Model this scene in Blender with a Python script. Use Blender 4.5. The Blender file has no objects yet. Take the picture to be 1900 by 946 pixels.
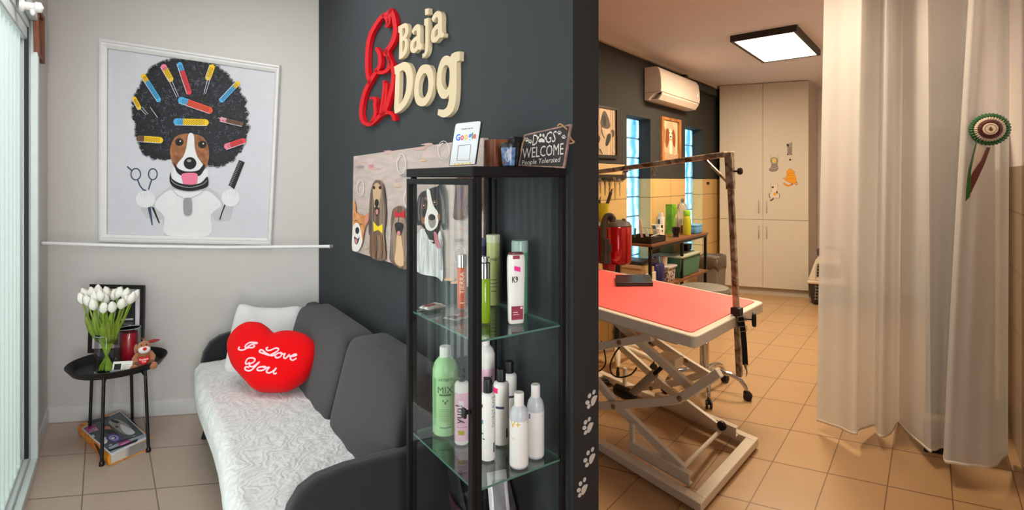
import bpy, math, random
from mathutils import Vector, Matrix
from mathutils.bvhtree import BVHTree

random.seed(7)
V = Vector
scene = bpy.context.scene
COL = scene.collection

# ------------------------------------------------------------------ camera, world, lights, exposure
F, CX, HY, EYE = 1000.0, 950.0, 335.0, 1.52
cam_d = bpy.data.cameras.new('camera')
cam = bpy.data.objects.new('camera', cam_d)
COL.objects.link(cam)
cam.location = (0, 0, EYE)
cam.rotation_euler = (math.pi / 2, 0, 0)
cam_d.sensor_width = 36
cam_d.lens = F / 1900 * 36
cam_d.shift_y = -(473 - HY) / 1900
cam_d.clip_start = 0.02
cam_d.clip_end = 100
scene.camera = cam

scene.view_settings.view_transform = 'Standard'
scene.view_settings.look = 'None'
scene.view_settings.gamma = 1
scene.view_settings.exposure = 0.0
scene.view_settings.use_curve_mapping = False
scene.cycles.transparent_max_bounces = 64
scene.cycles.max_bounces = 10

world = bpy.data.worlds.new('world')
scene.world = world
world.use_nodes = True
world.node_tree.nodes['Background'].inputs[0].default_value = (0.985, 1.0, 0.995, 1)
world.node_tree.nodes['Background'].inputs[1].default_value = 2.6


def area(name, loc, direction, sx, sy, power, color):
    l = bpy.data.lights.new(name, 'AREA')
    l.shape = 'RECTANGLE'
    l.size, l.size_y, l.energy, l.color = sx, sy, power, color
    o = bpy.data.objects.new(name, l)
    o.location = loc
    o.rotation_euler = V(direction).to_track_quat('-Z', 'Y').to_euler()
    COL.objects.link(o)
    return o


# daylight of the glazed front on the left, beyond the picture's edge, and an unseen lamp added behind the camera
portal = area('daylight_glazing', (-1.39, 1.10, 1.25), (0.812, 0.584, 0.0), 2.0, 2.25, 1, (1, 1, 1))
portal.data.cycles.is_portal = True   # guides the sky's own light through the glass
rear_fill = area('rear_fill_light', (0.45, -1.45, 1.7), (-0.62, 1.0, -0.05), 1.2, 2.0, 46, (0.97, 0.98, 1.0))
rear_fill.data.spread = math.radians(75)
# unseen lamp added above the picture's edge to brighten the waiting room
area('waiting_room_fill_light', (-1.45, 2.35, 2.80), (0, 0, -1), 0.9, 0.9, 17, (1.0, 0.98, 0.96))
# grooming room: its ceiling panel (the panel itself is built below)
area('ceiling_panel_light', (2.52, 5.11, 2.755), (0, 0, -1), 0.5, 1.0, 67, (1.0, 0.80, 0.55)).rotation_euler = (0, 0, math.atan2(0.34, -0.41))
area('grooming_fill_light', (1.2, 2.8, 2.79), (0, 0, -1), 0.55, 0.55, 36, (1.0, 0.79, 0.54))  # unseen lamp added over the table, besides the real panel

# ------------------------------------------------------------------ colours and materials


def lin(c):
    c = c / 255.0
    return c / 12.92 if c <= 0.04045 else ((c + 0.055) / 1.055) ** 2.4


def rgb(r, g, b):
    return (lin(r), lin(g), lin(b), 1)


def node_mat(name):
    m = bpy.data.materials.new(name)
    m.use_nodes = True
    nt = m.node_tree
    return m, nt, nt.nodes['Principled BSDF']


_mats = {}


def M(col, rough=0.5, metal=0.0, var=0.06, scale=18.0, bump=0.0, bscale=200.0, coat=0.0, sheen=0.0, emit=0.0, spec=0.5):
    """plain procedural material: base colour with a faint noise variation and an optional noise bump"""
    key = (col, rough, metal, var, scale, bump, bscale, coat, sheen, emit, spec)
    if key in _mats:
        return _mats[key]
    m, nt, b = node_mat('m_%d_%d_%d' % col)
    c = rgb(*col)
    b.inputs['Roughness'].default_value = rough
    b.inputs['Metallic'].default_value = metal
    b.inputs['Coat Weight'].default_value = coat
    b.inputs['Sheen Weight'].default_value = sheen
    b.inputs['Specular IOR Level'].default_value = spec
    tc = nt.nodes.new('ShaderNodeTexCoord')
    n = nt.nodes.new('ShaderNodeTexNoise')
    n.inputs['Scale'].default_value = scale
    n.inputs['Detail'].default_value = 3
    nt.links.new(tc.outputs['Object'], n.inputs['Vector'])
    mx = nt.nodes.new('ShaderNodeMixRGB')
    mx.inputs['Color1'].default_value = tuple(min(1, x * (1 - var)) for x in c[:3]) + (1,)
    mx.inputs['Color2'].default_value = tuple(min(1, x * (1 + var)) for x in c[:3]) + (1,)
    nt.links.new(n.outputs['Fac'], mx.inputs['Fac'])
    nt.links.new(mx.outputs['Color'], b.inputs['Base Color'])
    if emit:
        nt.links.new(mx.outputs['Color'], b.inputs['Emission Color'])
        b.inputs['Emission Strength'].default_value = emit
    if bump:
        n2 = nt.nodes.new('ShaderNodeTexNoise')
        n2.inputs['Scale'].default_value = bscale
        n2.inputs['Detail'].default_value = 4
        nt.links.new(tc.outputs['Object'], n2.inputs['Vector'])
        bp = nt.nodes.new('ShaderNodeBump')
        bp.inputs['Strength'].default_value = bump
        bp.inputs['Distance'].default_value = 0.004
        nt.links.new(n2.outputs['Fac'], bp.inputs['Height'])
        nt.links.new(bp.outputs['Normal'], b.inputs['Normal'])
    _mats[key] = m
    return m


def glass_mat(name, tint, refl=1.0, opacity=0.0, rough=0.0):
    """thin pane: clear with a Fresnel reflection"""
    m = bpy.data.materials.new(name)
    m.use_nodes = True
    nt = m.node_tree
    nt.nodes.clear()
    out = nt.nodes.new('ShaderNodeOutputMaterial')
    tr = nt.nodes.new('ShaderNodeBsdfTransparent')
    tr.inputs[0].default_value = tint
    gl = nt.nodes.new('ShaderNodeBsdfGlossy')
    gl.inputs['Roughness'].default_value = rough
    fr = nt.nodes.new('ShaderNodeFresnel')
    fr.inputs['IOR'].default_value = 1.45
    mul = nt.nodes.new('ShaderNodeMath')
    mul.operation = 'MULTIPLY'
    mul.inputs[1].default_value = refl
    nt.links.new(fr.outputs[0], mul.inputs[0])
    mix = nt.nodes.new('ShaderNodeMixShader')
    nt.links.new(mul.outputs[0], mix.inputs[0])
    nt.links.new(tr.outputs[0], mix.inputs[1])
    nt.links.new(gl.outputs[0], mix.inputs[2])
    last = mix
    if opacity:
        df = nt.nodes.new('ShaderNodeBsdfDiffuse')
        df.inputs[0].default_value = tint
        mx = nt.nodes.new('ShaderNodeMixShader')
        mx.inputs[0].default_value = opacity
        nt.links.new(mix.outputs[0], mx.inputs[1])
        nt.links.new(df.outputs[0], mx.inputs[2])
        last = mx
    nt.links.new(last.outputs[0], out.inputs[0])
    return m


PANE_SIDE = glass_mat('side_pane_glass', (0.985, 0.985, 0.985, 1), 0.015)
PANE = glass_mat('pane_glass', (0.98, 0.985, 0.985, 1), 0.13)
SHELF_GLASS = glass_mat('shelf_glass', (0.93, 0.97, 0.955, 1), 0.55)
GLASS_EDGE = M((84, 122, 108), 0.15)
CLEAR = glass_mat('clear_glass', (0.985, 0.995, 0.99, 1), 0.45)
CLEAR_PLASTIC = glass_mat('clear_plastic', (0.9, 0.92, 0.93, 1), 0.8, 0.14, 0.1)
WHITE = M((236, 236, 234), 0.45)
BLACK = M((16, 15, 15), 0.45)
BLACK_METAL = M((14, 13, 13), 0.35, bump=0.05)
CHROME = M((200, 200, 202), 0.12, 1.0, 0.02)
STEEL = M((150, 146, 140), 0.3, 1.0, 0.1)
FABRIC = M((38, 38, 41), 0.95, bump=0.5, bscale=700, sheen=0.25, var=0.12, scale=300, spec=0.15)


def tile_mat(name, col, grout, w, h, mortar, rough=0.4, var=0.05, noise=6.0, speck=0.0):
    """rectangular tiles laid in stack bond over the UV of the surface"""
    m, nt, b = node_mat(name)
    uv = nt.nodes.new('ShaderNodeUVMap')
    br = nt.nodes.new('ShaderNodeTexBrick')
    br.offset = 0
    br.inputs['Scale'].default_value = 1
    br.inputs['Brick Width'].default_value = w
    br.inputs['Row Height'].default_value = h
    br.inputs['Mortar Size'].default_value = mortar
    br.inputs['Mortar Smooth'].default_value = 0.1
    c = rgb(*col)
    br.inputs['Color1'].default_value = tuple(x * (1 - var) for x in c[:3]) + (1,)
    br.inputs['Color2'].default_value = tuple(x * (1 + var) for x in c[:3]) + (1,)
    br.inputs['Mortar'].default_value = rgb(*grout)
    nt.links.new(uv.outputs[0], br.inputs['Vector'])
    tc = nt.nodes.new('ShaderNodeTexCoord')
    n = nt.nodes.new('ShaderNodeTexNoise')
    n.inputs['Scale'].default_value = noise
    n.inputs['Detail'].default_value = 6
    nt.links.new(tc.outputs['Object'], n.inputs['Vector'])
    mx = nt.nodes.new('ShaderNodeMixRGB')
    mx.blend_type = 'MULTIPLY'
    mx.inputs['Fac'].default_value = 0.25 + speck
    nt.links.new(br.outputs['Color'], mx.inputs['Color1'])
    rp = nt.nodes.new('ShaderNodeValToRGB')
    rp.color_ramp.elements[0].color = (0.55, 0.55, 0.55, 1)
    rp.color_ramp.elements[1].color = (1.2, 1.2, 1.2, 1)
    nt.links.new(n.outputs['Fac'], rp.inputs[0])
    nt.links.new(rp.outputs[0], mx.inputs['Color2'])
    nt.links.new(mx.outputs[0], b.inputs['Base Color'])
    b.inputs['Roughness'].default_value = rough
    bp = nt.nodes.new('ShaderNodeBump')
    bp.inputs['Strength'].default_value = 0.4
    bp.inputs['Distance'].default_value = 0.002
    bp.invert = True
    nt.links.new(br.outputs['Fac'], bp.inputs['Height'])
    nt.links.new(bp.outputs['Normal'], b.inputs['Normal'])
    return m


def two_tone(name, c1, c2, scale, lo=0.4, hi=0.6, rough=0.6, metal=0.0, stretch=(1, 1, 1), bump=0.0, kind='noise', distortion=0.0, detail=5):
    """two colours mixed by a noise, wave or voronoi pattern"""
    m, nt, b = node_mat(name)
    tc = nt.nodes.new('ShaderNodeTexCoord')
    mp = nt.nodes.new('ShaderNodeMapping')
    mp.inputs['Scale'].default_value = stretch
    nt.links.new(tc.outputs['Object'], mp.inputs['Vector'])
    if kind == 'noise':
        n = nt.nodes.new('ShaderNodeTexNoise')
        n.inputs['Detail'].default_value = detail
        n.inputs['Distortion'].default_value = distortion
        o = n.outputs['Fac']
    elif kind == 'wave':
        n = nt.nodes.new('ShaderNodeTexWave')
        n.inputs['Distortion'].default_value = distortion
        n.inputs['Detail'].default_value = detail
        o = n.outputs['Fac']
    else:
        n = nt.nodes.new('ShaderNodeTexVoronoi')
        o = n.outputs['Distance']
    n.inputs['Scale'].default_value = scale
    nt.links.new(mp.outputs[0], n.inputs['Vector'])
    rp = nt.nodes.new('ShaderNodeValToRGB')
    rp.color_ramp.elements[0].position = lo
    rp.color_ramp.elements[1].position = hi
    rp.color_ramp.elements[0].color = rgb(*c1)
    rp.color_ramp.elements[1].color = rgb(*c2)
    nt.links.new(o, rp.inputs[0])
    nt.links.new(rp.outputs[0], b.inputs['Base Color'])
    b.inputs['Roughness'].default_value = rough
    b.inputs['Metallic'].default_value = metal
    if bump:
        bp = nt.nodes.new('ShaderNodeBump')
        bp.inputs['Strength'].default_value = bump
        bp.inputs['Distance'].default_value = 0.006
        nt.links.new(o, bp.inputs['Height'])
        nt.links.new(bp.outputs['Normal'], b.inputs['Normal'])
    return m


# ------------------------------------------------------------------ from picture measurements to places


def ray(u, v):
    return V(((u - CX) / F, 1.0, (HY - v) / F))


EYEP = V((0, 0, EYE))


def at(u, v, y):
    return EYEP + ray(u, v) * y


def onz(u, v, z):
    return EYEP + ray(u, v) * ((z - EYE) / ((HY - v) / F))


class Plane:
    """a flat face in the room: origin, along (right), up, normal towards the room"""

    def __init__(s, o, a, up=(0, 0, 1)):
        s.o = V(o)
        s.a = V(a).normalized()
        u = V(up)
        s.n = s.a.cross(u).normalized()
        s.b = s.n.cross(s.a).normalized() if abs(s.a.dot(u.normalized())) > 1e-6 else u.normalized()
        if s.n.dot(EYEP - s.o) < 0:
            s.n = -s.n

    def hit(s, u, v, off=0.0):
        d = ray(u, v)
        t = (s.o + s.n * off - EYEP).dot(s.n) / d.dot(s.n)
        return EYEP + d * t

    def loc(s, u, v, off=0.0):
        p = s.hit(u, v, off) - s.o
        return p.dot(s.a), p.dot(s.b)

    def pt(s, x, y, off=0.0):
        return s.o + s.a * x + s.b * y + s.n * off


# dark partition wall: from its end (by the doorway) away into the room
E = V((0.170, 1.505, 0))
WD = V((-0.5662, 0.8243, 0)).normalized()
WN = V((-WD.y, WD.x, 0))
if WN.x > 0:
    WN = -WN


def dk(s, t, z=0.0):
    """a point of the left room by distance along the dark wall, out from it, and height"""
    p = E + WD * s + WN * t
    return V((p.x, p.y, z))


DARK = Plane(E, -WD)
A = V((-2.925, 3.393, 0))
BD = V((1, 0.17, 0)).normalized()
BACK = Plane(A, BD)
LD = V((0.584, -0.812, 0)).normalized()
LEFT = Plane(A, -LD)
B = V((-1.313, 3.667, 0))
R1O = V((0.786, 4.88, 0))
R1D = V((0.79, 1, 0)).normalized()
R1N = V((R1D.y, -R1D.x, 0))
RIGHT = Plane(R1O, R1D)


def r1(Y, d=0.0, z=0.0):
    """a point of the grooming room: foot on its window wall at depth Y, then d out from that wall"""
    p = V((-3.071 + 0.79 * Y, Y, 0)) + R1N * d
    return V((p.x, p.y, z))


CEIL = 2.82

# ------------------------------------------------------------------ mesh building


def catmull(pts, closed=True, n=6):
    out = []
    L = len(pts)
    rng = range(L) if closed else range(L - 1)
    for i in rng:
        if closed:
            p0, p1, p2, p3 = pts[(i - 1) % L], pts[i], pts[(i + 1) % L], pts[(i + 2) % L]
        else:
            p0, p1, p2, p3 = pts[max(i - 1, 0)], pts[i], pts[i + 1], pts[min(i + 2, L - 1)]
        for k in range(n):
            t = k / n
            out.append(tuple(0.5 * (2 * b + (c - a) * t + (2 * a - 5 * b + 4 * c - d) * t * t + (3 * b - a - 3 * c + d) * t ** 3)
                             for a, b, c, d in zip(p0, p1, p2, p3)))
    if not closed:
        out.append(tuple(pts[-1]))
    return out


def ell(cx, cy, rx, ry, rot=0.0, n=24):
    c, s = math.cos(rot), math.sin(rot)
    return [(cx + rx * math.cos(a) * c - ry * math.sin(a) * s, cy + rx * math.cos(a) * s + ry * math.sin(a) * c)
            for a in (2 * math.pi * k / n for k in range(n))]


def ribbon(path, w):
    """outline of a stroke of width w along a 2-D path"""
    l, r = [], []
    for i, p in enumerate(path):
        a, b = path[max(i - 1, 0)], path[min(i + 1, len(path) - 1)]
        dx, dy = b[0] - a[0], b[1] - a[1]
        q = math.hypot(dx, dy) or 1
        nx, ny = -dy / q * w / 2, dx / q * w / 2
        l.append((p[0] + nx, p[1] + ny))
        r.append((p[0] - nx, p[1] - ny))
    return l, r


def crop(x0, y0, sc):
    return lambda pts: [(x0 + p[0] / sc, y0 + p[1] / sc) for p in pts]


class MB:
    def __init__(s):
        s.v, s.f, s.m = [], [], []

    def add(s, vs, fs, mat=0):
        o = len(s.v)
        s.v += [V(p) for p in vs]
        for f in fs:
            s.f.append(tuple(i + o for i in f))
            s.m.append(mat)
        return s

    def para(s, o, a, b, c, mat=0):
        o, a, b, c = V(o), V(a), V(b), V(c)
        vs = [o, o + a, o + a + b, o + b, o + c, o + a + c, o + a + b + c, o + b + c]
        fs = [(3, 2, 1, 0), (4, 5, 6, 7), (0, 1, 5, 4), (1, 2, 6, 5), (2, 3, 7, 6), (3, 0, 4, 7)]
        if a.cross(b).dot(c) < 0:
            fs = [f[::-1] for f in fs]
        return s.add(vs, fs, mat)

    def cbox(s, c, a, b, h, mat=0):
        """centred on the foot c: edge vectors a, b on the floor and height h"""
        a, b, h = V(a), V(b), V((0, 0, h)) if not isinstance(h, Vector) else h
        return s.para(V(c) - a / 2 - b / 2, a, b, h, mat)

    def prism(s, pts, vec, mat=0):
        pts = [V(p) for p in pts]
        vec = V(vec)
        n = len(pts)
        nn = V((0, 0, 0))
        for i in range(n):
            nn += (pts[i] - pts[0]).cross(pts[(i + 1) % n] - pts[0])
        if nn.dot(vec) > 0:
            pts.reverse()
        return s.add(pts + [p + vec for p in pts],
                     [tuple(range(n)), tuple(range(2 * n - 1, n - 1, -1))] + [((i + 1) % n, i, n + i, n + (i + 1) % n) for i in range(n)], mat)

    def poly(s, pts, mat=0):
        return s.add(pts, [tuple(range(len(pts)))], mat)

    def tube(s, path, r, n=10, mat=0, closed=False, caps=True):
        path = [V(p) for p in path]
        L = len(path)
        rs = r if isinstance(r, (list, tuple)) else [r] * L
        vs, fs = [], []
        prev = None
        for i, p in enumerate(path):
            if closed:
                t = path[(i + 1) % L] - path[i - 1]
            else:
                t = path[min(i + 1, L - 1)] - path[max(i - 1, 0)]
            t = t.normalized() if t.length > 1e-9 else V((0, 0, 1))
            if prev is None:
                k = V((0, 0, 1)) if abs(t.z) < 0.9 else V((1, 0, 0))
                x = t.cross(k).normalized()
            else:
                x = (prev - t * prev.dot(t))
                x = x.normalized() if x.length > 1e-6 else t.orthogonal().normalized()
            prev = x
            y = t.cross(x)
            for j in range(n):
                a = 2 * math.pi * j / n
                vs.append(p + (x * math.cos(a) + y * math.sin(a)) * rs[i])
        for i in range(L if closed else L - 1):
            for j in range(n):
                a, b = i * n, ((i + 1) % L) * n
                fs.append((a + j, a + (j + 1) % n, b + (j + 1) % n, b + j))
        if caps and not closed:
            fs.append(tuple(range(n - 1, -1, -1)))
            fs.append(tuple(range((L - 1) * n, L * n)))
        return s.add(vs, fs, mat)

    def bar(s, p, q, w, h, side, mat=0):
        """square bar from p to q; w along 'side', h across it"""
        p, q = V(p), V(q)
        t = (q - p).normalized()
        x = (V(side) - t * V(side).dot(t)).normalized()
        y = t.cross(x)
        return s.para(p - x * w / 2 - y * h / 2, x * w, y * h, q - p, mat)

    def lathe(s, c, prof, n=24, mat=0, sx=1.0, sy=1.0, rot=0.0, R=None):
        c = V(c)
        vs, fs = [], []
        for r, z in prof:
            for j in range(n):
                a = 2 * math.pi * j / n
                x, y = r * math.cos(a) * sx, r * math.sin(a) * sy
                p = V((x * math.cos(rot) - y * math.sin(rot), x * math.sin(rot) + y * math.cos(rot), z))
                vs.append(c + (R @ p if R is not None else p))
        for i in range(len(prof) - 1):
            for j in range(n):
                fs.append((i * n + j, i * n + (j + 1) % n, (i + 1) * n + (j + 1) % n, (i + 1) * n + j))
        if prof[0][0] > 1e-6:
            fs.append(tuple(range(n - 1, -1, -1)))
        if prof[-1][0] > 1e-6:
            fs.append(tuple(range((len(prof) - 1) * n, len(prof) * n)))
        return s.add(vs, fs, mat)

    def superell(s, c, ax, ay, az, p=1.0, q=1.0, n=28, m=16, mat=0):
        """ellipsoid (p=q=1) to rounded box (p,q -> 0) spanned by half-axis vectors"""
        c, ax, ay, az = V(c), V(ax), V(ay), V(az)

        def pw(x, e):
            return math.copysign(abs(x) ** e, x)
        vs, fs = [], []
        for i in range(m + 1):
            ph = -math.pi / 2 + math.pi * i / m
            for j in range(n):
                th = 2 * math.pi * j / n
                vs.append(c + ax * (pw(math.cos(ph), p) * pw(math.cos(th), q)) + ay * (pw(math.cos(ph), p) * pw(math.sin(th), q)) + az * pw(math.sin(ph), p))
        flip = ax.cross(ay).dot(az) < 0
        for i in range(m):
            for j in range(n):
                f = (i * n + j, i * n + (j + 1) % n, (i + 1) * n + (j + 1) % n, (i + 1) * n + j)
                fs.append(f[::-1] if flip else f)
        return s.add(vs, fs, mat)

    def grid(s, fn, nu, nv, mat=0):
        vs = [fn(i / nu, j / nv) for j in range(nv + 1) for i in range(nu + 1)]
        fs = [(j * (nu + 1) + i, j * (nu + 1) + i + 1, (j + 1) * (nu + 1) + i + 1, (j + 1) * (nu + 1) + i) for j in range(nv) for i in range(nu)]
        return s.add(vs, fs, mat)

    def stroke(s, path, w, pl, off, mat=0):
        """flat stroke on a plane; path in picture points, width in picture points"""
        l, r = ribbon(path, w)
        n = len(path)
        vs = [pl.hit(u, v, off) for u, v in l] + [pl.hit(u, v, off) for u, v in r]
        return s.add(vs, [(i, i + 1, n + i + 1, n + i) for i in range(n - 1)], mat)

    def flat(s, pts, pl, off, mat=0):
        return s.poly([pl.hit(u, v, off) for u, v in pts], mat)


ORG = {}


def build(name, mb, mats, parent=None, origin=None, sharp=40, bevel=0.0, seg=2, solid=0.0, weld=False):
    me = bpy.data.meshes.new(name)
    if parent is not None:
        org = ORG[parent.name]
    else:
        if origin is None:
            xs = [p.x for p in mb.v]
            ys = [p.y for p in mb.v]
            origin = V(((min(xs) + max(xs)) / 2, (min(ys) + max(ys)) / 2, min(p.z for p in mb.v)))
        org = V(origin)
    me.from_pydata([tuple(p - org) for p in mb.v], [], mb.f)
    if not isinstance(mats, (list, tuple)):
        mats = [mats]
    for m in mats:
        me.materials.append(m)
    for p, k in zip(me.polygons, mb.m):
        p.material_index = k
        p.use_smooth = True
    me.set_sharp_from_angle(angle=math.radians(sharp))
    me.update()
    o = bpy.data.objects.new(name, me)
    COL.objects.link(o)
    if parent is not None:
        o.parent = parent
    else:
        o.location = org
    ORG[o.name] = org
    if solid:
        md = o.modifiers.new('solid', 'SOLIDIFY')
        md.thickness = solid
        md.offset = 0
    if bevel:
        md = o.modifiers.new('bevel', 'BEVEL')
        md.width = bevel
        md.segments = seg
        md.limit_method = 'ANGLE'
        md.angle_limit = math.radians(35)
    return o


def tag(o, label=None, cat=None, group=None, kind=None):
    if label:
        o['label'] = label
    if cat:
        o['category'] = cat
    if group:
        o['group'] = group
    if kind:
        o['kind'] = kind
    return o


def thing(name, label, cat, loc, group=None):
    o = bpy.data.objects.new(name, None)
    o.empty_display_size = 0.05
    o.location = loc
    COL.objects.link(o)
    ORG[o.name] = V(loc)
    return tag(o, label, cat, group)


def struct(name, mb, mats, **k):
    return tag(build(name, mb, mats, **k), kind='structure')


def curve_mesh(loops, ext=0.0, bev=0.0):
    """filled 2-D outlines (holes by nesting) as vertices and faces, extruded from -ext to +ext"""
    cu = bpy.data.curves.new('tmp', 'CURVE')
    cu.dimensions = '2D'
    cu.fill_mode = 'BOTH'
    cu.extrude = ext
    cu.bevel_depth = bev
    cu.bevel_resolution = 1
    for lp in loops:
        sp = cu.splines.new('POLY')
        sp.points.add(len(lp) - 1)
        for p, (x, y) in zip(sp.points, lp):
            p.co = (x, y, 0, 1)
        sp.use_cyclic_u = True
    return _to_mesh(cu)


def _to_mesh(cu):
    ob = bpy.data.objects.new('tmp', cu)
    me = ob.to_mesh()
    vs = [v.co.copy() for v in me.vertices]
    fs = [tuple(p.vertices) for p in me.polygons]
    ob.to_mesh_clear()
    bpy.data.objects.remove(ob)
    bpy.data.curves.remove(cu)
    return vs, fs


def text_mesh(txt, bold=0.0, shear=0.0, res=2):
    cu = bpy.data.curves.new('tmp', 'FONT')
    cu.body = txt
    cu.offset = bold
    cu.shear = shear
    cu.resolution_u = res
    vs, fs = _to_mesh(cu)
    x0, x1 = min(p.x for p in vs), max(p.x for p in vs)
    y0, y1 = min(p.y for p in vs), max(p.y for p in vs)
    return [((p.x - x0) / (x1 - x0), (p.y - y0) / (y1 - y0)) for p in vs], fs, (x1 - x0) / (y1 - y0)


def text_quad(mb, txt, quad, pl, off, mat, bold=0.0, shear=0.0):
    """write on a plane inside the picture quad (top-left, top-right, bottom-right, bottom-left)"""
    vs, fs, _ = text_mesh(txt, bold, shear)
    (ax, ay), (bx, by), (cx, cy), (dx, dy) = quad
    pts = []
    for x, y in vs:
        tx, ty = ax + (bx - ax) * x, ay + (by - ay) * x
        qx, qy = dx + (cx - dx) * x, dy + (cy - dy) * x
        pts.append(pl.hit(qx + (tx - qx) * y, qy + (ty - qy) * y, off))
    mb.add(pts, fs, mat)


def text_round(mb, txt, c, r, th, z, h, mat, w=None, upright=False, sx=1.0, sy=1.0, bold=0.0):
    """write round a bottle of radius r about the axis c, centred on the heading th, from height z up by h"""
    vs, fs, asp = text_mesh(txt, bold)
    w = w or h * asp
    r *= 1 + 0.1 * ((h if upright else h * 0.7) / r) ** 2
    pts = []
    for x, y in vs:
        if upright:
            x, y = 1 - y, x
            wx, hy = h, w
        else:
            wx, hy = w, h
        a = th + (x - 0.5) * wx / r
        pts.append(V((c.x + math.cos(a) * r, c.y + math.sin(a) * r, c.z + z + y * hy)))
    mb.add(pts, fs, mat)

# ================================================================== THE ROOMS
WALL_LIGHT = M((205, 200, 196), 0.85, bump=0.08, bscale=90, var=0.02)
WALL_DARK = M((48, 53, 57), 0.8, bump=0.06, bscale=120, var=0.03)
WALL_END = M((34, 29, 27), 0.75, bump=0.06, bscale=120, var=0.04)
WALL_GROOM = M((48, 46, 43), 0.8, bump=0.06, bscale=120, var=0.04)
CEIL_M = M((236, 228, 228), 0.9, var=0.02)
FLOOR_L = tile_mat('floor_tile_waiting', (188, 166, 149), (130, 112, 98), 1, 1, 0.010, 0.35, 0.03)
FLOOR_R = tile_mat('floor_tile_grooming', (192, 154, 112), (128, 98, 70), 1, 1, 0.011, 0.35, 0.03)  # same tile as the waiting room; warm cast of the light put into its colour
WALL_TILE = tile_mat('wall_tile', (222, 184, 120), (150, 116, 74), 0.5, 0.33, 0.004, 0.35, 0.03, 60.0, 0.2)
WALL_TILE_R = tile_mat('wall_tile_side', (190, 166, 138), (140, 128, 112), 0.5, 0.33, 0.004, 0.35, 0.03, 60.0, 0.2)


def slab(name, poly, z0, z1, mat, uv=None):
    mb = MB()
    mb.prism([V((x, y, z0)) for x, y in poly], V((0, 0, z1 - z0)))
    o = struct(name, mb, mat, origin=(0, 0, 0))
    if uv:
        uvl = o.data.uv_layers.new(name='UVMap')
        for lp in o.data.loops:
            uvl.data[lp.index].uv = uv(o.data.vertices[lp.vertex_index].co)
    return o


def affine(o, e1, e2):
    det = e1[0] * e2[1] - e1[1] * e2[0]

    def f(p):
        x, y = p.x - o[0], p.y - o[1]
        return ((x * e2[1] - y * e2[0]) / det + 100, (e1[0] * y - e1[1] * x) / det + 100)
    return f


slab('floor_waiting', [(-3.12, 3.38), (-1.2, 3.86), (2.437, -1.8), (0.70, -1.8)], -0.05, 0, FLOOR_L,
     affine((-2.078, 2.607), (0.318, 0.054), (-0.301, 0.397)))
slab('floor_grooming', [(-1.2, 3.86), (3.1, 8.35), (6.3, 7.2), (2.05, 2.06), (3.1, -1.8), (2.437, -1.8)], -0.05, 0, FLOOR_R,
     affine((1.640, 2.800), (0.230, -0.116), (0.287, 0.370)))
slab('ceiling', [(-3.2, 3.3), (-1.4, 3.9), (3.1, 8.4), (6.4, 7.3), (2.15, 2.06), (3.2, -1.95), (0.6, -1.95)], CEIL, CEIL + 0.1, CEIL_M)


def wall(name, p0, p1, out, mat, z0=0.0, z1=CEIL, th=0.1):
    mb = MB()
    p0, p1 = V((p0[0], p0[1], z0)), V((p1[0], p1[1], z0))
    mb.para(p0, p1 - p0, V(out).normalized() * th, V((0, 0, z1 - z0)))
    return struct(name, mb, mat)


# waiting room, back wall with the poster
wall('wall_back', A, B + BD * 0.12, -BACK.n, WALL_LIGHT)
# dark partition: a slab 98 mm thick with its free end at the doorway
mb = MB()
th = 0.098
mb.para(E, WD * 2.63, -WN * th, V((0, 0, CEIL)), 0)
part = struct('wall_partition', mb, [WALL_DARK, WALL_END])
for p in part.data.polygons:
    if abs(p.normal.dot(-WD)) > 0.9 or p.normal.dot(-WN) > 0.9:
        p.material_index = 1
# left wall: a short return by the corner, then the glazed front
S_FR = 0.60
wall('wall_left', A, A + LD * S_FR, -LEFT.n, WALL_LIGHT)
wall('wall_left_head', A + LD * S_FR, A + LD * 3.9, -LEFT.n, WALL_LIGHT, 2.42, CEIL)
wall('wall_left_far', A + LD * 3.9, A + LD * 6.45, -LEFT.n, WALL_LIGHT)
wall('wall_front', (0.75, -1.8), (3.1, -1.8), (0, -1, 0), WALL_LIGHT)
wall('wall_foyer', (3.1, -1.8), (2.05, 2.06), (1, 0.2, 0), WALL_LIGHT)
# grooming room
wall('wall_return', (-1.17, 3.75), r1(3.9), (-0.3, 1, 0), WALL_GROOM)
wall('wall_grooming_back', (3.2, 8.06), (6.2, 6.82), (0.38, 0.92, 0), CEIL_M)


def wall_uv(o, along):
    uvl = o.data.uv_layers.new(name='UVMap')
    for lp in o.data.loops:
        p = o.data.vertices[lp.vertex_index].co + o.location
        uvl.data[lp.index].uv = (p.dot(along) + 20, p.z + 20.11)


mb = MB()
R2O, R2D = V((2.05, 2.02, 0)), V((0.777, 1, 0)).normalized()
R2N = V((R2D.y, -R2D.x, 0))
mb.para(R2O, R2D * 6.3, R2N * 0.1, V((0, 0, 1.60)), 0)
mb.para(R2O + V((0, 0, 1.60)), R2D * 6.3, R2N * 0.1, V((0, 0, CEIL - 1.60)), 1)
wall_uv(struct('wall_grooming_side', mb, [WALL_TILE_R, CEIL_M]), R2D)

# window wall of the grooming room: dark paint above, tiles below, two narrow niches with glass blocks
ND, ZT, ZN0 = 0.145, 1.54, 0.52
NICHES = [(5.32, 5.76, 2.175), (6.55, 7.03, 2.185)]
mb = MB()


def r1seg(y0, y1, z0, z1):
    a, b = r1(y0), r1(y1)
    for lo, hi, m in ((z0, min(z1, ZT), 1), (max(z0, ZT), z1, 0)):
        if hi > lo:
            mb.para(a + V((0, 0, lo)), b - a, -R1N * ND, V((0, 0, hi - lo)), m)


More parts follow.
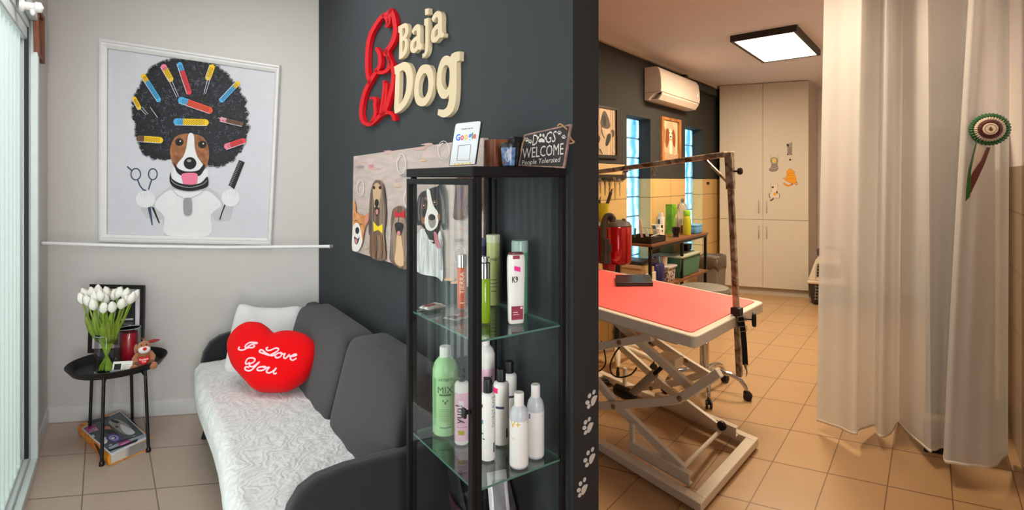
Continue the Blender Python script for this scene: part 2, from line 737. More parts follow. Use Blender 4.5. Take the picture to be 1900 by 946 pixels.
cuts = [3.9]
for y0, y1, zt in NICHES:
    r1seg(cuts[-1], y0, 0, CEIL)
    r1seg(y0, y1, 0, ZN0)
    r1seg(y0, y1, zt, CEIL)
    cuts.append(y1)
r1seg(cuts[-1], 8.06, 0, CEIL)
for y0, y1, zt in NICHES:      # closing course behind the niches' heads and sills
    pass
wall_uv(struct('wall_windows', mb, [WALL_GROOM, WALL_TILE]), R1D)


def block_mat():
    m, nt, b = node_mat('glass_block')
    tc = nt.nodes.new('ShaderNodeTexCoord')
    w = nt.nodes.new('ShaderNodeTexWave')
    w.inputs['Scale'].default_value = 3
    w.inputs['Distortion'].default_value = 7
    w.inputs['Detail'].default_value = 2
    nt.links.new(tc.outputs['Object'], w.inputs['Vector'])
    rp = nt.nodes.new('ShaderNodeValToRGB')
    e = rp.color_ramp.elements
    e[0].position, e[0].color = 0.0, rgb(60, 170, 220)
    e[1].position, e[1].color = 0.75, rgb(205, 240, 252)
    e.new(0.3).color = rgb(110, 205, 245)
    nt.links.new(w.outputs['Fac'], rp.inputs[0])
    nt.links.new(rp.outputs[0], b.inputs['Emission Color'])
    b.inputs['Emission Strength'].default_value = 1.25  # daylight behind the blocks put in as a glow of their own
    b.inputs['Base Color'].default_value = rgb(90, 120, 130)
    b.inputs['Roughness'].default_value = 0.15
    return m


BLOCK = block_mat()
MORTAR = M((120, 150, 165), 0.8)
for i, (y0, y1, zt) in enumerate(NICHES):
    a, b = r1(y0, -ND), r1(y1, -ND)
    L = (b - a).length
    fr = MB()
    fr.para(a - R1D * 0.05 + V((0, 0, ZN0 - 0.05)), R1D * (L + 0.1), -R1N * 0.05, V((0, 0, zt - ZN0 + 0.1)))
    w = struct('window_%d' % (i + 2), fr, MORTAR)
    bl = MB()
    nb = 8
    hb = (zt - ZN0) / nb
    for k in range(nb):
        for j in range(2):
            bl.para(a + R1D * (j * L / 2 + 0.006) + V((0, 0, ZN0 + k * hb + 0.007)), R1D * (L / 2 - 0.012), R1N * 0.018, V((0, 0, hb - 0.014)))
    build('glass_blocks', bl, BLOCK, parent=w, bevel=0.012, seg=3)

# trims: cornice over the window wall, pipe casing above the wardrobe, skirting boards
mb = MB()
mb.para(r1(4.2, 0) + V((0, 0, CEIL - 0.035)), r1(7.5) - r1(4.2), R1N * 0.03, V((0, 0, 0.035)))
struct('trim_1', mb, M((205, 190, 170), 0.7))
mb = MB()
mb.para(r1(6.75, 0.0) + V((0, 0, CEIL - 0.16)), r1(7.33) - r1(6.75), R1N * 0.07, V((0, 0, 0.08)))
struct('trim_2', mb, M((44, 44, 44), 0.7), bevel=0.008)
SKIRT = M((208, 206, 204), 0.5)


def skirting(name, p0, p1, n, h=0.095):
    mb = MB()
    d = (V(p1) - V(p0))
    q = V(n).normalized()
    prof = [V(p0), V(p0) + q * 0.014, V(p0) + q * 0.014 + V((0, 0, h - 0.02)), V(p0) + q * 0.007 + V((0, 0, h)), V(p0) + V((0, 0, h))]
    mb.prism(prof, d)
    return struct(name, mb, SKIRT)


skirting('baseboard_back', A, B, BACK.n)
skirting('baseboard_left', A + BACK.n * 0.014, A + LD * (S_FR - 0.04), LEFT.n)
skirting('baseboard_partition', dk(0.02, 0), dk(2.61, 0), WN)

# glazed front on the left: white frame, gasket, glass
ALU = M((214, 224, 222), 0.35)
fr = MB()
W0, W1, WZ0, WZ1 = S_FR, 3.9, 0.0, 2.42
LN = LEFT.n


def lw(s, d, z):
    p = A + LD * s + LN * d
    return V((p.x, p.y, z))


def lbox(mb, s0, s1, d0, d1, z0, z1, mat=0):
    mb.para(lw(s0, d0, z0), LD * (s1 - s0), LN * (d1 - d0), V((0, 0, z1 - z0)), mat)


for d0, d1, w in ((-0.10, -0.05, 0.13), (-0.05, -0.012, 0.10), (-0.012, 0.02, 0.055)):
    lbox(fr, W0, W0 + w, d0, d1, 0.0, WZ1)
    lbox(fr, W1 - w, W1, d0, d1, 0.0, WZ1)
    lbox(fr, W0 + w, W1 - w, d0, d1, WZ1 - w, WZ1)
    lbox(fr, W0 + w, W1 - w, d0, d1, 0.0, 0.02 + w * 0.45)
window = struct('window_1', fr, ALU, bevel=0.004)
g = MB()
lbox(g, W0 + 0.10, W0 + 0.106, -0.030, -0.012, 0.07, WZ1 - 0.10)
build('gasket', g, M((22, 24, 30), 0.6), parent=window)
g = MB()
lbox(g, W0 + 0.12, W1 - 0.12, -0.085, -0.079, 0.07, WZ1 - 0.12)
build('glass_pane', g, glass_mat('window_glass', (0.94, 0.99, 0.97, 1), 0.5), parent=window)

# pleated vertical blind in front of the glass
bl = bpy.data.materials.new('blind_fabric')
bl.use_nodes = True
nt = bl.node_tree
nt.nodes.clear()
o_ = nt.nodes.new('ShaderNodeOutputMaterial')
d_ = nt.nodes.new('ShaderNodeBsdfDiffuse')
d_.inputs[0].default_value = rgb(236, 240, 239)
t_ = nt.nodes.new('ShaderNodeBsdfTranslucent')
t_.inputs[0].default_value = rgb(234, 241, 239)
m_ = nt.nodes.new('ShaderNodeMixShader')
m_.inputs[0].default_value = 0.6
nt.links.new(d_.outputs[0], m_.inputs[1])
nt.links.new(t_.outputs[0], m_.inputs[2])
nt.links.new(m_.outputs[0], o_.inputs[0])
vb = thing('vertical_blind', 'pale green-white vertical blind closed across the tall glazed front', 'blind', lw(1.6, 0.03, 0.02))
mb = MB()
lbox(mb, W0 + 0.10, W1 - 0.11, -0.075, -0.018, WZ1 - 0.165, WZ1 - 0.10)
build('head_rail', mb, ALU, parent=vb, bevel=0.006)
mb = MB()
k = 0
s = W0 + 0.13
while s < 1.72:
    a0 = 0.35
    c0 = lw(s, -0.062, 0.085)
    dv = LD * (0.112 * math.cos(a0)) + LN * (0.09 * math.sin(a0))
    mb.para(c0, dv, (LN * math.cos(a0) - LD * math.sin(a0)) * 0.0016, V((0, 0, WZ1 - 0.25)))
    s += 0.105
build('slats', mb, bl, parent=vb)
mb = MB()
lbox(mb, W0 + 0.12, W1 - 0.12, -0.06, -0.03, 0.066, 0.084)
build('bottom_rail', mb, ALU, parent=vb, bevel=0.004)
# pavement seen faintly behind the glass
mb = MB()
mb.para(lw(0.2, -3.0, -0.14), LD * 6, LN * 2.85, V((0, 0, 0.08)))
struct('ground', mb, M((150, 150, 140), 0.9, bump=0.2))

# ================================================================== SOFA
sofa = thing('sofa', 'dark grey fabric sofa along the dark wall with two loose back cushions', 'sofa', dk(1.5, 0.4))
S0, S1 = 0.62, 2.56
mb = MB()
mb.para(dk(S0, 0.05, 0.20), dk(S1, 0.05) - dk(S0, 0.05), WN * 0.60, V((0, 0, 0.13)))
build('seat_base', mb, FABRIC, parent=sofa, bevel=0.02, seg=3)
mb = MB()
mb.superell(dk((S0 + S1) / 2, 0.39, 0.375), WD * ((S1 - S0) / 2 - 0.02), WN * 0.318, V((0, 0, 0.062)), 0.25, 0.12, 48, 12)
build('seat_cushion', mb, FABRIC, parent=sofa)
mb = MB()
mb.para(dk(S0, 0.02, 0.17), dk(S1, 0.02) - dk(S0, 0.02), WN * 0.09, V((0, 0, 0.55)))
build('backrest', mb, FABRIC, parent=sofa, bevel=0.03, seg=3)


def arm(sa, sb, t1, zt, name='armrest', th=0.07):
    """padded arm panel from the wall (distance sa) to its rounded front (distance sb)"""
    prof = [(0.015, 0.16), (t1 - 0.02, 0.16), (t1, 0.19), (t1, zt - 0.17), (t1 - 0.012, zt - 0.115), (t1 - 0.045, zt - 0.06), (t1 - 0.095, zt - 0.028), (t1 - 0.18, zt - 0.008),
            (t1 - 0.3, zt + 0.004), (0.015, zt + 0.035)]
    mb = MB()
    pts = [dk(sa + (sb - sa) * t / t1, t, z) for t, z in prof]
    mb.prism(pts, WD * th)
    return build(name, mb, FABRIC, parent=sofa, bevel=0.022, seg=4)


arm(0.47, 0.635, 0.625, 0.60)
arm(2.50, 2.545, 0.70, 0.605)


def back_cushion(s0, s1, z0, z1, dz=0.0):
    mb = MB()
    c = dk((s0 + s1) / 2, 0.20, (z0 + z1) / 2)
    up = (WN * -0.055 + V((0, 0, (z1 - z0) / 2)))
    mb.superell(c, WD * ((s1 - s0) / 2), WN * 0.085, up, 0.30, 0.22, 56, 24)
    o = build('back_cushion', mb, FABRIC, parent=sofa)
    return o


back_cushion(1.275, 2.20, 0.41, 0.80)
back_cushion(0.585, 1.27, 0.41, 0.84)
for s, t in ((0.72, 0.63), (2.50, 0.66), (0.72, 0.12), (2.50, 0.12)):
    mb = MB()
    mb.tube([dk(s, t + (0.03 if t > 0.4 else 0), 0), dk(s, t - (0.03 if t > 0.4 else 0), 0.21)], [0.016, 0.023], 14)
    build('leg', mb, BLACK, parent=sofa)

# white embossed throw over the seat
THROW = two_tone('throw_plush', (206, 206, 206), (218, 218, 218), 9, 0.2, 0.8, 0.95, bump=0.3, kind='wave', distortion=26, detail=4)


def throw_pt(a, b):
    """a along the seat, b from the back of the seat over its front edge"""
    s = S0 + 0.03 + (S1 - S0 - 0.12) * a
    z0 = 0.452
    t = 0.20 + 0.64 * b
    z = z0
    edge = 0.748 + 0.012 * math.sin(9 * a + 1)
    if t > edge - 0.05:
        k = (t - edge + 0.05)
        ang = min(k / 0.05, math.pi / 2)
        t = edge - 0.05 + 0.05 * math.sin(ang)
        z = z0 - 0.05 * (1 - math.cos(ang)) - max(0, k - 0.05 * math.pi / 2) * 0.98
    r = 0.0018 * math.sin(37 * a + 9 * math.sin(11 * b)) * math.sin(19 * b + 5 * math.sin(17 * a)) + 0.0025 * math.sin(71 * a + 23 * b) + 0.004 * math.sin(8 * a + 3 * b)
    return dk(s, t + r * 0.3, z + r + 0.004)


mb = MB()
mb.grid(lambda a, b: throw_pt(a, b), 150, 60)
th_o = build('throw_blanket', mb, THROW, solid=0.006)
tag(th_o, 'white embossed plush throw spread over the sofa seat', 'blanket')


def puffy(outline, pl, thick, rings=9, bulge=0.5, off=0.0, mat=0, center=None):
    """plump cushion whose seam follows an outline (picture points on the plane)"""
    loc = [pl.loc(u, v, off) for u, v in outline]
    cx = sum(p[0] for p in loc) / len(loc)
    cy = sum(p[1] for p in loc) / len(loc)
    if center:
        cx, cy = pl.loc(center[0], center[1], off)
    mb = MB()
    n = len(loc)
    vs, fs = [], []
    for side in (1, -1):
        for k in range(rings + 1):
            r = math.cos(math.pi / 2 * k / rings)
            h = thick / 2 * (math.sin(math.pi / 2 * k / rings)) ** bulge * side
            if k == rings:
                vs.append(pl.pt(cx, cy, off + h))
            else:
                vs += [pl.pt(cx + (x - cx) * r, cy + (y - cy) * r, off + h) for x, y in loc]
    base = rings * n + 1
    for sd in (0, 1):
        o = sd * base
        for k in range(rings - 1):
            for j in range(n):
                f = (o + k * n + j, o + k * n + (j + 1) % n, o + (k + 1) * n + (j + 1) % n, o + (k + 1) * n + j)
                fs.append(f if sd == 0 else f[::-1])
        for j in range(n):
            f = (o + (rings - 1) * n + j, o + (rings - 1) * n + (j + 1) % n, o + rings * n)
            fs.append(f if sd == 0 else f[::-1])
    mb.add(vs, fs, mat)
    return mb


# white plush pillow in the far corner
PLUSH = M((220, 220, 220), 0.98, bump=0.8, bscale=260, sheen=0.5, var=0.03)
pc = dk(2.30, 0.40, 0.62)
ppl = Plane(pc, (0.93, 0.36, 0), V((-0.20, 0.50, 0.84)))
out = catmull([(441, 572), (452, 566), (480, 572), (520, 573), (552, 570), (564, 578), (563, 610), (562, 650), (566, 700), (560, 712), (520, 708), (470, 700), (428, 694), (417, 684), (421, 660), (430, 610)], True, 5)
mb = puffy(out, ppl, 0.15, 10, 0.55)
o = build('throw_pillow', mb, PLUSH, weld=False)
tag(o, 'white plush square pillow propped behind the red heart pillow', 'pillow')

# red heart pillow
RED_PLUSH = M((222, 0, 8), 0.95, bump=0.5, bscale=300, sheen=0.05, var=0.05, spec=0.2)
h = crop(420, 580, 5.911)
out = h(catmull([(560, 240), (620, 222), (720, 213), (830, 232), (920, 275), (980, 345), (1000, 430), (985, 520), (940, 620), (880, 705), (790, 780), (690, 835), (600, 860), (470, 865),
                 (360, 858), (290, 830), (220, 755), (150, 680), (85, 600), (45, 500), (27, 400), (38, 310), (85, 230), (160, 160), (240, 122), (300, 115), (390, 125), (460, 165), (510, 215)], True, 4))
hpl = Plane(dk(1.90, 0.585, 0.57), (0.985, -0.10, 0), V((-0.16, 0.62, 0.77)))
mb = puffy(out, hpl, 0.17, 12, 0.62, 0.0, 0, h([(515, 520)])[0])
heart = thing('heart_pillow', 'red heart-shaped plush pillow with white embroidered words on the sofa', 'pillow', hpl.o - V((0, 0, 0.1)))
build('pillow_body', mb, RED_PLUSH, parent=heart)
bvh = BVHTree.FromPolygons([tuple(p) for p in mb.v], mb.f)
words = [
    [(150, 375), (138, 392), (145, 408), (175, 412), (210, 402), (245, 372), (290, 348), (345, 336), (300, 328), (260, 330), (225, 350), (210, 375), (225, 390), (255, 385), (290, 385), (312, 370), (300, 362)],
    [(462, 382), (440, 392), (452, 415), (490, 412), (545, 390), (575, 400), (560, 425), (505, 455), (470, 468), (420, 452), (372, 435), (370, 414), (395, 412), (440, 448), (500, 473), (540, 458)],
    [(600, 440), (560, 450), (538, 478), (555, 496), (590, 487), (610, 462), (600, 440), (628, 458), (645, 450), (632, 490), (648, 503), (675, 482), (692, 460), (690, 472)],
    [(690, 480), (740, 478), (772, 466), (755, 456), (720, 475), (705, 505), (730, 523), (772, 500)],
    [(262, 545), (225, 565), (215, 545), (240, 505), (290, 498), (318, 515), (300, 545), (262, 562), (260, 585), (300, 590), (368, 540), (320, 590), (285, 625), (245, 638), (210, 620), (218, 595), (255, 602)],
    [(400, 592), (360, 600), (340, 622), (360, 636), (400, 631), (436, 612), (428, 592), (400, 592), (440, 606), (475, 600), (445, 638), (458, 660), (490, 655), (530, 628), (550, 606), (522, 650), (532, 672), (556, 660)],
]
tb = MB()
for w in words:
    pth = []
    for u, v in h(catmull(w, False, 5)):
        hit = bvh.ray_cast(EYEP, ray(u, v).normalized())
        if hit[0] is not None:
            pth.append(hit[0] + hit[1].normalized() * (0.002 if hit[1].dot(ray(u, v)) < 0 else -0.002))
    tb.tube(pth, 0.0042, 6)
tag(build('embroidery', tb, M((250, 205, 215), 0.7), parent=heart), 'pale pink embroidered words')

# ================================================================== FRAMED POSTER
PW = crop(180, 60, 2.364)
poster = thing('framed_poster', 'large white-framed poster of a dog with a curler-filled black wig', 'poster', BACK.hit(355, 452, 0.0))
FRW = M((226, 225, 222), 0.4)
q_out = [(188, 71), (522, 122), (506, 455), (187, 449)]
q_in = [(201, 90.5), (511, 135), (496.5, 441), (200, 434.5)]


def qmix(k):
    return [(a[0] + (b[0] - a[0]) * k, a[1] + (b[1] - a[1]) * k) for a, b in zip(q_out, q_in)]


mb = MB()
steps = [(0.0, 0.002), (0.0, 0.022), (0.15, 0.034), (0.36, 0.036), (0.46, 0.026), (0.56, 0.026), (0.66, 0.030), (0.9, 0.022), (1.0, 0.016), (1.0, 0.006)]
vs = []
for k, d in steps:
    # the outline is measured on the wall plane; the profile stands out from it
    vs += [BACK.hit(u, v, 0.0) + BACK.n * d for u, v in qmix(k)]
fs = []
for i in range(len(steps) - 1):
    for j in range(4):
        fs.append((i * 4 + j, i * 4 + (j + 1) % 4, (i + 1) * 4 + (j + 1) % 4, (i + 1) * 4 + j))
mb.add(vs, fs)
build('frame', mb, FRW, parent=poster, sharp=25)

AFRO = two_tone('wig_curls', (8, 8, 10), (62, 62, 72), 60, 0.42, 0.72, 0.6, distortion=3.5)
FUR = two_tone('terrier_brown', (120, 70, 38), (176, 116, 74), 30, 0.3, 0.7)
pm = [M((206, 206, 212), 0.5), AFRO, FUR, M((226, 226, 226), 0.5), M((14, 14, 16), 0.5), M((235, 120, 150), 0.5), M((150, 150, 150), 0.5), M((192, 192, 196), 0.5),
      M((60, 70, 95), 0.5), M((240, 196, 20), 0.5), M((75, 170, 220), 0.5), M((226, 60, 66), 0.5), M((236, 130, 150), 0.5), M((90, 160, 70), 0.5), M((225, 80, 50), 0.5), M((46, 32, 28), 0.4), M((200, 205, 215), 0.4), M((112, 78, 58), 0.6), M((92, 92, 104), 0.5), M((52, 52, 60), 0.5)]
mb = MB()
lay = [0.006]


def nx():
    lay[0] += 0.00022
    return lay[0]


mb.flat(q_in, BACK, nx(), 0)
# arms and body
for pts in ([(325, 672), (360, 690), (450, 692), (490, 680), (530, 705), (556, 735), (560, 760), (600, 765), (585, 826), (522, 832), (505, 800), (498, 892), (296, 890), (287, 822), (218, 815), (190, 770), (235, 765), (250, 735), (285, 700)],):
    mb.flat(PW(pts), BACK, nx(), 7)
mb.flat(PW(catmull([(330, 690), (400, 700), (480, 695), (520, 720), (545, 760), (500, 800), (490, 890), (306, 888), (295, 810), (255, 765), (262, 735), (295, 705)], True, 4)), BACK, nx(), 3)
# scissors and comb behind the paws
for c, rx, ry in (((170, 622), 21, 25), ((245, 622), 19, 24)):
    e = ell(c[0], c[1], rx, ry)
    mb.stroke(PW(e + [e[0]]), 2.4, BACK, nx(), 8)
for pth, w in (([(178, 646), (188, 672), (202, 690), (216, 694)], 2.6), ([(240, 646), (232, 668), (226, 690)], 2.6), ([(132, 588), (154, 608)], 2.6)):
    mb.stroke(PW(pth), w, BACK, nx(), 8)
mb.flat(PW([(222, 768), (236, 764), (245, 845), (240, 847)]), BACK, nx(), 8)
mb.flat(PW([(238, 764), (250, 768), (276, 836), (271, 838)]), BACK, nx(), 4)
mb.flat(PW([(623, 559), (648, 570), (602, 688), (576, 670)]), BACK, nx(), 4)
k_ = nx()
for i in range(16):
    t = i / 15
    a = (619 - 44 * t, 566 + 104 * t)
    mb.stroke(PW([a, (a[0] + 13, a[1] + 6)]), 0.9, BACK, k_, 6)
mb.stroke(PW([(562, 755), (548, 790), (538, 822)]), 2.2, BACK, nx(), 4)
for cx, cy, rx, ry in ((213, 732, 43, 37), (586, 726, 40, 38)):
    mb.flat(PW(ell(cx, cy, rx, ry)), BACK, nx(), 3)
    k_ = nx()
    for i in range(4):
        x = cx - 22 + 14 * i
        mb.stroke(PW([(x, cy - 30), (x + 4, cy - 14)]), 0.7, BACK, k_, 7)
# neck, wig, face
mb.flat(PW([(335, 590), (485, 600), (488, 665), (400, 690), (325, 655)]), BACK, nx(), 3)
wig = [(345, 124), (385, 128), (430, 124), (475, 140), (515, 152), (560, 186), (605, 232), (640, 295), (650, 360), (654, 425), (640, 485), (610, 540), (560, 572), (505, 580), (470, 555), (400, 540), (330, 548), (290, 552),
       (243, 545), (205, 518), (182, 468), (172, 400), (160, 345), (172, 285), (196, 228), (232, 175), (282, 136)]
mb.flat(PW(catmull(wig, True, 4)), BACK, nx(), 1)
k_ = nx()
rr = random.Random(3)
wg = catmull(wig, True, 5)
for p in wg:
    if 560 < p[1] and 330 < p[0] < 470:
        continue
    x, y, r = p[0] + rr.uniform(-5, 5), p[1] + rr.uniform(-5, 5), rr.uniform(5, 11)
    mb.flat(PW(ell(x, y, r, r * 0.85, 0, 10)), BACK, k_ + rr.uniform(0, 0.0002), 1)
    e = [(x + math.cos(a / 5) * r * 1.3, y + math.sin(a / 5) * r * 1.3) for a in range(rr.randint(0, 20), 32)]
    mb.stroke(PW(e), 0.8, BACK, k_ + 0.0003, 4)
nx()
nx()
k_ = nx()
for i in range(420):     # ringlets inside the wig
    a, q = rr.uniform(0, 6.283), math.sqrt(rr.random())
    x, y = 412 + 232 * q * math.cos(a), 345 + 212 * q * math.sin(a)
    if y > 440 and 325 < x < 492 or y > 560 or (x < 240 and y > 500) or (x > 600 and (y > 500 or y < 220)) or (x < 225 and y < 200):
        continue
    r, a0 = rr.uniform(5, 10), rr.uniform(0, 6.283)
    mb.stroke(PW([(x + math.cos(a0 + j * 0.5) * r * (1 - j * 0.05), y + math.sin(a0 + j * 0.5) * r * (1 - j * 0.05)) for j in range(rr.randint(6, 10))]), rr.uniform(0.6, 1.3), BACK, k_, 18 if rr.random() < 0.45 else (19 if rr.random() < 0.5 else 4))
mb.flat(PW(catmull([(345, 458), (370, 447), (405, 444), (445, 450), (470, 465), (488, 500), (491, 545), (482, 585), (462, 612), (440, 628), (375, 626), (345, 600), (326, 560), (320, 515), (330, 480)], True, 4)), BACK, nx(), 2)
mb.flat(PW(catmull([(402, 446), (424, 449), (428, 500), (440, 545), (466, 585), (450, 612), (408, 622), (370, 610), (350, 582), (378, 545), (392, 505)], True, 4)), BACK, nx(), 3)
mb.flat(PW(catmull([(338, 572), (352, 592), (375, 606), (408, 610), (445, 604), (468, 578), (474, 590), (455, 625), (430, 632), (375, 630), (348, 610)], True, 4)), BACK, nx(), 4)
mb.flat(PW(catmull([(372, 622), (408, 616), (440, 622), (438, 664), (424, 683), (405, 687), (385, 678), (374, 650)], True, 4)), BACK, nx(), 5)
mb.stroke(PW([(408, 622), (408, 668)]), 0.8, BACK, nx(), 12)
mb.flat(PW(ell(408, 574, 28, 27)), BACK, nx(), 4)
mb.flat(PW(ell(404, 563, 10, 6)), BACK, nx(), 6)
for x, y in ((361, 481), (462, 492)):
    mb.flat(PW(ell(x, y, 19, 17)), BACK, nx(), 15)
    mb.flat(PW(ell(x, y, 12, 11)), BACK, nx(), 4)
    mb.flat(PW(ell(x + 4, y - 4, 3.5, 3.5, 0, 8)), BACK, nx(), 3)
# collar and tag
mb.flat(PW(catmull([(322, 612), (328, 640), (360, 660), (405, 668), (455, 660), (484, 632), (487, 672), (455, 688), (403, 696), (345, 684), (319, 655)], True, 3)), BACK, nx(), 4)
mb.stroke(PW(catmull([(324, 648), (350, 668), (405, 680), (460, 668), (482, 650)], False, 4)), 0.8, BACK, nx(), 7)
mb.stroke(PW([(330, 690), (355, 716), (388, 730)]), 0.8, BACK, nx(), 6)
mb.stroke(PW([(472, 690), (445, 712), (408, 728)]), 0.8, BACK, nx(), 6)
mb.flat(PW(catmull([(380, 732), (396, 725), (413, 730), (417, 765), (414, 795), (398, 804), (382, 797), (378, 765)], True, 3)), BACK, nx(), 6)
# curlers: body colour, end colour, netting and pin
for (x0, y0), (x1, y1), w, c1, c2 in (
        ((204, 193), (270, 295), 22, 10, 9), ((293, 152), (322, 205), 26, 9, 12), ((363, 142), (403, 262), 24, 11, 10), ((504, 153), (488, 198), 26, 9, 12),
        ((616, 224), (547, 297), 22, 10, 9), ((370, 298), (493, 342), 30, 14, 10), ((350, 392), (475, 396), 30, 9, 10), ((164, 292), (184, 330), 20, 9, 13),
        ((243, 330), (268, 366), 14, 4, 11), ((186, 466), (276, 473), 28, 9, 17), ((548, 382), (632, 403), 20, 17, 12), ((570, 500), (640, 477), 26, 11, 12)):
    dx, dy = x1 - x0, y1 - y0
    q = math.hypot(dx, dy)
    ux, uy = dx / q, dy / q
    an = math.atan2(dy, dx)

    def cap(px, py, s):
        return [(px + math.cos(an + s + a) * w / 2, py + math.sin(an + s + a) * w / 2) for a in [math.pi * i / 8 - math.pi / 2 for i in range(9)]]
    mb.flat(PW(cap(x1, y1, 0) + cap(x0, y0, math.pi)), BACK, nx(), c1)
    mx_, my_ = x0 + ux * q * 0.22, y0 + uy * q * 0.22
    if q > 60:
        mb.flat(PW(cap(x0, y0, math.pi) + [(mx_ + uy * w / 2, my_ - ux * w / 2), (mx_ - uy * w / 2, my_ + ux * w / 2)]), BACK, nx(), c2)
    k_ = nx()
    j = 0
    t = 4
    while t < q - 2:
        for sgn in ((-0.28, 0.0, 0.28) if j % 2 else (-0.14, 0.14)):
            cx, cy = x0 + ux * t - uy * w * sgn, y0 + uy * t + ux * w * sgn
            mb.flat(PW(ell(cx, cy, 2.1, 2.1, 0, 6)), BACK, k_, 15)
        t += 5.5
        j += 1
    mb.stroke(PW([(x0 - ux * 8 - uy * w * 0.5, y0 - uy * 8 + ux * w * 0.5), (x1 + ux * 6 - uy * w * 0.45, y1 + uy * 6 + ux * w * 0.45)]), 1.0, BACK, nx(), 16)
for a, b in (((310, 200), (350, 285)), ((488, 195), (468, 272)), ((185, 330), (216, 362)), ((532, 374), (560, 385))):
    mb.stroke(PW([a, b]), 1.0, BACK, nx(), 16)
    mb.stroke(PW([(a[0] + 12, a[1] - 3), (b[0] + 8, b[1] - 3)]), 1.0, BACK, nx(), 16)
build('print', mb, pm, parent=poster)

# white tension rod under the poster
rod = thing('wall_rail', 'thin white rail spanning the corner just below the poster', 'rail', at(76, 451, 3.10))
p0, p1 = at(76, 451, 3.115), at(617, 457, 3.40)
mb = MB()
mb.tube([p0, p0.lerp(p1, 0.3) + V((0, 0, -0.012)), p0.lerp(p1, 0.6) + V((0, 0, -0.014)), p1], 0.0105, 10)
build('rod', mb, M((228, 226, 224), 0.35), parent=rod)
for p, n_ in ((p0, LEFT.n), (p1, WN)):
    mb = MB()
    R_ = n_.to_track_quat('Z', 'Y').to_matrix()
    mb.lathe(p - n_ * 0.03, [(0.026, 0), (0.026, 0.006), (0.012, 0.01), (0.012, 0.045), (0.014, 0.05)], 16, R=R_)
    build('bracket', mb, M((190, 188, 184), 0.3, 0.6), parent=rod)

# small wooden picture on the left return wall, and a white fixture above the blind
sp = thing('framed_picture', 'small brown wooden picture frame high on the narrow left wall', 'picture', LEFT.hit(67, 112))
fo = [(59.5, 7), (74.0, 31), (74.5, 118), (61.5, 102)]
mb = MB()
c_ = [(62.5, 17), (71.8, 36), (72.2, 109), (64.0, 96)]
vs, fs = [], []
for q_, d in ((fo, 0.002), (fo, 0.022), (c_, 0.022), (c_, 0.006)):
    vs += [LEFT.hit(u, v) + LN * d for u, v in q_]
for i in range(3):
    for j in range(4):
        fs.append((i * 4 + j, i * 4 + (j + 1) % 4, (i + 1) * 4 + (j + 1) % 4, (i + 1) * 4 + j))
mb.add(vs, fs)
build('frame', mb, two_tone('frame_wood', (96, 46, 22), (140, 74, 38), 14, stretch=(1, 1, 0.2)), parent=sp, sharp=25)
mb = MB()
mb.flat(c_, LEFT, 0.008, 0)
mb.flat([(65, 45), (68, 40), (69, 78), (66, 84)], LEFT, 0.0085, 1)
mb.flat([(67.5, 52), (70, 55), (70.3, 80), (68, 88)], LEFT, 0.009, 2)
build('print', mb, [M((176, 160, 146), 0.5), M((90, 86, 84), 0.6), M((140, 110, 92), 0.6)], parent=sp)
mb = MB()
cp = LEFT.hit(37, 9)
Rl = LN.to_track_quat('Z', 'Y').to_matrix()
mb.lathe(cp, [(0.03, 0), (0.03, 0.012), (0.018, 0.018), (0.018, 0.05), (0.024, 0.055), (0.024, 0.075), (0.0, 0.085)], 18, R=Rl)
mb.superell(cp + LN * 0.045 + V((0, 0, -0.02)), V((0.012, 0, 0)), V((0, 0.012, 0)), V((0, 0, 0.022)), 1, 1, 12, 8)
tag(build('wall_fixture', mb, M((240, 236, 232), 0.35)), 'small white knob-like wall fixture above the blind', 'fixture')

# ================================================================== SIDE TABLE AND WHAT STANDS ON IT
TC = V((-2.265, 3.10, 0))
TZ = 0.455
table = thing('tray_table', 'round black metal tray table in the corner by the window', 'side table', TC)
mb = MB()
mb.lathe(TC + V((0, 0, TZ)), [(0.0, -0.004), (0.198, -0.004), (0.206, 0.0), (0.234, 0.036), (0.239, 0.038), (0.241, 0.034), (0.238, 0.030), (0.212, -0.006), (0.195, -0.010), (0.0, -0.010)], 56)
build('tray', mb, BLACK_METAL, parent=table)
for a in (-71, -19, 109, 161):
    a = math.radians(a)
    d = V((math.cos(a), math.sin(a), 0))
    mb = MB()
    mb.tube([TC + d * 0.214 + V((0, 0, TZ + 0.004)), TC + d * 0.240 + V((0, 0, 0.012))], 0.0085, 10)
    mb.lathe(TC + d * 0.2402, [(0.011, 0), (0.013, 0.004), (0.012, 0.02), (0.009, 0.024)], 12)
    build('leg', mb, BLACK_METAL, parent=table)
mb = MB()
for a, b in ((-71, 161), (-19, 109)):
    pa, pb = (TC + V((math.cos(math.radians(k)), math.sin(math.radians(k)), 0)) * 0.238 for k in (a, b))
    mb.tube([pa + V((0, 0, 0.045)), pb + V((0, 0, 0.045))], 0.006, 8)
build('stretcher', mb, BLACK_METAL, parent=table)
for a, b in ((-71, -19), (109, 161)):
    for k in (a, b):
        mb = MB()
        pa = TC + V((math.cos(math.radians(k)), math.sin(math.radians(k)), 0)) * 0.228
        mb.tube([pa + V((0, 0, TZ - 0.045)), pa * 0.82 + TC * 0.18 + V((0, 0, TZ - 0.012))], 0.005, 8)
        build('tray_bracket', mb, BLACK_METAL, parent=table)

TT = TZ - 0.0035   # the tray's upper face


def on_tray(u, y, z=TT):
    return V(((u - CX) / F * y, y, z))


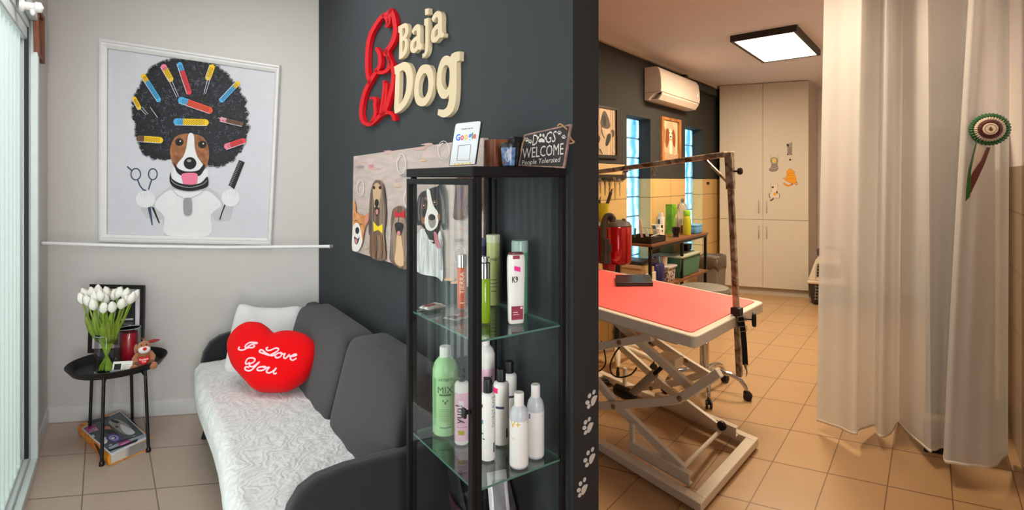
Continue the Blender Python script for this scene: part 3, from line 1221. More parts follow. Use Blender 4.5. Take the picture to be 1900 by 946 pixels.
# certificate in a black frame, leaning on the rim's far side
cf = thing('certificate_frame', 'black-framed certificate leaning at the back of the tray table', 'picture frame', on_tray(214, 3.29))
cpl = Plane(on_tray(214, 3.285, TT), (1, 0.12, 0), V((-0.03, 0.19, 0.98)))
fo = [(167, 527), (267.5, 529), (265, 652), (163, 655)]
fi = [(174, 535), (260.5, 536.5), (258.5, 644), (170, 647)]
mb = MB()
vs, fs = [], []
for q_, d in ((fo, -0.016), (fo, 0.004), (fi, 0.004), (fi, -0.006)):
    vs += [cpl.hit(u, v) + cpl.n * d for u, v in q_]
for i in range(3):
    for j in range(4):
        fs.append((i * 4 + j, i * 4 + (j + 1) % 4, (i + 1) * 4 + (j + 1) % 4, (i + 1) * 4 + j))
fs.append((3, 2, 1, 0))
mb.add(vs, fs)
build('frame', mb, BLACK, parent=cf, sharp=25)
mb = MB()
mb.flat(fi, cpl, -0.005, 0)
q = crop(140, 510, 4.506)
mb.flat(q([(205, 150), (502, 158), (498, 590), (195, 585)]), cpl, -0.0045, 1)
for pts, c in (([(270, 200), (500, 203), (500, 212), (270, 210)], 2), ([(372, 366), (482, 362), (482, 376), (372, 380)], 2), ([(230, 480), (330, 478), (330, 484), (230, 486)], 2),
               ([(395, 402), (480, 400), (480, 403), (395, 405)], 2), ([(400, 414), (470, 412), (470, 415), (400, 417)], 2), ([(145, 575), (345, 580), (345, 632), (142, 632)], 3)):
    mb.flat(q(pts), cpl, -0.004, c)
build('print', mb, [M((216, 208, 212), 0.4), M((32, 30, 34), 0.35), M((190, 188, 190), 0.4), M((222, 190, 205), 0.4)], parent=cf)

# glass vase
vc = on_tray(198, 3.02)
vase = thing('glass_vase', 'clear cylindrical glass vase holding the tulips on the tray table', 'vase', vc)
mb = MB()
mb.lathe(vc, [(0.0, 0.0), (0.054, 0.0), (0.0562, 0.004), (0.0562, 0.205), (0.0548, 0.207), (0.0535, 0.205), (0.0535, 0.012), (0.0, 0.010)], 36)
build('vase_body', mb, CLEAR, parent=vase)
mb = MB()
mb.lathe(vc, [(0.0545, 0.2045), (0.0568, 0.2055), (0.0568, 0.2085), (0.0540, 0.2085), (0.0545, 0.2045)], 36)
build('glass_rim', mb, M((165, 180, 178), 0.15), parent=vase)
mb = MB()
mb.lathe(vc, [(0.045, 0.0005), (0.0566, 0.0005), (0.0566, 0.005), (0.045, 0.004), (0.045, 0.0005)], 36)
build('glass_base', mb, M((165, 180, 178), 0.15), parent=vase)

# tulips
PETAL = M((240, 238, 226), 0.55, var=0.03)
STEM = two_tone('tulip_stem', (96, 130, 26), (150, 176, 52), 20, 0.3, 0.7, 0.5)
LEAF = two_tone('tulip_leaf', (84, 112, 24), (140, 158, 50), 30, 0.3, 0.7, 0.5, stretch=(1, 1, 0.1))
zq = crop(140, 510, 4.506)
heads = [(47, 212), (83, 172), (100, 228), (140, 165), (158, 208), (147, 262), (186, 150), (213, 185), (250, 215), (260, 158), (231, 288), (314, 282), (320, 176), (355, 160), (415, 172), (385, 252), (422, 232), (463, 210), (488, 188)]
dep = [0.0, 0.05, -0.02, 0.07, 0.0, -0.07, 0.09, 0.01, 0.06, 0.1, -0.08, -0.07, 0.08, 0.05, 0.06, -0.04, 0.02, -0.01, 0.03]
rr = random.Random(11)
for i, (hx, hy) in enumerate(heads):
    u, v = zq([(hx, hy)])[0]
    top = at(u, v, 3.02 + dep[i])
    org = vc + V((0, 0, 0.012))
    tl = thing('tulip', 'white tulip with a green stem standing in the clear glass vase', 'tulip', org, 'white tulips in the vase')
    out_ = V((top.x - vc.x, top.y - vc.y, 0))
    fan = out_ * -0.30 + V((rr.uniform(-0.006, 0.006), rr.uniform(-0.006, 0.006), 0))
    if fan.length > 0.043:
        fan = fan.normalized() * 0.043
    foot = org + fan
    waist = vc + V((0, 0, 0.19)) + out_ * 0.31
    w2 = V((waist.x - vc.x, waist.y - vc.y, 0))
    axis = (top - waist).normalized()
    neck = top - axis * 0.02
    path = catmull([tuple(foot), tuple(vc.lerp(waist, 0.5) + V((0, 0, 0.005)) + fan * 0.35), tuple(waist), tuple(waist.lerp(neck, 0.6) + V((0, 0, -0.01))), tuple(neck)], False, 5)
    mb = MB()
    mb.tube(path, 0.0042, 7)
    build('stem', mb, STEM, parent=tl)
    mb = MB()
    R_ = (axis + V((rr.uniform(-.15, .15), rr.uniform(-.15, .15), 0.2))).to_track_quat('Z', 'Y').to_matrix()
    hb = 0.062 + rr.uniform(-0.004, 0.006)
    mb.lathe(neck, [(0.004, -0.004), (0.013, 0.004), (0.0185, 0.016), (0.0195, 0.028), (0.017, 0.043), (0.011, 0.055), (0.004, hb)], 12, R=R_)
    for k in range(3):     # outer petals, slightly apart at the tip
        a = k * 2.094 + rr.uniform(0, 1)
        pv = []
        for z_, r_, w_ in ((0.002, 0.012, 0.4), (0.014, 0.0198, 0.75), (0.03, 0.0212, 0.8), (0.046, 0.018, 0.6), (0.058, 0.012, 0.25), (0.066, 0.009, 0.03)):
            for s_ in (-1, -0.5, 0, 0.5, 1):
                aa = a + s_ * w_
                pv.append(neck + R_ @ V((r_ * math.cos(aa), r_ * math.sin(aa), z_)))
        mb.add(pv, [(r * 5 + c, r * 5 + c + 1, r * 5 + c + 6, r * 5 + c + 5) for r in range(5) for c in range(4)])
    build('bloom', mb, PETAL, parent=tl)
    if i in (0, 4, 7, 10, 11, 15, 17, 9, 13):
        mb = MB()
        p0 = waist - V((0, 0, 0.03))
        p2 = waist.lerp(neck, 0.72) + V((rr.uniform(-.02, .02), -0.02, 0))
        side = V((1, 0.2, 0)).normalized() * 0.017
        pv = []
        for t, w_ in ((0, .3), (.2, .75), (.45, 1.0), (.7, .8), (.88, .4), (1, .03)):
            c_ = p0.lerp(p2, t) + V((0, -0.012 * math.sin(t * 3.1), 0))
            pv += [c_ - side * w_, c_ + V((0, 0.006, 0)), c_ + side * w_]
        mb.add(pv, [(r * 3 + c, r * 3 + c + 1, r * 3 + c + 4, r * 3 + c + 3) for r in range(5) for c in range(2)])
        build('leaf', mb, LEAF, parent=tl, solid=0.001)

# candle in its glass
cc = on_tray(240.5, 3.19)
mb = MB()
mb.lathe(cc, [(0.0, 0.0), (0.054, 0.0), (0.0565, 0.004), (0.0565, 0.198), (0.0552, 0.2), (0.054, 0.198), (0.054, 0.008), (0.0, 0.006)], 36)
mb.lathe(cc, [(0.0545, 0.1955), (0.057, 0.197), (0.057, 0.2), (0.0545, 0.2), (0.0545, 0.1955)], 36, 1)
tag(build('candle_glass', mb, [CLEAR, M((170, 176, 176), 0.15)], origin=cc), 'clear glass cylinder around the red candle on the tray table', 'candle holder')
cd = thing('candle', 'thick dark red pillar candle inside the clear glass cylinder', 'candle', cc + V((-0.003, 0, 0.009)))
mb = MB()
mb.lathe(cc + V((-0.003, 0, 0.009)), [(0.0, 0.0), (0.043, 0.0), (0.044, 0.003), (0.044, 0.158), (0.041, 0.163), (0.03, 0.160), (0.0, 0.158)], 32)
build('wax', mb, M((165, 14, 34), 0.35, var=0.1), parent=cd)
mb = MB()
mb.tube([cc + V((-0.003, 0, 0.165)), cc + V((-0.003, 0, 0.176)), cc + V((0.0, 0, 0.183))], 0.0014, 6)
build('wick', mb, BLACK, parent=cd)

# business cards in a clear holder
bc = on_tray(228, 3.0)
ch = thing('card_holder', 'clear card holder with business cards at the front of the tray', 'card holder', bc)
cx_, cy_ = V((0.97, 0.20, 0)), V((-0.20, 0.97, 0))
mb = MB()
mb.para(bc - cx_ * 0.055 - cy_ * 0.022, cx_ * 0.11, cy_ * 0.044, V((0, 0, 0.004)))
mb.para(bc - cx_ * 0.055 - cy_ * 0.022 + V((0, 0, 0.004)), cx_ * 0.11, cy_ * 0.003, V((0, 0, 0.02)))
mb.para(bc - cx_ * 0.055 + cy_ * 0.012 + V((0, 0, 0.004)), cx_ * 0.11, cy_ * 0.003, V((0, 0, 0.05)) + cy_ * 0.016)
build('holder', mb, M((176, 180, 180), 0.12, var=0.02), parent=ch)
kp = Plane(bc + V((0, 0, 0.004)) - cy_ * 0.018, cx_, V((0, 0, 0.06)) + cy_ * 0.020)
mb = MB()
mb.prism([kp.pt(-0.048, 0.0), kp.pt(0.048, 0.0), kp.pt(0.048, 0.062), kp.pt(-0.048, 0.062)], -kp.n * 0.012)


def kflat(pts, off, m):
    mb.poly([kp.pt(x, y, off) for x, y in pts], m)


kflat([(-0.040, 0.016), (-0.006, 0.016), (-0.006, 0.050), (-0.040, 0.050)], 0.0004, 1)
for x in (-0.037, -0.028, -0.016):
    kflat([(x, 0.008), (x + 0.006, 0.008), (x + 0.006, 0.018), (x, 0.018)], 0.0005, 1)
for k in range(5):
    kflat([(0.002, 0.042 - k * 0.006), (0.036 - (k % 2) * 0.012, 0.042 - k * 0.006), (0.036 - (k % 2) * 0.012, 0.0405 - k * 0.006), (0.002, 0.0405 - k * 0.006)], 0.0004, 2)
tag(build('cards', mb, [M((232, 228, 218), 0.5), BLACK, M((130, 128, 124), 0.5)], parent=ch), 'cream business cards with a black animal silhouette')

# plush dog
tc = on_tray(267, 3.07)
FURB = M((172, 112, 74), 0.95, bump=0.6, bscale=320, sheen=0.3)
pd = thing('plush_dog', 'small sitting brown plush dog holding a red heart on the tray', 'plush toy', tc)
fwd = V((-tc.x, -tc.y, 0)).normalized()
rt = V((fwd.y, -fwd.x, 0)) * -1
UZ = V((0, 0, 1))


def pp(r, f, z):
    return tc + rt * r + fwd * f + UZ * z


mb = MB()
mb.superell(pp(0, -0.005, 0.055), rt * 0.036, fwd * 0.032, UZ * 0.052, mat=0, n=20, m=12)
mb.superell(pp(0.0, 0.004, 0.122), rt * 0.033, fwd * 0.033, UZ * 0.034, n=20, m=12)
for s_ in (-1, 1):
    mb.tube([pp(0.026 * s_, 0, 0.09), pp(0.042 * s_, 0.012, 0.065), pp(0.036 * s_, 0.035, 0.046)], [0.013, 0.015, 0.014], 10)
    mb.tube([pp(0.022 * s_, 0.0, 0.02), pp(0.04 * s_, 0.03, 0.018), pp(0.046 * s_, 0.05, 0.02)], [0.018, 0.018, 0.02], 10)
    mb.superell(pp(0.046 * s_, 0.056, 0.023), rt * 0.019, fwd * 0.012, UZ * 0.022, n=14, m=8)
build('body', mb, FURB, parent=pd)
for s_, tilt in ((-1, 0.0), (1, 0.0)):
    mb = MB()
    if s_ < 0:
        mb.superell(pp(-0.037, 0.002, 0.118), rt * 0.010 + UZ * 0.004, fwd * 0.018, UZ * 0.026, n=14, m=8)
        m_ = FURB
    else:
        mb.tube([pp(0.024, 0, 0.145), pp(0.05, 0.004, 0.15), pp(0.075, 0.008, 0.152)], [0.008, 0.01, 0.004], 8)
        m_ = M((150, 40, 36), 0.9)
    build('ear', mb, m_, parent=pd)
mb = MB()
mb.superell(pp(0.002, 0.026, 0.112), rt * 0.030, fwd * 0.022, UZ * 0.022, n=18, m=10)
tag(build('muzzle', mb, M((236, 230, 222), 0.95, bump=0.4, bscale=300), parent=pd), 'white muzzle')
mb = MB()
mb.superell(pp(0.004, 0.050, 0.122), rt * 0.010, fwd * 0.008, UZ * 0.009, n=14, m=8)
tag(build('nose', mb, M((205, 16, 24), 0.6), parent=pd), 'red button nose')
mb = MB()
for s_ in (-1, 1):
    mb.superell(pp(0.012 * s_, 0.032, 0.141), rt * 0.0035, fwd * 0.003, UZ * 0.004, n=10, m=6)
build('eye', mb, BLACK, parent=pd)
mb = MB()
for s_ in (-1, 0, 1):
    mb.tube([pp(0.002 + 0.004 * s_, 0.0, 0.152), pp(0.006 * s_, -0.004, 0.166), pp(0.016 * s_ + .004, -0.002, 0.174)], [0.002, 0.0015, 0.0008], 6)
build('hair_tuft', mb, FURB, parent=pd)
mb = MB()
hp = [(0, 0.012), (0.008, 0.022), (0.02, 0.024), (0.028, 0.014), (0.026, 0.0), (0.014, -0.016), (0, -0.027), (-0.014, -0.016), (-0.026, 0.0), (-0.028, 0.014), (-0.02, 0.024), (-0.008, 0.022)]
hpl2 = Plane(pp(0, 0.062, 0.060), rt, UZ - fwd * 0.2)
n_ = len(hp)
vs = [hpl2.pt(x, y, 0) for x, y in hp] + [hpl2.pt(x * .8, y * .8, 0.008) for x, y in hp] + [hpl2.pt(x * .8, y * .8, -0.012) for x, y in hp] + [hpl2.pt(0, 0, 0.011)]
fs = [(i, (i + 1) % n_, n_ + (i + 1) % n_, n_ + i) for i in range(n_)] + [((i + 1) % n_, i, 2 * n_ + i, 2 * n_ + (i + 1) % n_) for i in range(n_)]
fs += [(n_ + i, n_ + (i + 1) % n_, 3 * n_) for i in range(n_)] + [tuple(range(3 * n_ - 1, 2 * n_ - 1, -1))]
mb.add(vs, fs)
for txt, x0, x1, y0, y1 in (('Kocham', -0.021, 0.021, 0.004, 0.014), ('Cię', -0.009, 0.010, -0.010, 0.001)):
    tv, tf, _ = text_mesh(txt, 0.02)
    mb.add([hpl2.pt(x0 + (x1 - x0) * x, y0 + (y1 - y0) * y, 0.0118) for x, y in tv], tf, 1)
tag(build('heart', mb, [M((200, 14, 26), 0.8), M((245, 225, 225), 0.7)], parent=pd), 'red plush heart with white words')

# ------------------------------------------------------------------ book and magazines on the floor under the table
bk = thing('thick_book', 'thick orange-covered book lying under the magazines on the floor', 'book', onz(210, 828, 0))
n0, l0, r0 = onz(203, 864, 0), onz(147, 806, 0), onz(281, 832, 0)
ex, ey = (l0 - n0), (r0 - n0)
ORANGE = two_tone('book_cover', (225, 90, 30), (240, 176, 40), 14, 0.35, 0.65, 0.4, distortion=2)
H = 0.062
mb = MB()
mb.para(n0, ex, ey, UZ * 0.004)
mb.para(n0 + UZ * (H - 0.004), ex, ey, UZ * 0.004)
# the spine closes the long side towards the window
sp_ = [n0 + ex.normalized() * 0.0 + UZ * z + ey.normalized() * (-0.008 * math.sin(math.pi * z / H)) for z in [H * k / 8 for k in range(9)]]
mb.prism(sp_ + [n0 + UZ * H + ey.normalized() * 0.006, n0 + ey.normalized() * 0.006], ex)
build('cover', mb, ORANGE, parent=bk)
mb = MB()
mb.para(n0 + ex * 0.012 + ey * 0.03 + UZ * 0.004, ex * 0.976, ey * 0.94, UZ * (H - 0.008))
build('pages', mb, two_tone('book_pages', (150, 146, 142), (222, 216, 208), 160, 0.3, 0.7, 0.8, stretch=(0.02, 0.02, 1), kind='wave'), parent=bk)


def magazine(name, label, corners, z, th_, mats):
    """corners by picture points (far-left, far-right, near-right, near-left) on top of the pile"""
    pts = [onz(u, v, z + th_) for u, v in corners]
    mb = MB()
    mb.prism([p - UZ * th_ for p in pts], UZ * th_, 0)
    return mb, Plane(pts[3], (pts[2] - pts[3]), (pts[0] - pts[3]))


zc = crop(130, 740, 6.306)
# lower, darker magazine
cor = zc([(190, 258), (455, 196), (905, 455), (500, 640)])
mb, mp = magazine('m', '', cor, H, 0.006, None)
mp.n = UZ.copy()
q = [(190, 258), (455, 196), (470, 225), (210, 300)]
mb.flat(zc([(192, 262), (452, 200), (895, 452), (500, 632)]), mp, 0.0003, 1)
mb.flat(zc([(240, 262), (400, 224), (402, 228), (242, 267)]), mp, 0.0006, 0)
tag(build('magazine', mb, [M((215, 215, 215), 0.4), M((34, 36, 40), 0.35)]), 'dark magazine between the orange book and the top magazine', 'magazine')
# upper magazine with the dog and rosette cover
cor = zc([(137, 340), (585, 137), (912, 440), (483, 652)])
mb, mp = magazine('m', '', cor, H + 0.0062, 0.006, None)
mp.n = UZ.copy()
mm = [M((225, 225, 228), 0.35), M((62, 76, 82), 0.3), M((172, 20, 120), 0.35), M((236, 230, 235), 0.4), M((170, 168, 158), 0.6), M((20, 22, 26), 0.4), M((205, 130, 110), 0.5), M((80, 64, 140), 0.4), M((170, 160, 200), 0.4), M((150, 165, 172), 0.4)]
z_ = [0.0002]


def mf(pts, c):
    z_[0] += 0.0001
    mb.flat(zc(pts), mp, z_[0], c)


mf([(150, 342), (583, 147), (896, 438), (484, 636)], 1)
mf([(190, 262), (450, 200), (470, 220), (228, 305)], 5)
mf([(450, 560), (880, 405), (896, 438), (484, 636)], 9)
mf([(440, 600), (800, 462), (780, 500), (470, 615)], 5)
mf([(165, 350), (285, 300), (335, 370), (215, 400)], 2)
mf(ell(610, 330, 150, 62, 0.55), 4)
mf(catmull([(450, 265), (520, 245), (590, 280), (590, 335), (545, 345), (480, 310)], True, 4), 4)
mf(ell(525, 262, 55, 18, 0.3), 5)
mf(ell(548, 325, 18, 10, 0.3), 5)
mf(catmull([(590, 300), (680, 330), (760, 390), (700, 420), (620, 380)], True, 4), 3)
mf(ell(440, 325, 48, 26, 0.2), 5)
mf(ell(440, 345, 40, 28, 0.3), 6)
mf(ell(480, 390, 80, 30, 0.3), 5)
mf(ell(400, 485, 40, 42, 0.2), 3)
mf(ell(388, 498, 12, 9), 5)
mf(ell(510, 455, 90, 50, 0.05), 7)
mf(ell(510, 455, 58, 32, 0.05), 8)
mf(ell(510, 455, 34, 20, 0.05), 7)
mf(ell(502, 458, 20, 12), 3)
mf([(565, 518), (690, 474), (718, 500), (590, 556)], 2)
mf([(245, 430), (275, 415), (292, 440), (262, 458)], 3)
z_[0] += 0.0002
text_quad(mb, 'TOWER', zc([(215, 358), (308, 330), (320, 346), (228, 375)]), mp, z_[0], 3, 0.01)
text_quad(mb, 'GROOMER', zc([(215, 382), (325, 345), (335, 362), (225, 398)]), mp, z_[0], 3, 0.01)
text_quad(mb, 'ROZMOWY', zc([(588, 528), (690, 490), (700, 502), (600, 541)]), mp, z_[0], 3, 0.01)
for k in range(3):
    mb.flat(zc([(450 + k * 40, 540 - k * 14), (760 - k * 20, 425 + k * 6), (763 - k * 20, 431 + k * 6), (453 + k * 40, 547 - k * 14)]), mp, z_[0], 3)
tag(build('magazine', mb, mm), 'glossy top magazine with a shaggy dog and purple rosette on its cover', 'magazine')

# ================================================================== SIGN ON THE DARK WALL
zs = crop(640, 0, 3.785)
SD = 0.021
SFR = Plane(E + WN * SD, -WD)      # the letters' front faces
CREAM = M((222, 202, 166), 0.6, var=0.02)
SRED = M((208, 4, 24), 0.5, var=0.02, spec=0.3)
sign = thing('wall_sign', 'raised wall sign with a red dog outline and cream letters reading Baja Dog', 'sign', DARK.hit(760, 120))


def raised(name, loops, depth, mat, front=SFR, lab=None):
    """loops of picture points on the front plane, given a real thickness back to the wall"""
    lp = [[front.loc(u, v) for u, v in l] for l in loops]
    vs, fs = curve_mesh(lp, depth / 2, 0.0)
    mb = MB()
    mb.add([front.pt(p.x, p.y, p.z - depth / 2) for p in vs], fs)
    o = build(name, mb, mat, parent=sign, sharp=30)
    return tag(o, lab) if lab else o


def loop(pts, n=5, smooth=True):
    return zs(catmull(pts, True, n) if smooth else pts)


def mix_loop(segs):
    """corners joined by smooth stretches: list of open paths"""
    out = []
    for sgm in segs:
        out += catmull(sgm, False, 5) if len(sgm) > 2 else list(sgm)
    return zs(out)


raised('letter', [mix_loop([[(374, 188), (400, 172), (425, 162), (440, 174), (445, 212), (438, 246), (426, 266)], [(426, 266), (438, 282), (440, 320), (431, 365), (408, 402), (390, 413), (379, 417)], [(379, 413), (382, 300), (383, 232)], [(375, 228), (375, 190)]]),
                  mix_loop([[(402, 203), (416, 196), (422, 206), (420, 234), (412, 250), (403, 258)]]), mix_loop([[(402, 291), (414, 285), (420, 303), (416, 342), (408, 360), (401, 368)]])], SD - 0.002, CREAM, lab='letter B')
raised('letter', [mix_loop([[(468, 220), (484, 190), (508, 170), (526, 178), (530, 210), (528, 270), (530, 302)], [(540, 306), (537, 343), (522, 350)], [(514, 345), (490, 370), (468, 368), (458, 345), (461, 300), (480, 270), (503, 252)], [(504, 228), (498, 212), (486, 222), (478, 242)]]),
                  mix_loop([[(502, 284), (486, 300), (479, 325), (486, 342), (501, 324)]])], SD - 0.002, CREAM, lab='small letter a')
raised('letter', [mix_loop([[(558, 134), (585, 124)], [(585, 124), (586, 230), (584, 330), (577, 370), (562, 396), (544, 408)], [(543, 378), (556, 372), (562, 345), (564, 250), (565, 182)], [(556, 178), (557, 136)]]),
                  zs([(562, 64), (586, 57), (587, 99), (563, 107)])], SD - 0.002, CREAM, lab='small letter j')
raised('letter', [mix_loop([[(608, 132), (624, 98), (650, 77), (672, 84), (681, 115), (680, 180), (682, 226)], [(695, 232), (692, 258), (676, 264)], [(664, 264), (640, 294), (616, 298), (603, 275), (607, 225), (628, 185), (652, 165)], [(654, 135), (645, 119), (630, 136), (620, 155)]]),
                  mix_loop([[(651, 200), (634, 217), (627, 240), (634, 260), (651, 242)]])], SD - 0.002, CREAM, lab='last letter a of Baja')
raised('letter', [mix_loop([[(342, 470), (380, 450), (415, 435), (448, 447), (470, 490), (476, 560), (465, 650), (433, 728), (388, 780), (350, 797)], [(345, 760), (352, 620), (356, 522)], [(343, 520), (342, 472)]]),
                  mix_loop([[(384, 503), (408, 493), (426, 514), (433, 562), (427, 640), (405, 704), (377, 732)], [(377, 726), (383, 600), (384, 508)]])], SD - 0.002, CREAM, lab='letter D')
raised('letter', [loop([(562, 452), (598, 464), (618, 520), (620, 600), (602, 680), (570, 733), (538, 746), (505, 730), (488, 680), (486, 610), (500, 530), (528, 470)]),
                  loop([(558, 513), (577, 530), (586, 580), (581, 640), (562, 680), (540, 688), (522, 668), (517, 612), (530, 548)])], SD - 0.002, CREAM, lab='small letter o')
raised('letter', [mix_loop([[(643, 570), (652, 490), (678, 415), (712, 390), (740, 402)], [(750, 378), (775, 366), (806, 360)], [(804, 425), (786, 432)], [(783, 440), (784, 560), (780, 680), (764, 765), (730, 810), (690, 824), (650, 806)], [(655, 766), (690, 770), (716, 750), (728, 705), (732, 662)], [(728, 668), (704, 692), (676, 688), (654, 650), (643, 600)]]),
                  loop([(712, 456), (732, 480), (735, 540), (729, 595), (712, 630), (692, 613), (678, 570), (680, 510), (692, 472)])], SD - 0.002, CREAM, lab='small letter g')

# the red dog: bent strokes of one thickness, cut from one sheet
strokes = [
    ([(322, 70), (300, 92), (268, 108), (236, 140), (205, 188), (178, 240), (160, 310), (153, 400), (153, 480), (160, 540), (172, 572)], 25),
    ([(172, 572), (145, 625), (124, 690), (112, 760), (112, 820), (130, 862), (168, 874), (205, 850), (240, 815), (275, 794), (308, 790), (332, 806), (344, 838)], 25),
    ([(318, 72), (335, 105), (345, 150), (352, 205), (345, 255), (328, 300), (300, 345), (282, 380)], 30),
    ([(318, 78), (308, 120), (305, 160), (290, 182)], 24),
    ([(268, 110), (290, 130), (300, 160)], 26),
    ([(290, 350), (302, 395), (312, 440), (300, 485), (268, 506), (235, 508), (215, 492)], 25),
    ([(222, 342), (240, 380), (245, 425), (238, 468), (218, 500), (190, 545), (168, 582)], 25),
    ([(300, 400), (325, 450), (338, 520), (330, 600), (310, 680), (290, 750), (268, 800)], 27),
    ([(272, 572), (268, 650), (258, 720), (246, 795), (258, 800), (282, 700), (290, 590)], 16),
    ([(182, 690), (210, 694), (208, 740), (212, 785), (200, 830), (182, 858)], 22),
]
mb = MB()
for path, w in strokes:
    pth = zs(catmull(path, False, 5))
    l, r = ribbon(pth, w * 0.95 / 3.785)
    n = len(pth)
    # flat bar with slightly eased front edges
    for i in range(n - 1):
        q = [l[i], l[i + 1], r[i + 1], r[i]]
        top = [SFR.hit(u, v) for u, v in q]
        bot = [p - SFR.n * (SD - 0.002) for p in top]
        fs = [(0, 1, 2, 3), (7, 6, 5, 4), (1, 0, 4, 5), (3, 2, 6, 7)]
        if i == 0:
            fs.append((0, 3, 7, 4))
        if i == n - 2:
            fs.append((2, 1, 5, 6))
        mb.add(top + bot, fs)
    for (u, v), (a, b) in ((pth[0], pth[1]), (pth[-1], pth[-2])):
        c = ell(u, v, w * 0.43 / 3.785, w * 0.48 / 3.785, 0, 14)
        mb.prism([SFR.hit(*p) for p in c], -SFR.n * (SD - 0.0022))
tag(build('dog_emblem', mb, SRED, parent=sign, sharp=30), 'red outline of a sitting dog')

# ================================================================== CANVAS PAINTING
zcv = crop(650, 250, 3.264)
CV = Plane(E + WN * 0.022, -WD)
canvas = thing('canvas_painting', 'wide painted canvas of several dogs and soap bubbles on the dark wall', 'painting', DARK.hit(770, 480))
mb = MB()
cq = [(656, 290), (897, 255.5), (897, 541), (653, 465)]
mb.prism([CV.hit(u, v) for u, v in cq], -WN * 0.021)
SKYP = two_tone('painted_sky', (184, 168, 160), (214, 186, 182), 5, 0.42, 0.8, 0.8, stretch=(1, 1, 5), distortion=1.2)
build('stretched_canvas', mb, [SKYP], parent=canvas)
cm = [M((205, 165, 160), 0.8), two_tone('painted_brown', (84, 60, 46), (140, 112, 92), 30, 0.35, 0.65, stretch=(1, 1, 0.2)), M((196, 160, 128), 0.8), M((20, 18, 20), 0.7), M((210, 130, 138), 0.7), M((240, 206, 20), 0.6), M((205, 20, 32), 0.6),
      two_tone('painted_orange', (196, 120, 60), (222, 160, 100), 30, 0.4, 0.6), M((236, 230, 222), 0.7), two_tone('painted_black', (18, 18, 22), (60, 62, 66), 40, 0.5, 0.8, stretch=(1, 1, .3)),
      two_tone('painted_white', (190, 196, 196), (232, 234, 232), 40, 0.4, 0.6, stretch=(1, 1, 0.2)), M((222, 216, 216), 0.7), two_tone('painted_liver', (70, 36, 28), (120, 76, 60), 24, 0.4, 0.6), M((150, 96, 60), 0.7), M((150, 140, 138), 0.7), M((110, 70, 96), 0.7), M((46, 38, 36), 0.7), M((216, 176, 140), 0.7)]
mb = MB()
L_ = [0.0004]


def cf_(pts, c, sm=True, n=4):
    L_[0] += 0.00012
    pts = zcv(catmull(pts, True, n) if sm else pts)
    pts = [(min(p[0], 896.5), p[1]) for p in pts]
    mb.flat(pts, CV, L_[0], c)


def cs_(pts, w, c):
    L_[0] += 0.00004
    mb.stroke(zcv(catmull(pts, False, 4)), w / 3.264, CV, L_[0], c)


rr = random.Random(5)
for x, y, w_, h_, c in ((60, 165, 60, 8, 0), (150, 210, 70, 10, 0), (130, 190, 30, 9, 4), (230, 105, 60, 7, 0), (420, 85, 80, 11, 0), (440, 150, 60, 8, 17), (280, 305, 50, 9, 17), (290, 270, 40, 8, 0), (90, 680, 30, 9, 17), (690, 570, 60, 9, 0), (680, 500, 30, 6, 0),
                        (470, 60, 70, 7, 0), (60, 190, 50, 6, 14), (330, 240, 60, 7, 14), (600, 870, 60, 16, 17), (640, 890, 50, 16, 17), (660, 640, 60, 8, 14)):
    for k in range(3):
        cf_(ell(x + rr.uniform(-8, 8), y + rr.uniform(-8, 8), w_ * rr.uniform(0.3, 0.6), h_ * rr.uniform(0.3, 0.6), -0.08, 12), c, False)
for x, y, rx, ry in ((308, 175, 27, 60), (60, 320, 21, 50), (345, 385, 22, 56), (564, 92, 34, 54), (662, 728, 35, 58)):
    e = ell(x, y, rx, ry, 0, 28)
    cs_(e + [e[0]], 3.0, 11)
    cs_(ell(x, y, rx * 0.75, ry * 0.78, 0, 28)[2:11], 2.0, 11)
    cs_(ell(x, y, rx * 0.75, ry * 0.78, 0, 28)[16:22], 4.0, 11)
# corgi at the left edge
cf_([(22, 395), (32, 425), (36, 470), (62, 482), (86, 490), (114, 474), (110, 520), (92, 558), (82, 600), (74, 650), (48, 704), (22, 700), (10, 690), (14, 560), (16, 440)], 7)
cf_([(84, 548), (100, 500), (112, 482), (106, 520)], 4)
cf_([(20, 545), (45, 535), (62, 570), (68, 610), (70, 660), (46, 704), (12, 692), (12, 600)], 8)
cf_(ell(42, 580, 12, 21), 3, False)
cf_([(24, 615), (44, 630), (56, 615), (50, 645), (38, 664), (26, 650)], 16)
cf_([(26, 630), (42, 636), (40, 658), (30, 655)], 4)
for p in ([(26, 525), (33, 517), (40, 524)], [(58, 545), (66, 537), (72, 545)]):
    cs_(p, 3, 3)
# long-haired hound
cf_([(158, 274), (188, 285), (204, 320), (212, 400), (216, 500), (205, 590), (212, 690), (205, 762), (120, 735), (118, 620), (110, 590), (114, 450), (122, 350), (138, 292)], 1)
for k in range(16):
    x = 116 + k * 6.2
    if 140 < x < 182:
        continue
    cs_([(x + (160 - x) * 0.25, 330), (x, 430), (x + rr.uniform(-4, 4), 590)], 2.2, rr.choice([16, 2, 14]))
cf_([(140, 312), (160, 290), (184, 312), (186, 350), (178, 400), (174, 450), (160, 472), (146, 452), (142, 400), (136, 350)], 2)
cf_([(146, 440), (172, 440), (174, 470), (162, 494), (150, 478)], 16)
cf_([(153, 455), (168, 455), (166, 480), (156, 480)], 4)
cf_(ell(160, 413, 13, 24), 3, False)
for x in (143, 180):
    cf_(ell(x, 320, 8, 10), 3, False)
for k in range(10):
    x = 124 + k * 8.6
    cs_([(x, 610), (x + 3, 680), (x - 2, 735 + k * 2)], 2.5, rr.choice([16, 13, 2]))
cf_([(138, 524), (166, 556), (195, 540), (194, 597), (168, 576), (141, 586)], 5, False)
cf_(ell(167, 565, 8, 10), 5, False)
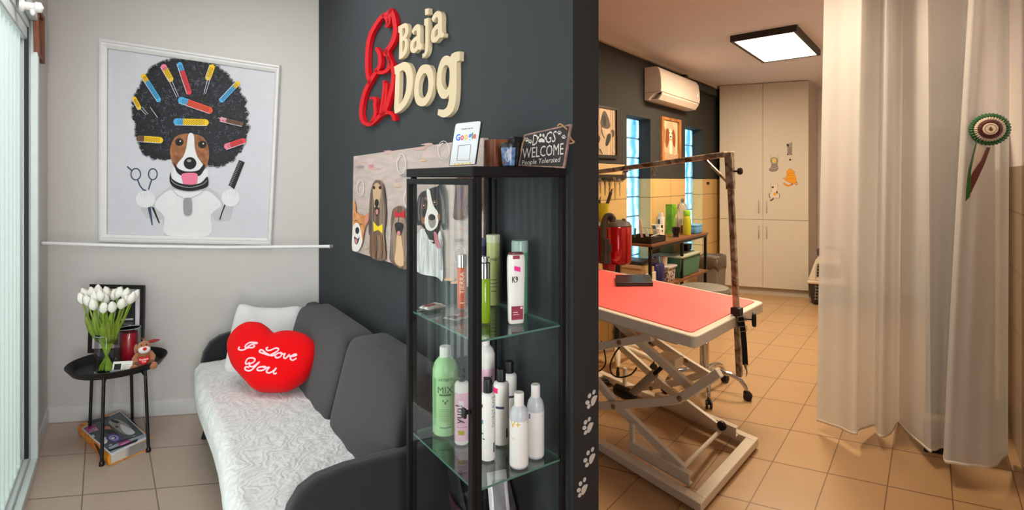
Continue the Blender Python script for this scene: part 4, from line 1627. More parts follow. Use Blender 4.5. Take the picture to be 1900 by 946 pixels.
# small long-coated dog with a red bow
cf_([(262, 446), (298, 430), (332, 452), (346, 500), (354, 560), (352, 805), (245, 770), (240, 690), (246, 600), (244, 540), (250, 480)], 1)
for k in range(22):
    x = 246 + k * 4.8
    cs_([(x + (298 - x) * 0.4, 500), (x, 600), (x + rr.uniform(-5, 5), 760)], 2.2, rr.choice([16, 2, 14, 2]))
cf_([(282, 612), (298, 604), (312, 640), (322, 790), (270, 772), (276, 690)], 17)
cf_([(270, 540), (296, 530), (322, 545), (314, 590), (296, 612), (278, 592)], 16)
cf_(ell(294, 568, 11, 11), 3, False)
cf_(ell(293, 596, 10, 15), 4, False)
for x in (276, 312):
    cf_(ell(x, 548, 7, 9), 3, False)
cf_([(268, 458), (296, 478), (328, 458), (327, 508), (299, 492), (271, 502)], 6, False)
cf_(ell(298, 484, 9, 11), 6, False)
# black and white dog
cf_([(470, 332), (500, 320), (530, 310), (548, 290), (572, 340), (576, 440), (580, 560), (560, 572), (540, 525), (520, 590), (470, 600), (430, 548), (405, 545), (402, 470), (408, 390), (430, 350)], 9)
for k in range(10):
    cs_([(540 + k * 3, 330 + k * 8), (556 + k * 2, 420 + k * 10), (560 + k, 540)], 2.2, rr.choice([14, 3]))
    cs_([(412 + k * 4, 380), (408 + k * 3, 450), (412 + k * 3, 520)], 1.6, rr.choice([14, 3]))
cf_([(402, 620), (420, 580), (450, 570), (480, 640), (520, 630), (542, 580), (560, 650), (558, 700), (560, 880), (520, 860), (405, 828), (400, 700)], 10)
for k in range(26):
    x = 404 + k * 6
    cs_([(x, 610 + abs(13 - k) * 2), (x + rr.uniform(-6, 6), 700), (x + rr.uniform(-6, 6), 820)], 2.4, rr.choice([8, 14, 10, 8]))
cf_([(462, 336), (480, 334), (490, 380), (504, 430), (530, 470), (534, 520), (522, 560), (490, 582), (460, 568), (448, 520), (460, 470), (468, 420)], 8)
for pts in ([(428, 510), (442, 495), (450, 520), (440, 545)], [(528, 485), (542, 480), (544, 510), (534, 520)], [(448, 385), (462, 378), (464, 398)]):
    cf_(pts, 13)
cf_([(474, 495), (492, 478), (514, 495), (516, 540), (496, 566), (476, 545)], 14)
cf_(ell(493, 500, 21, 19), 3, False)
for x, y in ((447, 432), (513, 412)):
    cf_(ell(x, y, 15, 16), 13, False)
    cf_(ell(x, y, 11, 12), 3, False)
    cf_(ell(x - 2, y - 3, 4, 4), 8, False)
cf_([(450, 575), (480, 592), (520, 580), (524, 620), (508, 660), (485, 642), (466, 610)], 3)
cf_([(506, 585), (524, 600), (532, 640), (544, 680), (528, 688), (514, 660), (508, 620)], 4)
cs_([(514, 600), (522, 640), (530, 675)], 2, 15)
for k in range(3):
    cf_(ell(478 + k * 10, 640 + k * 2, 4, 6), 8, False)
# liver-coloured ear of the dog at the right
cf_([(636, 268), (700, 255), (800, 262), (806, 420), (760, 470), (712, 420), (700, 460), (684, 505), (650, 518), (622, 500), (626, 440), (634, 340)], 12)
cf_([(650, 330), (680, 320), (690, 400), (670, 460), (652, 440)], 15)
for k in range(9):
    cs_([(646 + k * 8, 280), (640 + k * 7, 380), (632 + k * 7, 480 - k * 4)], 2.4, rr.choice([16, 13, 12]))
cf_(ell(760, 420, 26, 22), 3, False)
build('painting', mb, cm, parent=canvas)

# ================================================================== GLASS DISPLAY CABINET
C0, C1, T0, T1, CZ = 0.010, 0.412, 0.016, 0.306, 1.556
cab = thing('display_cabinet', 'tall black-framed glass display cabinet full of grooming bottles', 'cabinet', dk((C0 + C1) / 2, (T0 + T1) / 2))


def cbx(mb, s0, s1, t0, t1, z0, z1, mat=0):
    mb.para(dk(s0, t0, z0), WD * (s1 - s0), WN * (t1 - t0), V((0, 0, z1 - z0)), mat)


CABM = M((12, 10, 10), 0.6, bump=0.04, spec=0.25)
fr = MB()
P = 0.016
for s in (C0, C1 - P):
    for t in (T0, T1 - P):
        cbx(fr, s, s + P, t, t + P, 0.05, CZ - 0.026)
for s in (C0, C1 - P):
    cbx(fr, s, s + P, T0 + P, T1 - P, 0.05, 0.075)
for t in (T0, T1 - P):
    cbx(fr, C0 + P, C1 - P, t, t + P, 0.05, 0.075)
build('frame', fr, CABM, parent=cab, bevel=0.002)
mb = MB()
cbx(mb, C0 - 0.001, C1 + 0.001, T0 - 0.001, T1 + 0.0135, CZ - 0.026, CZ)
build('top', mb, CABM, parent=cab, bevel=0.003)
mb = MB()
cbx(mb, C0 + 0.01, C1 - 0.01, T0 + 0.01, T1 - 0.01, 0.0, 0.05)
build('plinth', mb, CABM, parent=cab)
mb = MB()
cbx(mb, C0 + P, C1 - P, T0 + P, T1 - P, 0.052, 0.062)
build('bottom_panel', mb, CABM, parent=cab)
for a in ((C0 + 0.002, C0 + 0.006, T0 + P, T1 - P), (C1 - 0.006, C1 - 0.002, T0 + P, T1 - P), (C0 + P, C1 - P, T0 + 0.002, T0 + 0.006)):
    mb = MB()
    cbx(mb, a[0], a[1], a[2], a[3], 0.07, CZ - 0.026)
    tag(build('side_pane', mb, PANE_SIDE, parent=cab), 'clear glass side')
door = MB()
d0, d1 = T1 + 0.001, T1 + 0.013
DW = 0.02
cbx(door, C0, C0 + DW, d0, d1, 0.06, CZ - 0.03)
cbx(door, C1 - DW * 0.8, C1, d0, d1, 0.06, CZ - 0.03)
cbx(door, C0 + DW, C1 - DW * 0.8, d0, d1, CZ - 0.047, CZ - 0.03)
cbx(door, C0 + DW, C1 - DW * 0.8, d0, d1, 0.06, 0.08)
door = build('door', door, CABM, parent=cab, bevel=0.0015)
mb = MB()
cbx(mb, C0 + DW, C1 - DW * 0.8, d0 + 0.004, d0 + 0.008, 0.08, CZ - 0.047)
build('door_pane', mb, PANE, parent=door)
mb = MB()
kz = 0.945
ks = C0 + 0.012
mb.tube([dk(ks, d1, kz), dk(ks, d1 + 0.014, kz)], 0.0055, 12)
mb.para(dk(ks + 0.008, d1 + 0.012, kz - 0.012), -WD * 0.016, WN * 0.008, V((0, 0, 0.024)))
build('door_knob', mb, BLACK, parent=door, bevel=0.002)
SH1, SH2, SH3 = 1.118, 0.744, 0.45
for z in (SH1, SH2, SH3):
    mb = MB()
    cbx(mb, C0 + 0.01, C1 - 0.01, T0 + 0.01, T1 - 0.004, z - 0.005, z)
    o = build('shelf', mb, SHELF_GLASS, parent=cab)
    mb = MB()
    for a in ((C0 + 0.0085, C0 + 0.010, T0 + 0.012, T1 - 0.006), (C0 + 0.012, C1 - 0.012, T1 - 0.004, T1 - 0.0025), (C1 - 0.010, C1 - 0.0085, T0 + 0.012, T1 - 0.006), (C0 + .012, C1 - .012, T0 + .0085, T0 + .010)):
        cbx(mb, a[0], a[1], a[2], a[3], z - 0.005, z)
    build('shelf_edge', mb, GLASS_EDGE, parent=o)
mb = MB()
cbx(mb, C0 + 0.35, C0 + 0.37, T0 + 0.004, T0 + 0.012, 0.1, CZ - 0.03)
build('shelf_support', mb, CABM, parent=cab)

# ------------------------------------------------------------------ bottles
BWHITE = M((232, 228, 222), 0.35, var=0.02)
TXT = M((70, 70, 74), 0.6)


def bottle_at(u, vb, w, z):
    """foot centre and radius of a round thing from the picture: axis u, lower front edge vb, width w, standing at height z"""
    yf = (EYE - z) / ((vb - HY) / F)
    r = w / 2 / F * yf
    y = yf + r * 0.9
    c = V(((u - CX) / F * y, y, z))
    return c, w / 2 / F * y


def facing(c):
    return math.atan2(-c.y, -c.x)


def bottle(name, label, u, vb, vt, w, z, mats, neck=0.45, cap_h=0.12, shoulder=0.10, sx=1.0, sy=1.0, cap_mat=0, label_bands=(), texts=(), cat='bottle', base_fix=None, cap_prof=None, group=None, rot=None):
    c, r = bottle_at(u, vb, w, z)
    if base_fix:
        c = V(base_fix + (z,))
        r = w / 2 / F * c.y
    h = (vb - vt) / F * c.y
    t = thing(name, label, cat, c, group)
    th = facing(c)
    ro = th - math.pi / 2 if rot is None else rot
    zb = h * (1 - cap_h)
    sh = h * shoulder
    prof = [(0.0, 0.0), (r * 0.9, 0.0), (r, r * 0.12), (r, zb - sh), (r * 0.97, zb - sh * 0.75), (r * (neck + (1 - neck) * 0.72), zb - sh * 0.4), (r * (neck + (1 - neck) * 0.25), zb - sh * 0.12), (r * neck, zb), (0.0, zb)]
    mb = MB()
    mb.lathe(c, prof, 30, 0, sx, sy, ro)
    build('bottle_body', mb, mats[0], parent=t, sharp=50)
    cr = r * neck * 1.06
    mb = MB()
    if cap_prof:
        mb.lathe(c + V((0, 0, zb)), [(a * r, b * h) for a, b in cap_prof], 24, 0, sx, sy, ro)
    else:
        mb.lathe(c + V((0, 0, zb - 0.001)), [(cr, 0), (cr, h * cap_h * 0.9), (cr * 0.93, h * cap_h), (0, h * cap_h)], 24, 0, sx, sy, ro)
    build('cap', mb, mats[1], parent=t, sharp=50)
    k = 0
    if label_bands or texts:
        mb = MB()
        lm = []
        for z0, z1, m in label_bands:
            mb.lathe(c, [(r * 1.004, z0 * h), (r * 1.008, z0 * h + 0.0004), (r * 1.008, z1 * h - 0.0004), (r * 1.004, z1 * h)], 30, len(lm), sx, sy, ro)
            lm.append(m)
        if lm:
            build('label', mb, lm, parent=t)
            mb, lm = MB(), []
        for txt, dth, z0, hh, m, up in texts:
            if m not in lm:
                lm.append(m)
            if txt == '#':       # a plain printed block: hh = (height, width)
                n = 6
                pv = []
                for zz in (z0 * h, z0 * h + hh[0] * h):
                    for i in range(n + 1):
                        a = th + dth + (i / n - 0.5) * hh[1]
                        pv.append(c + V((math.cos(a) * r * 1.012, math.sin(a) * r * 1.012, zz)))
                mb.add(pv, [(i, i + 1, n + 2 + i, n + 1 + i) for i in range(n)], lm.index(m))
            else:
                text_round(mb, txt, c, r * 1.014, th + dth, z0 * h, hh * h, lm.index(m), upright=up)
        if lm:
            build('printed_text', mb, lm, parent=t)
    return t


SILVER = M((196, 196, 198), 0.16, 1.0, 0.02)
# upper shelf
bottle('spray_bottle', 'slim orange spray bottle with a silver cap, alone by the cabinet door', 857, 573, 473, 17.5, SH1, [M((200, 76, 8), 0.35), SILVER], 0.98, 0.235, 0.01,
       texts=(('TIERRA', 0.0, 0.28, 0.085, M((240, 214, 180), 0.5), True), ('#', 0.0, 0.10, (0.02, 0.9), M((230, 190, 150), 0.5), False)))
bottle('spray_bottle', 'lime green spray bottle with a silver collar behind the front post', 899, 600, 478, 22, SH1, [M((128, 158, 26), 0.25, coat=0.4), SILVER], 0.97, 0.33, 0.01,
       cap_prof=[(0.98, 0.0), (0.98, 0.23), (0.9, 0.24), (0.6, 0.245), (0.6, 0.30), (0.85, 0.305), (0.85, 0.33), (0, 0.33)], texts=(('#', -0.9, 0.12, (0.45, 0.25), M((226, 224, 190), 0.5), False),))
bottle('shampoo_bottle', 'tall pale green bottle with a frosted cap at the back of the upper shelf', 915, 567, 437, 25, SH1, [M((176, 182, 116), 0.35), M((190, 194, 160), 0.3)], 0.97, 0.11, 0.02,
       texts=(('yup!', 0.15, 0.62, 0.07, M((40, 44, 30), 0.5), False), ('#', 0.1, 0.36, (0.012, 1.0), M((90, 94, 60), 0.5), False), ('#', 0.1, 0.31, (0.012, 1.2), M((90, 94, 60), 0.5), False), ('#', 0.1, 0.26, (0.012, 1.0), M((90, 94, 60), 0.5), False), ('#', 0.1, 0.2, (0.012, 0.8), M((90, 94, 60), 0.5), False)))
bottle('shampoo_bottle', 'dark navy bottle beside the tall pale green one', 891, 556, 436, 24, SH1, [M((36, 36, 66), 0.3), M((70, 72, 100), 0.3)], 0.97, 0.11, 0.02, base_fix=(-0.104, 1.775))
bottle('shampoo_bottle', 'mid-green bottle with a clear cap standing behind the white bottle', 964, 580, 445, 30, SH1, [M((92, 150, 116), 0.3), M((150, 176, 164), 0.25)], 0.97, 0.16, 0.02, base_fix=(0.0235, 1.640))
# white flat bottle with a dark red foot label
c, r = bottle_at(956, 604, 33, SH1)
c = c + V((0.002, 0.01, 0))
wb = thing('conditioner_bottle', 'white flat bottle with dark red labels and a pink sticker', 'bottle', c)
ax = V((0.93, 0.30, 0)).normalized()
ay = V((-ax.y, ax.x, 0))
hB = 0.199
mb = MB()
prof = [(0.80, 0.0), (0.88, 0.006), (0.90, 0.03), (0.93, 0.08), (0.98, 0.13), (1.0, 0.165), (0.97, 0.184), (0.88, 0.193), (0.80, 0.1935)]
ro = math.atan2(ax.y, ax.x)
sec = [(math.copysign(abs(math.cos(a)) ** 0.6, math.cos(a)), math.copysign(abs(math.sin(a)) ** 0.6, math.sin(a))) for a in (2 * math.pi * k / 32 for k in range(32))]
vs, fs = [], []
for k_, z_ in prof:
    for x, y in sec:
        vs.append(c + ax * (x * 0.0255 * k_) + ay * (y * 0.015 * k_) + V((0, 0, z_)))
for i in range(len(prof) - 1):
    for j in range(32):
        fs.append((i * 32 + j, i * 32 + (j + 1) % 32, (i + 1) * 32 + (j + 1) % 32, (i + 1) * 32 + j))
fs += [tuple(range(31, -1, -1)), tuple(range((len(prof) - 1) * 32, len(prof) * 32))]
mb.add(vs, fs)
build('bottle_body', mb, BWHITE, parent=wb)
mb = MB()
mb.add([c + ax * (x * 0.0205) + ay * (y * 0.012) + V((0, 0, z)) for z in (0.1925, 0.199) for x, y in sec], [(j, (j + 1) % 32, 32 + (j + 1) % 32, 32 + j) for j in range(32)] + [tuple(range(32, 64))])
build('cap', mb, M((110, 34, 46), 0.4), parent=wb)
wpl = Plane(c - ay * 0.0156, ax)
mb = MB()


def wl(x0, x1, z0, z1, m, o_=0.0006, sk=0.0):
    mb.poly([wpl.pt(x0, z0, o_), wpl.pt(x1, z0 + sk, o_), wpl.pt(x1, z1 + sk, o_), wpl.pt(x0, z1, o_)], m)


wl(-0.018, 0.016, 0.012, 0.050, 0)
wl(-0.014, 0.006, 0.182, 0.192, 0)
wl(-0.010, 0.008, 0.150, 0.163, 1, 0.0008, -0.004)
wl(-0.014, 0.004, 0.026, 0.0275, 2, 0.0010)
wl(-0.014, 0.0, 0.032, 0.034, 2, 0.0010)
wl(0.008, 0.014, 0.042, 0.048, 2, 0.0010)
for txt, x0, x1, z0, z1, m in (('K9', -0.0165, 0.001, 0.116, 0.134, 3),):
    tv, tf, _ = text_mesh(txt, 0.02)
    mb.add([wpl.pt(x0 + (x1 - x0) * x, z0 + (z1 - z0) * y, 0.001) for x, y in tv], tf, m)
build('printed_text', mb, [M((148, 38, 60), 0.5), M((240, 30, 140), 0.5), M((235, 200, 205), 0.5), M((30, 30, 30), 0.5)], parent=wb)

# foil sachets lying on the upper shelf
FOIL = M((200, 198, 192), 0.3, 0.4)


def sachet(label, c, ang, w, d, h, mats, name='sachet', tilt=0.0):
    a = V((math.cos(ang), math.sin(ang), 0))
    b = V((-math.sin(ang), math.cos(ang), 0))
    up = UZ
    if tilt:
        b = b * math.cos(tilt) + UZ * math.sin(tilt)
        up = a.cross(b)
    mb = MB()
    rr = random.Random(int(w * 9000))

    def top(i, j):
        x, y = (i - 0.5), (j - 0.5)
        e = (max(0.0, (1 - (2 * x) ** 4) * (1 - (2 * y) ** 4))) ** 0.5
        k = h * e * (0.9 + 0.2 * math.sin(9 * x + 14 * y)) * 0.5
        return c + a * (x * w) + b * (y * d) + up * (h * 0.5 + k)

    def bot(i, j):
        return c + a * ((i - 0.5) * w) + b * ((j - 0.5) * d) + up * (h * 0.49 * (abs(2 * i - 1) ** 4 + abs(2 * j - 1) ** 4) / 2 + 0.0002)
    mb.grid(top, 14, 14)
    mb.grid(lambda i, j: bot(1 - i, j), 14, 14)
    k = 0
    for (x0, x1, y0, y1, m) in mats[1]:
        mb.grid(lambda i, j: top(x0 + (x1 - x0) * i, y0 + (y1 - y0) * j) + up * 0.0012, 5, 5, m)
    return tag(build(name, mb, mats[0], sharp=60), label, 'packet')


sachet('crinkled foil treat packet with red print at the back of the upper shelf', onz(802, 573, SH1), 0.9, 0.075, 0.05, 0.014, ([FOIL, M((150, 40, 36), 0.5), M((210, 206, 196), 0.4)], [(0.15, 0.6, 0.25, 0.7, 1), (0.65, 0.9, 0.2, 0.8, 2)]))
sachet('flat silver packet in front of the orange spray bottle', dk(0.245, 0.235, SH1), 0.9, 0.06, 0.055, 0.006, ([FOIL, M((150, 40, 50), 0.5), M((60, 62, 64), 0.4)], [(0.55, 0.9, 0.1, 0.5, 1), (0.1, 0.5, 0.2, 0.8, 2)]))

# lower shelf
GREENB = M((168, 216, 156), 0.35, coat=0.3)
bottle('shampoo_bottle', 'big pale green bottle with a white cap, the word MIX on it', 825, 797, 638, 47, SH2, [GREENB, M((232, 236, 228), 0.4)], 0.42, 0.115, 0.17, base_fix=(-0.2065, 1.668),
       label_bands=(), texts=(('MIX', 0.0, 0.50, 0.075, M((60, 104, 62), 0.5), False), ('ARTERO', 0.0, 0.635, 0.032, M((60, 104, 62), 0.5), False), ('#', 0.0, 0.468, (0.022, 0.95), M((84, 130, 84), 0.5), False), ('#', -0.95, 0.12, (0.54, 0.32), M((120, 176, 116), 0.5), False),
                              ('#', 0.0, 0.375, (0.03, 0.12), M((60, 104, 62), 0.5), False), ('#', -0.16, 0.40, (0.025, 0.08), M((60, 104, 62), 0.5), False), ('#', 0.16, 0.40, (0.025, 0.08), M((60, 104, 62), 0.5), False),
                              ) + tuple(('#', 0.0, 0.31 - 0.019 * k, (0.004, 1.0), M((110, 156, 96), 0.5), False) for k in range(8)) + (('#', 0.0, 0.10, (0.014, 0.9), M((84, 130, 84), 0.5), False),))
PINKB = M((226, 182, 200), 0.4)
bottle('shampoo_bottle', 'pink-labelled bottle with a black pump cap behind the door knob', 857, 826, 690, 27, SH2, [BWHITE, BLACK], 0.45, 0.16, 0.05, cap_prof=[(0.5, 0), (0.5, 0.06), (0.22, 0.065), (0.22, 0.11), (0.5, 0.12), (0.42, 0.16), (0, 0.16)],
       label_bands=((0.05, 0.70, PINKB),), texts=(('yup!', -0.25, 0.30, 0.14, M((40, 38, 40), 0.5), True), ('#', -0.1, 0.40, (0.2, 0.7), M((235, 226, 230), 0.5), False), ('#', -0.1, 0.14, (0.06, 0.9), M((170, 164, 30), 0.5), False), ('#', 0.0, 0.24, (0.006, 1.5), M((120, 60, 80), 0.5), False)))
bottle('shampoo_bottle', 'large white bottle with a pink label behind the small black-capped ones', 902, 800, 632, 34, SH2, [BWHITE, BWHITE], 0.42, 0.10, 0.12, base_fix=(-0.083, 1.705), label_bands=((0.3, 0.66, PINKB),), texts=(('yup!', 0.35, 0.34, 0.14, M((60, 40, 50), 0.5), True),))
INK = M((52, 56, 96), 0.5)
for lb, args, tx in (
        ('white black-capped bottle with small printed drawings, front of the trio', (905, 856, 708, 28), (('#', -0.75, 0.46, (0.05, 0.2), M((40, 140, 150), 0.5), False), ('#', -0.75, 0.33, (0.02, 0.25), M((40, 120, 130), 0.5), False), ('#', -0.55, 0.27, (0.014, 0.35), TXT, False), ('DORSTAWE', 0.8, 0.42, 0.05, M((140, 136, 132), 0.5), True), ('#', 0.95, 0.10, (0.12, 0.3), TXT, False), ('#', -0.8, 0.66, (0.04, 0.2), TXT, False))),
        ('white black-capped bottle with a pink sticker on its shoulder', (930, 827, 689, 29), (('#', -0.2, 0.49, (0.032, 1.1), INK, False), ('#', -0.9, 0.69, (0.07, 0.9), M((240, 30, 120), 0.5), False), ('#', 0.8, 0.1, (0.12, 0.3), TXT, False))),
        ('white black-capped bottle at the very back of the trio', (945, 800, 675, 28), (('#', 0.2, 0.49, (0.032, 1.1), INK, False),))):
    u, vb, vt, w = args
    bottle('conditioner_bottle', lb, u, vb, vt, w, SH2, [BWHITE, BLACK], 0.55, 0.17, 0.05, texts=tx)
YEL = M((236, 180, 30), 0.5)
for lb, args, fix, tx in (
        ('white white-capped bottle with an orange plus mark, standing foremost', (963, 871, 735, 35), None, (('V+', -0.42, 0.56, 0.09, YEL, False), ('#', -0.6, 0.40, (0.02, 0.3), M((240, 214, 150), 0.5), False), ('C', 1.1, 0.6, 0.03, TXT, False))),
        ('white white-capped bottle tucked behind the one with the orange plus mark', (994, 856, 723, 32), (0.0665, 1.522), (('#', -0.75, 0.55, (0.07, 0.2), M((50, 90, 150), 0.5), False), ('C', 0.9, 0.57, 0.03, TXT, False)))):
    u, vb, vt, w = args
    bottle('conditioner_bottle', lb, u, vb, vt, w, SH2, [M((200, 202, 206), 0.3), BWHITE], 0.5, 0.17, 0.16, base_fix=fix, label_bands=((0.03, 0.64, M((236, 230, 224), 0.5)),), texts=tx)

# bagged goods in the bottom of the cabinet
DARKBAG = M((38, 38, 42), 0.25)
sachet('clear long packet with a pink print leaning at the front of the bottom shelf', dk(0.16, 0.14, SH3 + 0.11), 0.35, 0.06, 0.22, 0.012, ([M((206, 202, 204), 0.25), M((226, 40, 110), 0.5), M((120, 120, 126), 0.5)], [(0.55, 0.85, 0.12, 0.3, 1), (0.2, 0.8, 0.5, 0.9, 2)]), tilt=1.25)
sachet('dark packet lying against the cabinet back on the bottom shelf', dk(0.26, 0.07, SH3 + 0.10), 2.2, 0.12, 0.20, 0.03, ([DARKBAG, M((130, 40, 70), 0.5), M((90, 90, 96), 0.4)], [(0.2, 0.5, 0.2, 0.6, 1), (0.6, 0.9, 0.3, 0.9, 2)]), tilt=1.3)
sachet('dark packet with a pale strip standing by the door side of the bottom shelf', dk(0.345, 0.19, SH3 + 0.115), 2.1, 0.10, 0.23, 0.03, ([DARKBAG, M((150, 156, 166), 0.4), M((120, 40, 60), 0.5)], [(0.1, 0.25, 0.1, 0.9, 1), (0.5, 0.9, 0.1, 0.3, 2)]), tilt=1.35)
sachet('crimson and black packet low behind the cabinet door', dk(0.22, 0.245, SH3 + 0.08), 2.0, 0.11, 0.16, 0.025, ([M((60, 26, 36), 0.3), M((150, 50, 80), 0.5), M((60, 80, 130), 0.5)], [(0.2, 0.8, 0.5, 0.8, 1), (0.2, 0.6, 0.15, 0.35, 2)]), tilt=1.3)

# ------------------------------------------------------------------ on top of the cabinet
# review card
b0, b1 = at(832, 309, 1.62), at(884, 303, 1.55)
b0.z = b1.z = CZ + 0.0005
gp = Plane(b0, b1 - b0, V((0.028, 0.040, 0.12)))
gs = thing('review_stand', 'white search-engine review card standing tilted on the cabinet corner', 'sign', (b0 + b1) / 2)
zg = crop(800, 210, 6.786)
oc = zg(catmull([(224, 660), (250, 480), (280, 270), (300, 150), (312, 128), (330, 122)], False, 2) + catmull([(600, 92), (625, 98), (634, 118)], False, 3) + [(560, 636)])
mb = MB()
mb.prism([gp.hit(u, v) for u, v in oc], -gp.n * 0.004)
build('card_back', mb, BLACK, parent=gs)
mb = MB()
ic = zg([(232, 660), (256, 480), (286, 280), (306, 160), (316, 138), (334, 130), (600, 100), (618, 104), (622, 120), (550, 636)])
mb.flat(ic, gp, 0.0006, 0)
text_quad(mb, 'Oceń nas w', zg([(382, 188), (528, 172), (526, 194), (380, 212)]), gp, 0.001, 1, 0.012)
gl = 'Google'
xs = [(312, 368, 262, 348), (372, 412, 275, 340), (420, 462, 268, 336), (468, 512, 262, 356), (514, 528, 242, 325), (530, 568, 260, 322)]
for ch, (xa, xb, ya, yb), m in zip(gl, xs, (2, 3, 4, 2, 5, 3)):
    k = -10 * (xb - xa) / 60
    text_quad(mb, ch, zg([(xa, ya - k / 2), (xb, ya + k / 2), (xb - 3, yb + k / 2), (xa - 3, yb - k / 2)]), gp, 0.001, m, 0.03)
qd = [(344, 408), (500, 394), (482, 590), (322, 594)]
mb.stroke(zg(qd + [qd[0]]), 0.9, gp, 0.001, 1)
for k in range(5):
    x, y = 298 + k * 48, 645 - k * 4
    st = [(x + (22 if i % 2 == 0 else 9) * math.sin(math.pi * i / 5), y - (20 if i % 2 == 0 else 8) * math.cos(math.pi * i / 5)) for i in range(10)]
    mb.flat([p for p in zg(st)], gp, 0.001, 4)
tag(build('card_face', mb, [M((214, 218, 222), 0.35), M((24, 24, 26), 0.5), M((50, 100, 220), 0.5), M((222, 50, 44), 0.5), M((240, 190, 20), 0.5), M((40, 150, 70), 0.5)], parent=gs), 'white face with multicoloured lettering and five stars')
# wooden block and dark box behind the card
mb = MB()
wc = dk(0.20, 0.10, CZ)
mb.para(wc - WD * 0.03, WD * 0.06, WN * 0.05, V((0, 0, 0.085)))
tag(build('wooden_block', mb, two_tone('block_wood', (92, 44, 24), (140, 78, 44), 30, stretch=(1, 1, .2)), bevel=0.003), 'small reddish wooden block behind the review card', 'block')
mb = MB()
wc = dk(0.155, 0.055, CZ)
mb.para(wc - WD * 0.015, WD * 0.03, WN * 0.05, V((0, 0, 0.092)))
tag(build('small_box', mb, BLACK, bevel=0.003), 'narrow black box beside the wooden block on the cabinet', 'box')
# tumbler
tcn = V((-0.0065, 1.52, CZ))
tb = thing('tumbler', 'dark tumbler with a blue picture of a pale animal on the cabinet top', 'tumbler', tcn)
mb = MB()
mb.lathe(tcn, [(0.0, 0), (0.019, 0), (0.0195, 0.002), (0.0255, 0.058), (0.0255, 0.062)], 28)
build('cup_body', mb, M((22, 24, 30), 0.2), parent=tb)
mb = MB()
mb.lathe(tcn, [(0.0262, 0.058), (0.0262, 0.067), (0.0245, 0.07), (0.0, 0.069)], 28)
build('lid', mb, BLACK, parent=tb)
mb = MB()
th = facing(tcn)
PIC = two_tone('tumbler_picture', (40, 70, 120), (120, 150, 180), 60, 0.35, 0.7, 0.2)


def cup(i, j, o_=1.01):
    a = th - 0.35 + (i - 0.5) * 2.1
    z = 0.006 + 0.05 * j
    r = 0.0195 + (0.0255 - 0.0195) * (z - 0.002) / 0.056
    return tcn + V((math.cos(a) * r * o_, math.sin(a) * r * o_, z))


mb.grid(lambda i, j: cup(i, j), 14, 6, 0)
mb.poly([cup(0.55 + 0.16 * math.cos(a), 0.5 + 0.3 * math.sin(a), 1.02) for a in (2 * math.pi * k / 14 for k in range(14))], 1)
mb.poly([cup(0.6 + 0.09 * math.cos(a), 0.78 + 0.14 * math.sin(a), 1.025) for a in (2 * math.pi * k / 14 for k in range(14))], 1)
mb.poly([cup(0.3 + 0.12 * math.cos(a), 0.15 + 0.1 * math.sin(a), 1.02) for a in (2 * math.pi * k / 14 for k in range(14))], 2)
tag(build('picture_band', mb, [PIC, M((186, 180, 186), 0.3), M((120, 60, 60), 0.3)], parent=tb), 'blue picture with a pale animal')
# plaque
b0, b1 = at(962, 310, 1.56), at(1047, 311, 1.46)
b0.z = b1.z = CZ + 0.0005
pp_ = Plane(b0, b1 - b0, V((0.020, 0.014, 0.11)))
pq = thing('slogan_plaque', 'dark wooden plaque with DOGS WELCOME lettering leaning on the cabinet top', 'plaque', (b0 + b1) / 2)
qo = [(1168, 268), (1760, 134), (1672, 690), (1098, 662)]
qi = [(1184, 284), (1738, 158), (1656, 672), (1112, 648)]
mb = MB()
mb.prism([pp_.hit(u, v) for u, v in zg(qo)], -pp_.n * 0.007)
build('board', mb, two_tone('plaque_edge', (128, 96, 86), (164, 128, 114), 60), parent=pq)
mb = MB()
mb.flat(zg(qi), pp_, 0.0005, 0)
text_quad(mb, 'D', zg([(1288, 272), (1350, 260), (1336, 400), (1272, 408)]), pp_, 0.001, 1)
text_quad(mb, 'GS', zg([(1452, 236), (1586, 218), (1562, 362), (1436, 384)]), pp_, 0.001, 1)
text_quad(mb, 'WELCOME', zg([(1152, 446), (1668, 372), (1664, 520), (1146, 572)]), pp_, 0.001, 1)
text_quad(mb, 'People Tolerated', zg([(1148, 594), (1628, 546), (1614, 634), (1138, 672)]), pp_, 0.001, 1)


def paw(c, s, ang, pl, off, m, mbx, conv):
    """paw print: one pad and four toes; heading 'ang' for the toes"""
    ca, sa = math.cos(ang), math.sin(ang)

    def tr(pts):
        return conv([(c[0] + (x * ca - y * sa) * s, c[1] + (x * sa + y * ca) * s) for x, y in pts])
    mbx.flat(tr(catmull([(-0.02, 0.42), (0.32, 0.5), (0.52, 0.28), (0.36, -0.02), (0.0, -0.2), (-0.36, -0.02), (-0.52, 0.28), (-0.32, 0.5)], True, 3)), pl, off, m)
    for x, y, r in ((-0.62, -0.22, 0.35), (-0.24, -0.66, 0.1), (0.24, -0.66, -0.1), (0.62, -0.22, -0.35)):
        mbx.flat(tr(ell(x, y, 0.17, 0.28, r, 12)), pl, off, m)


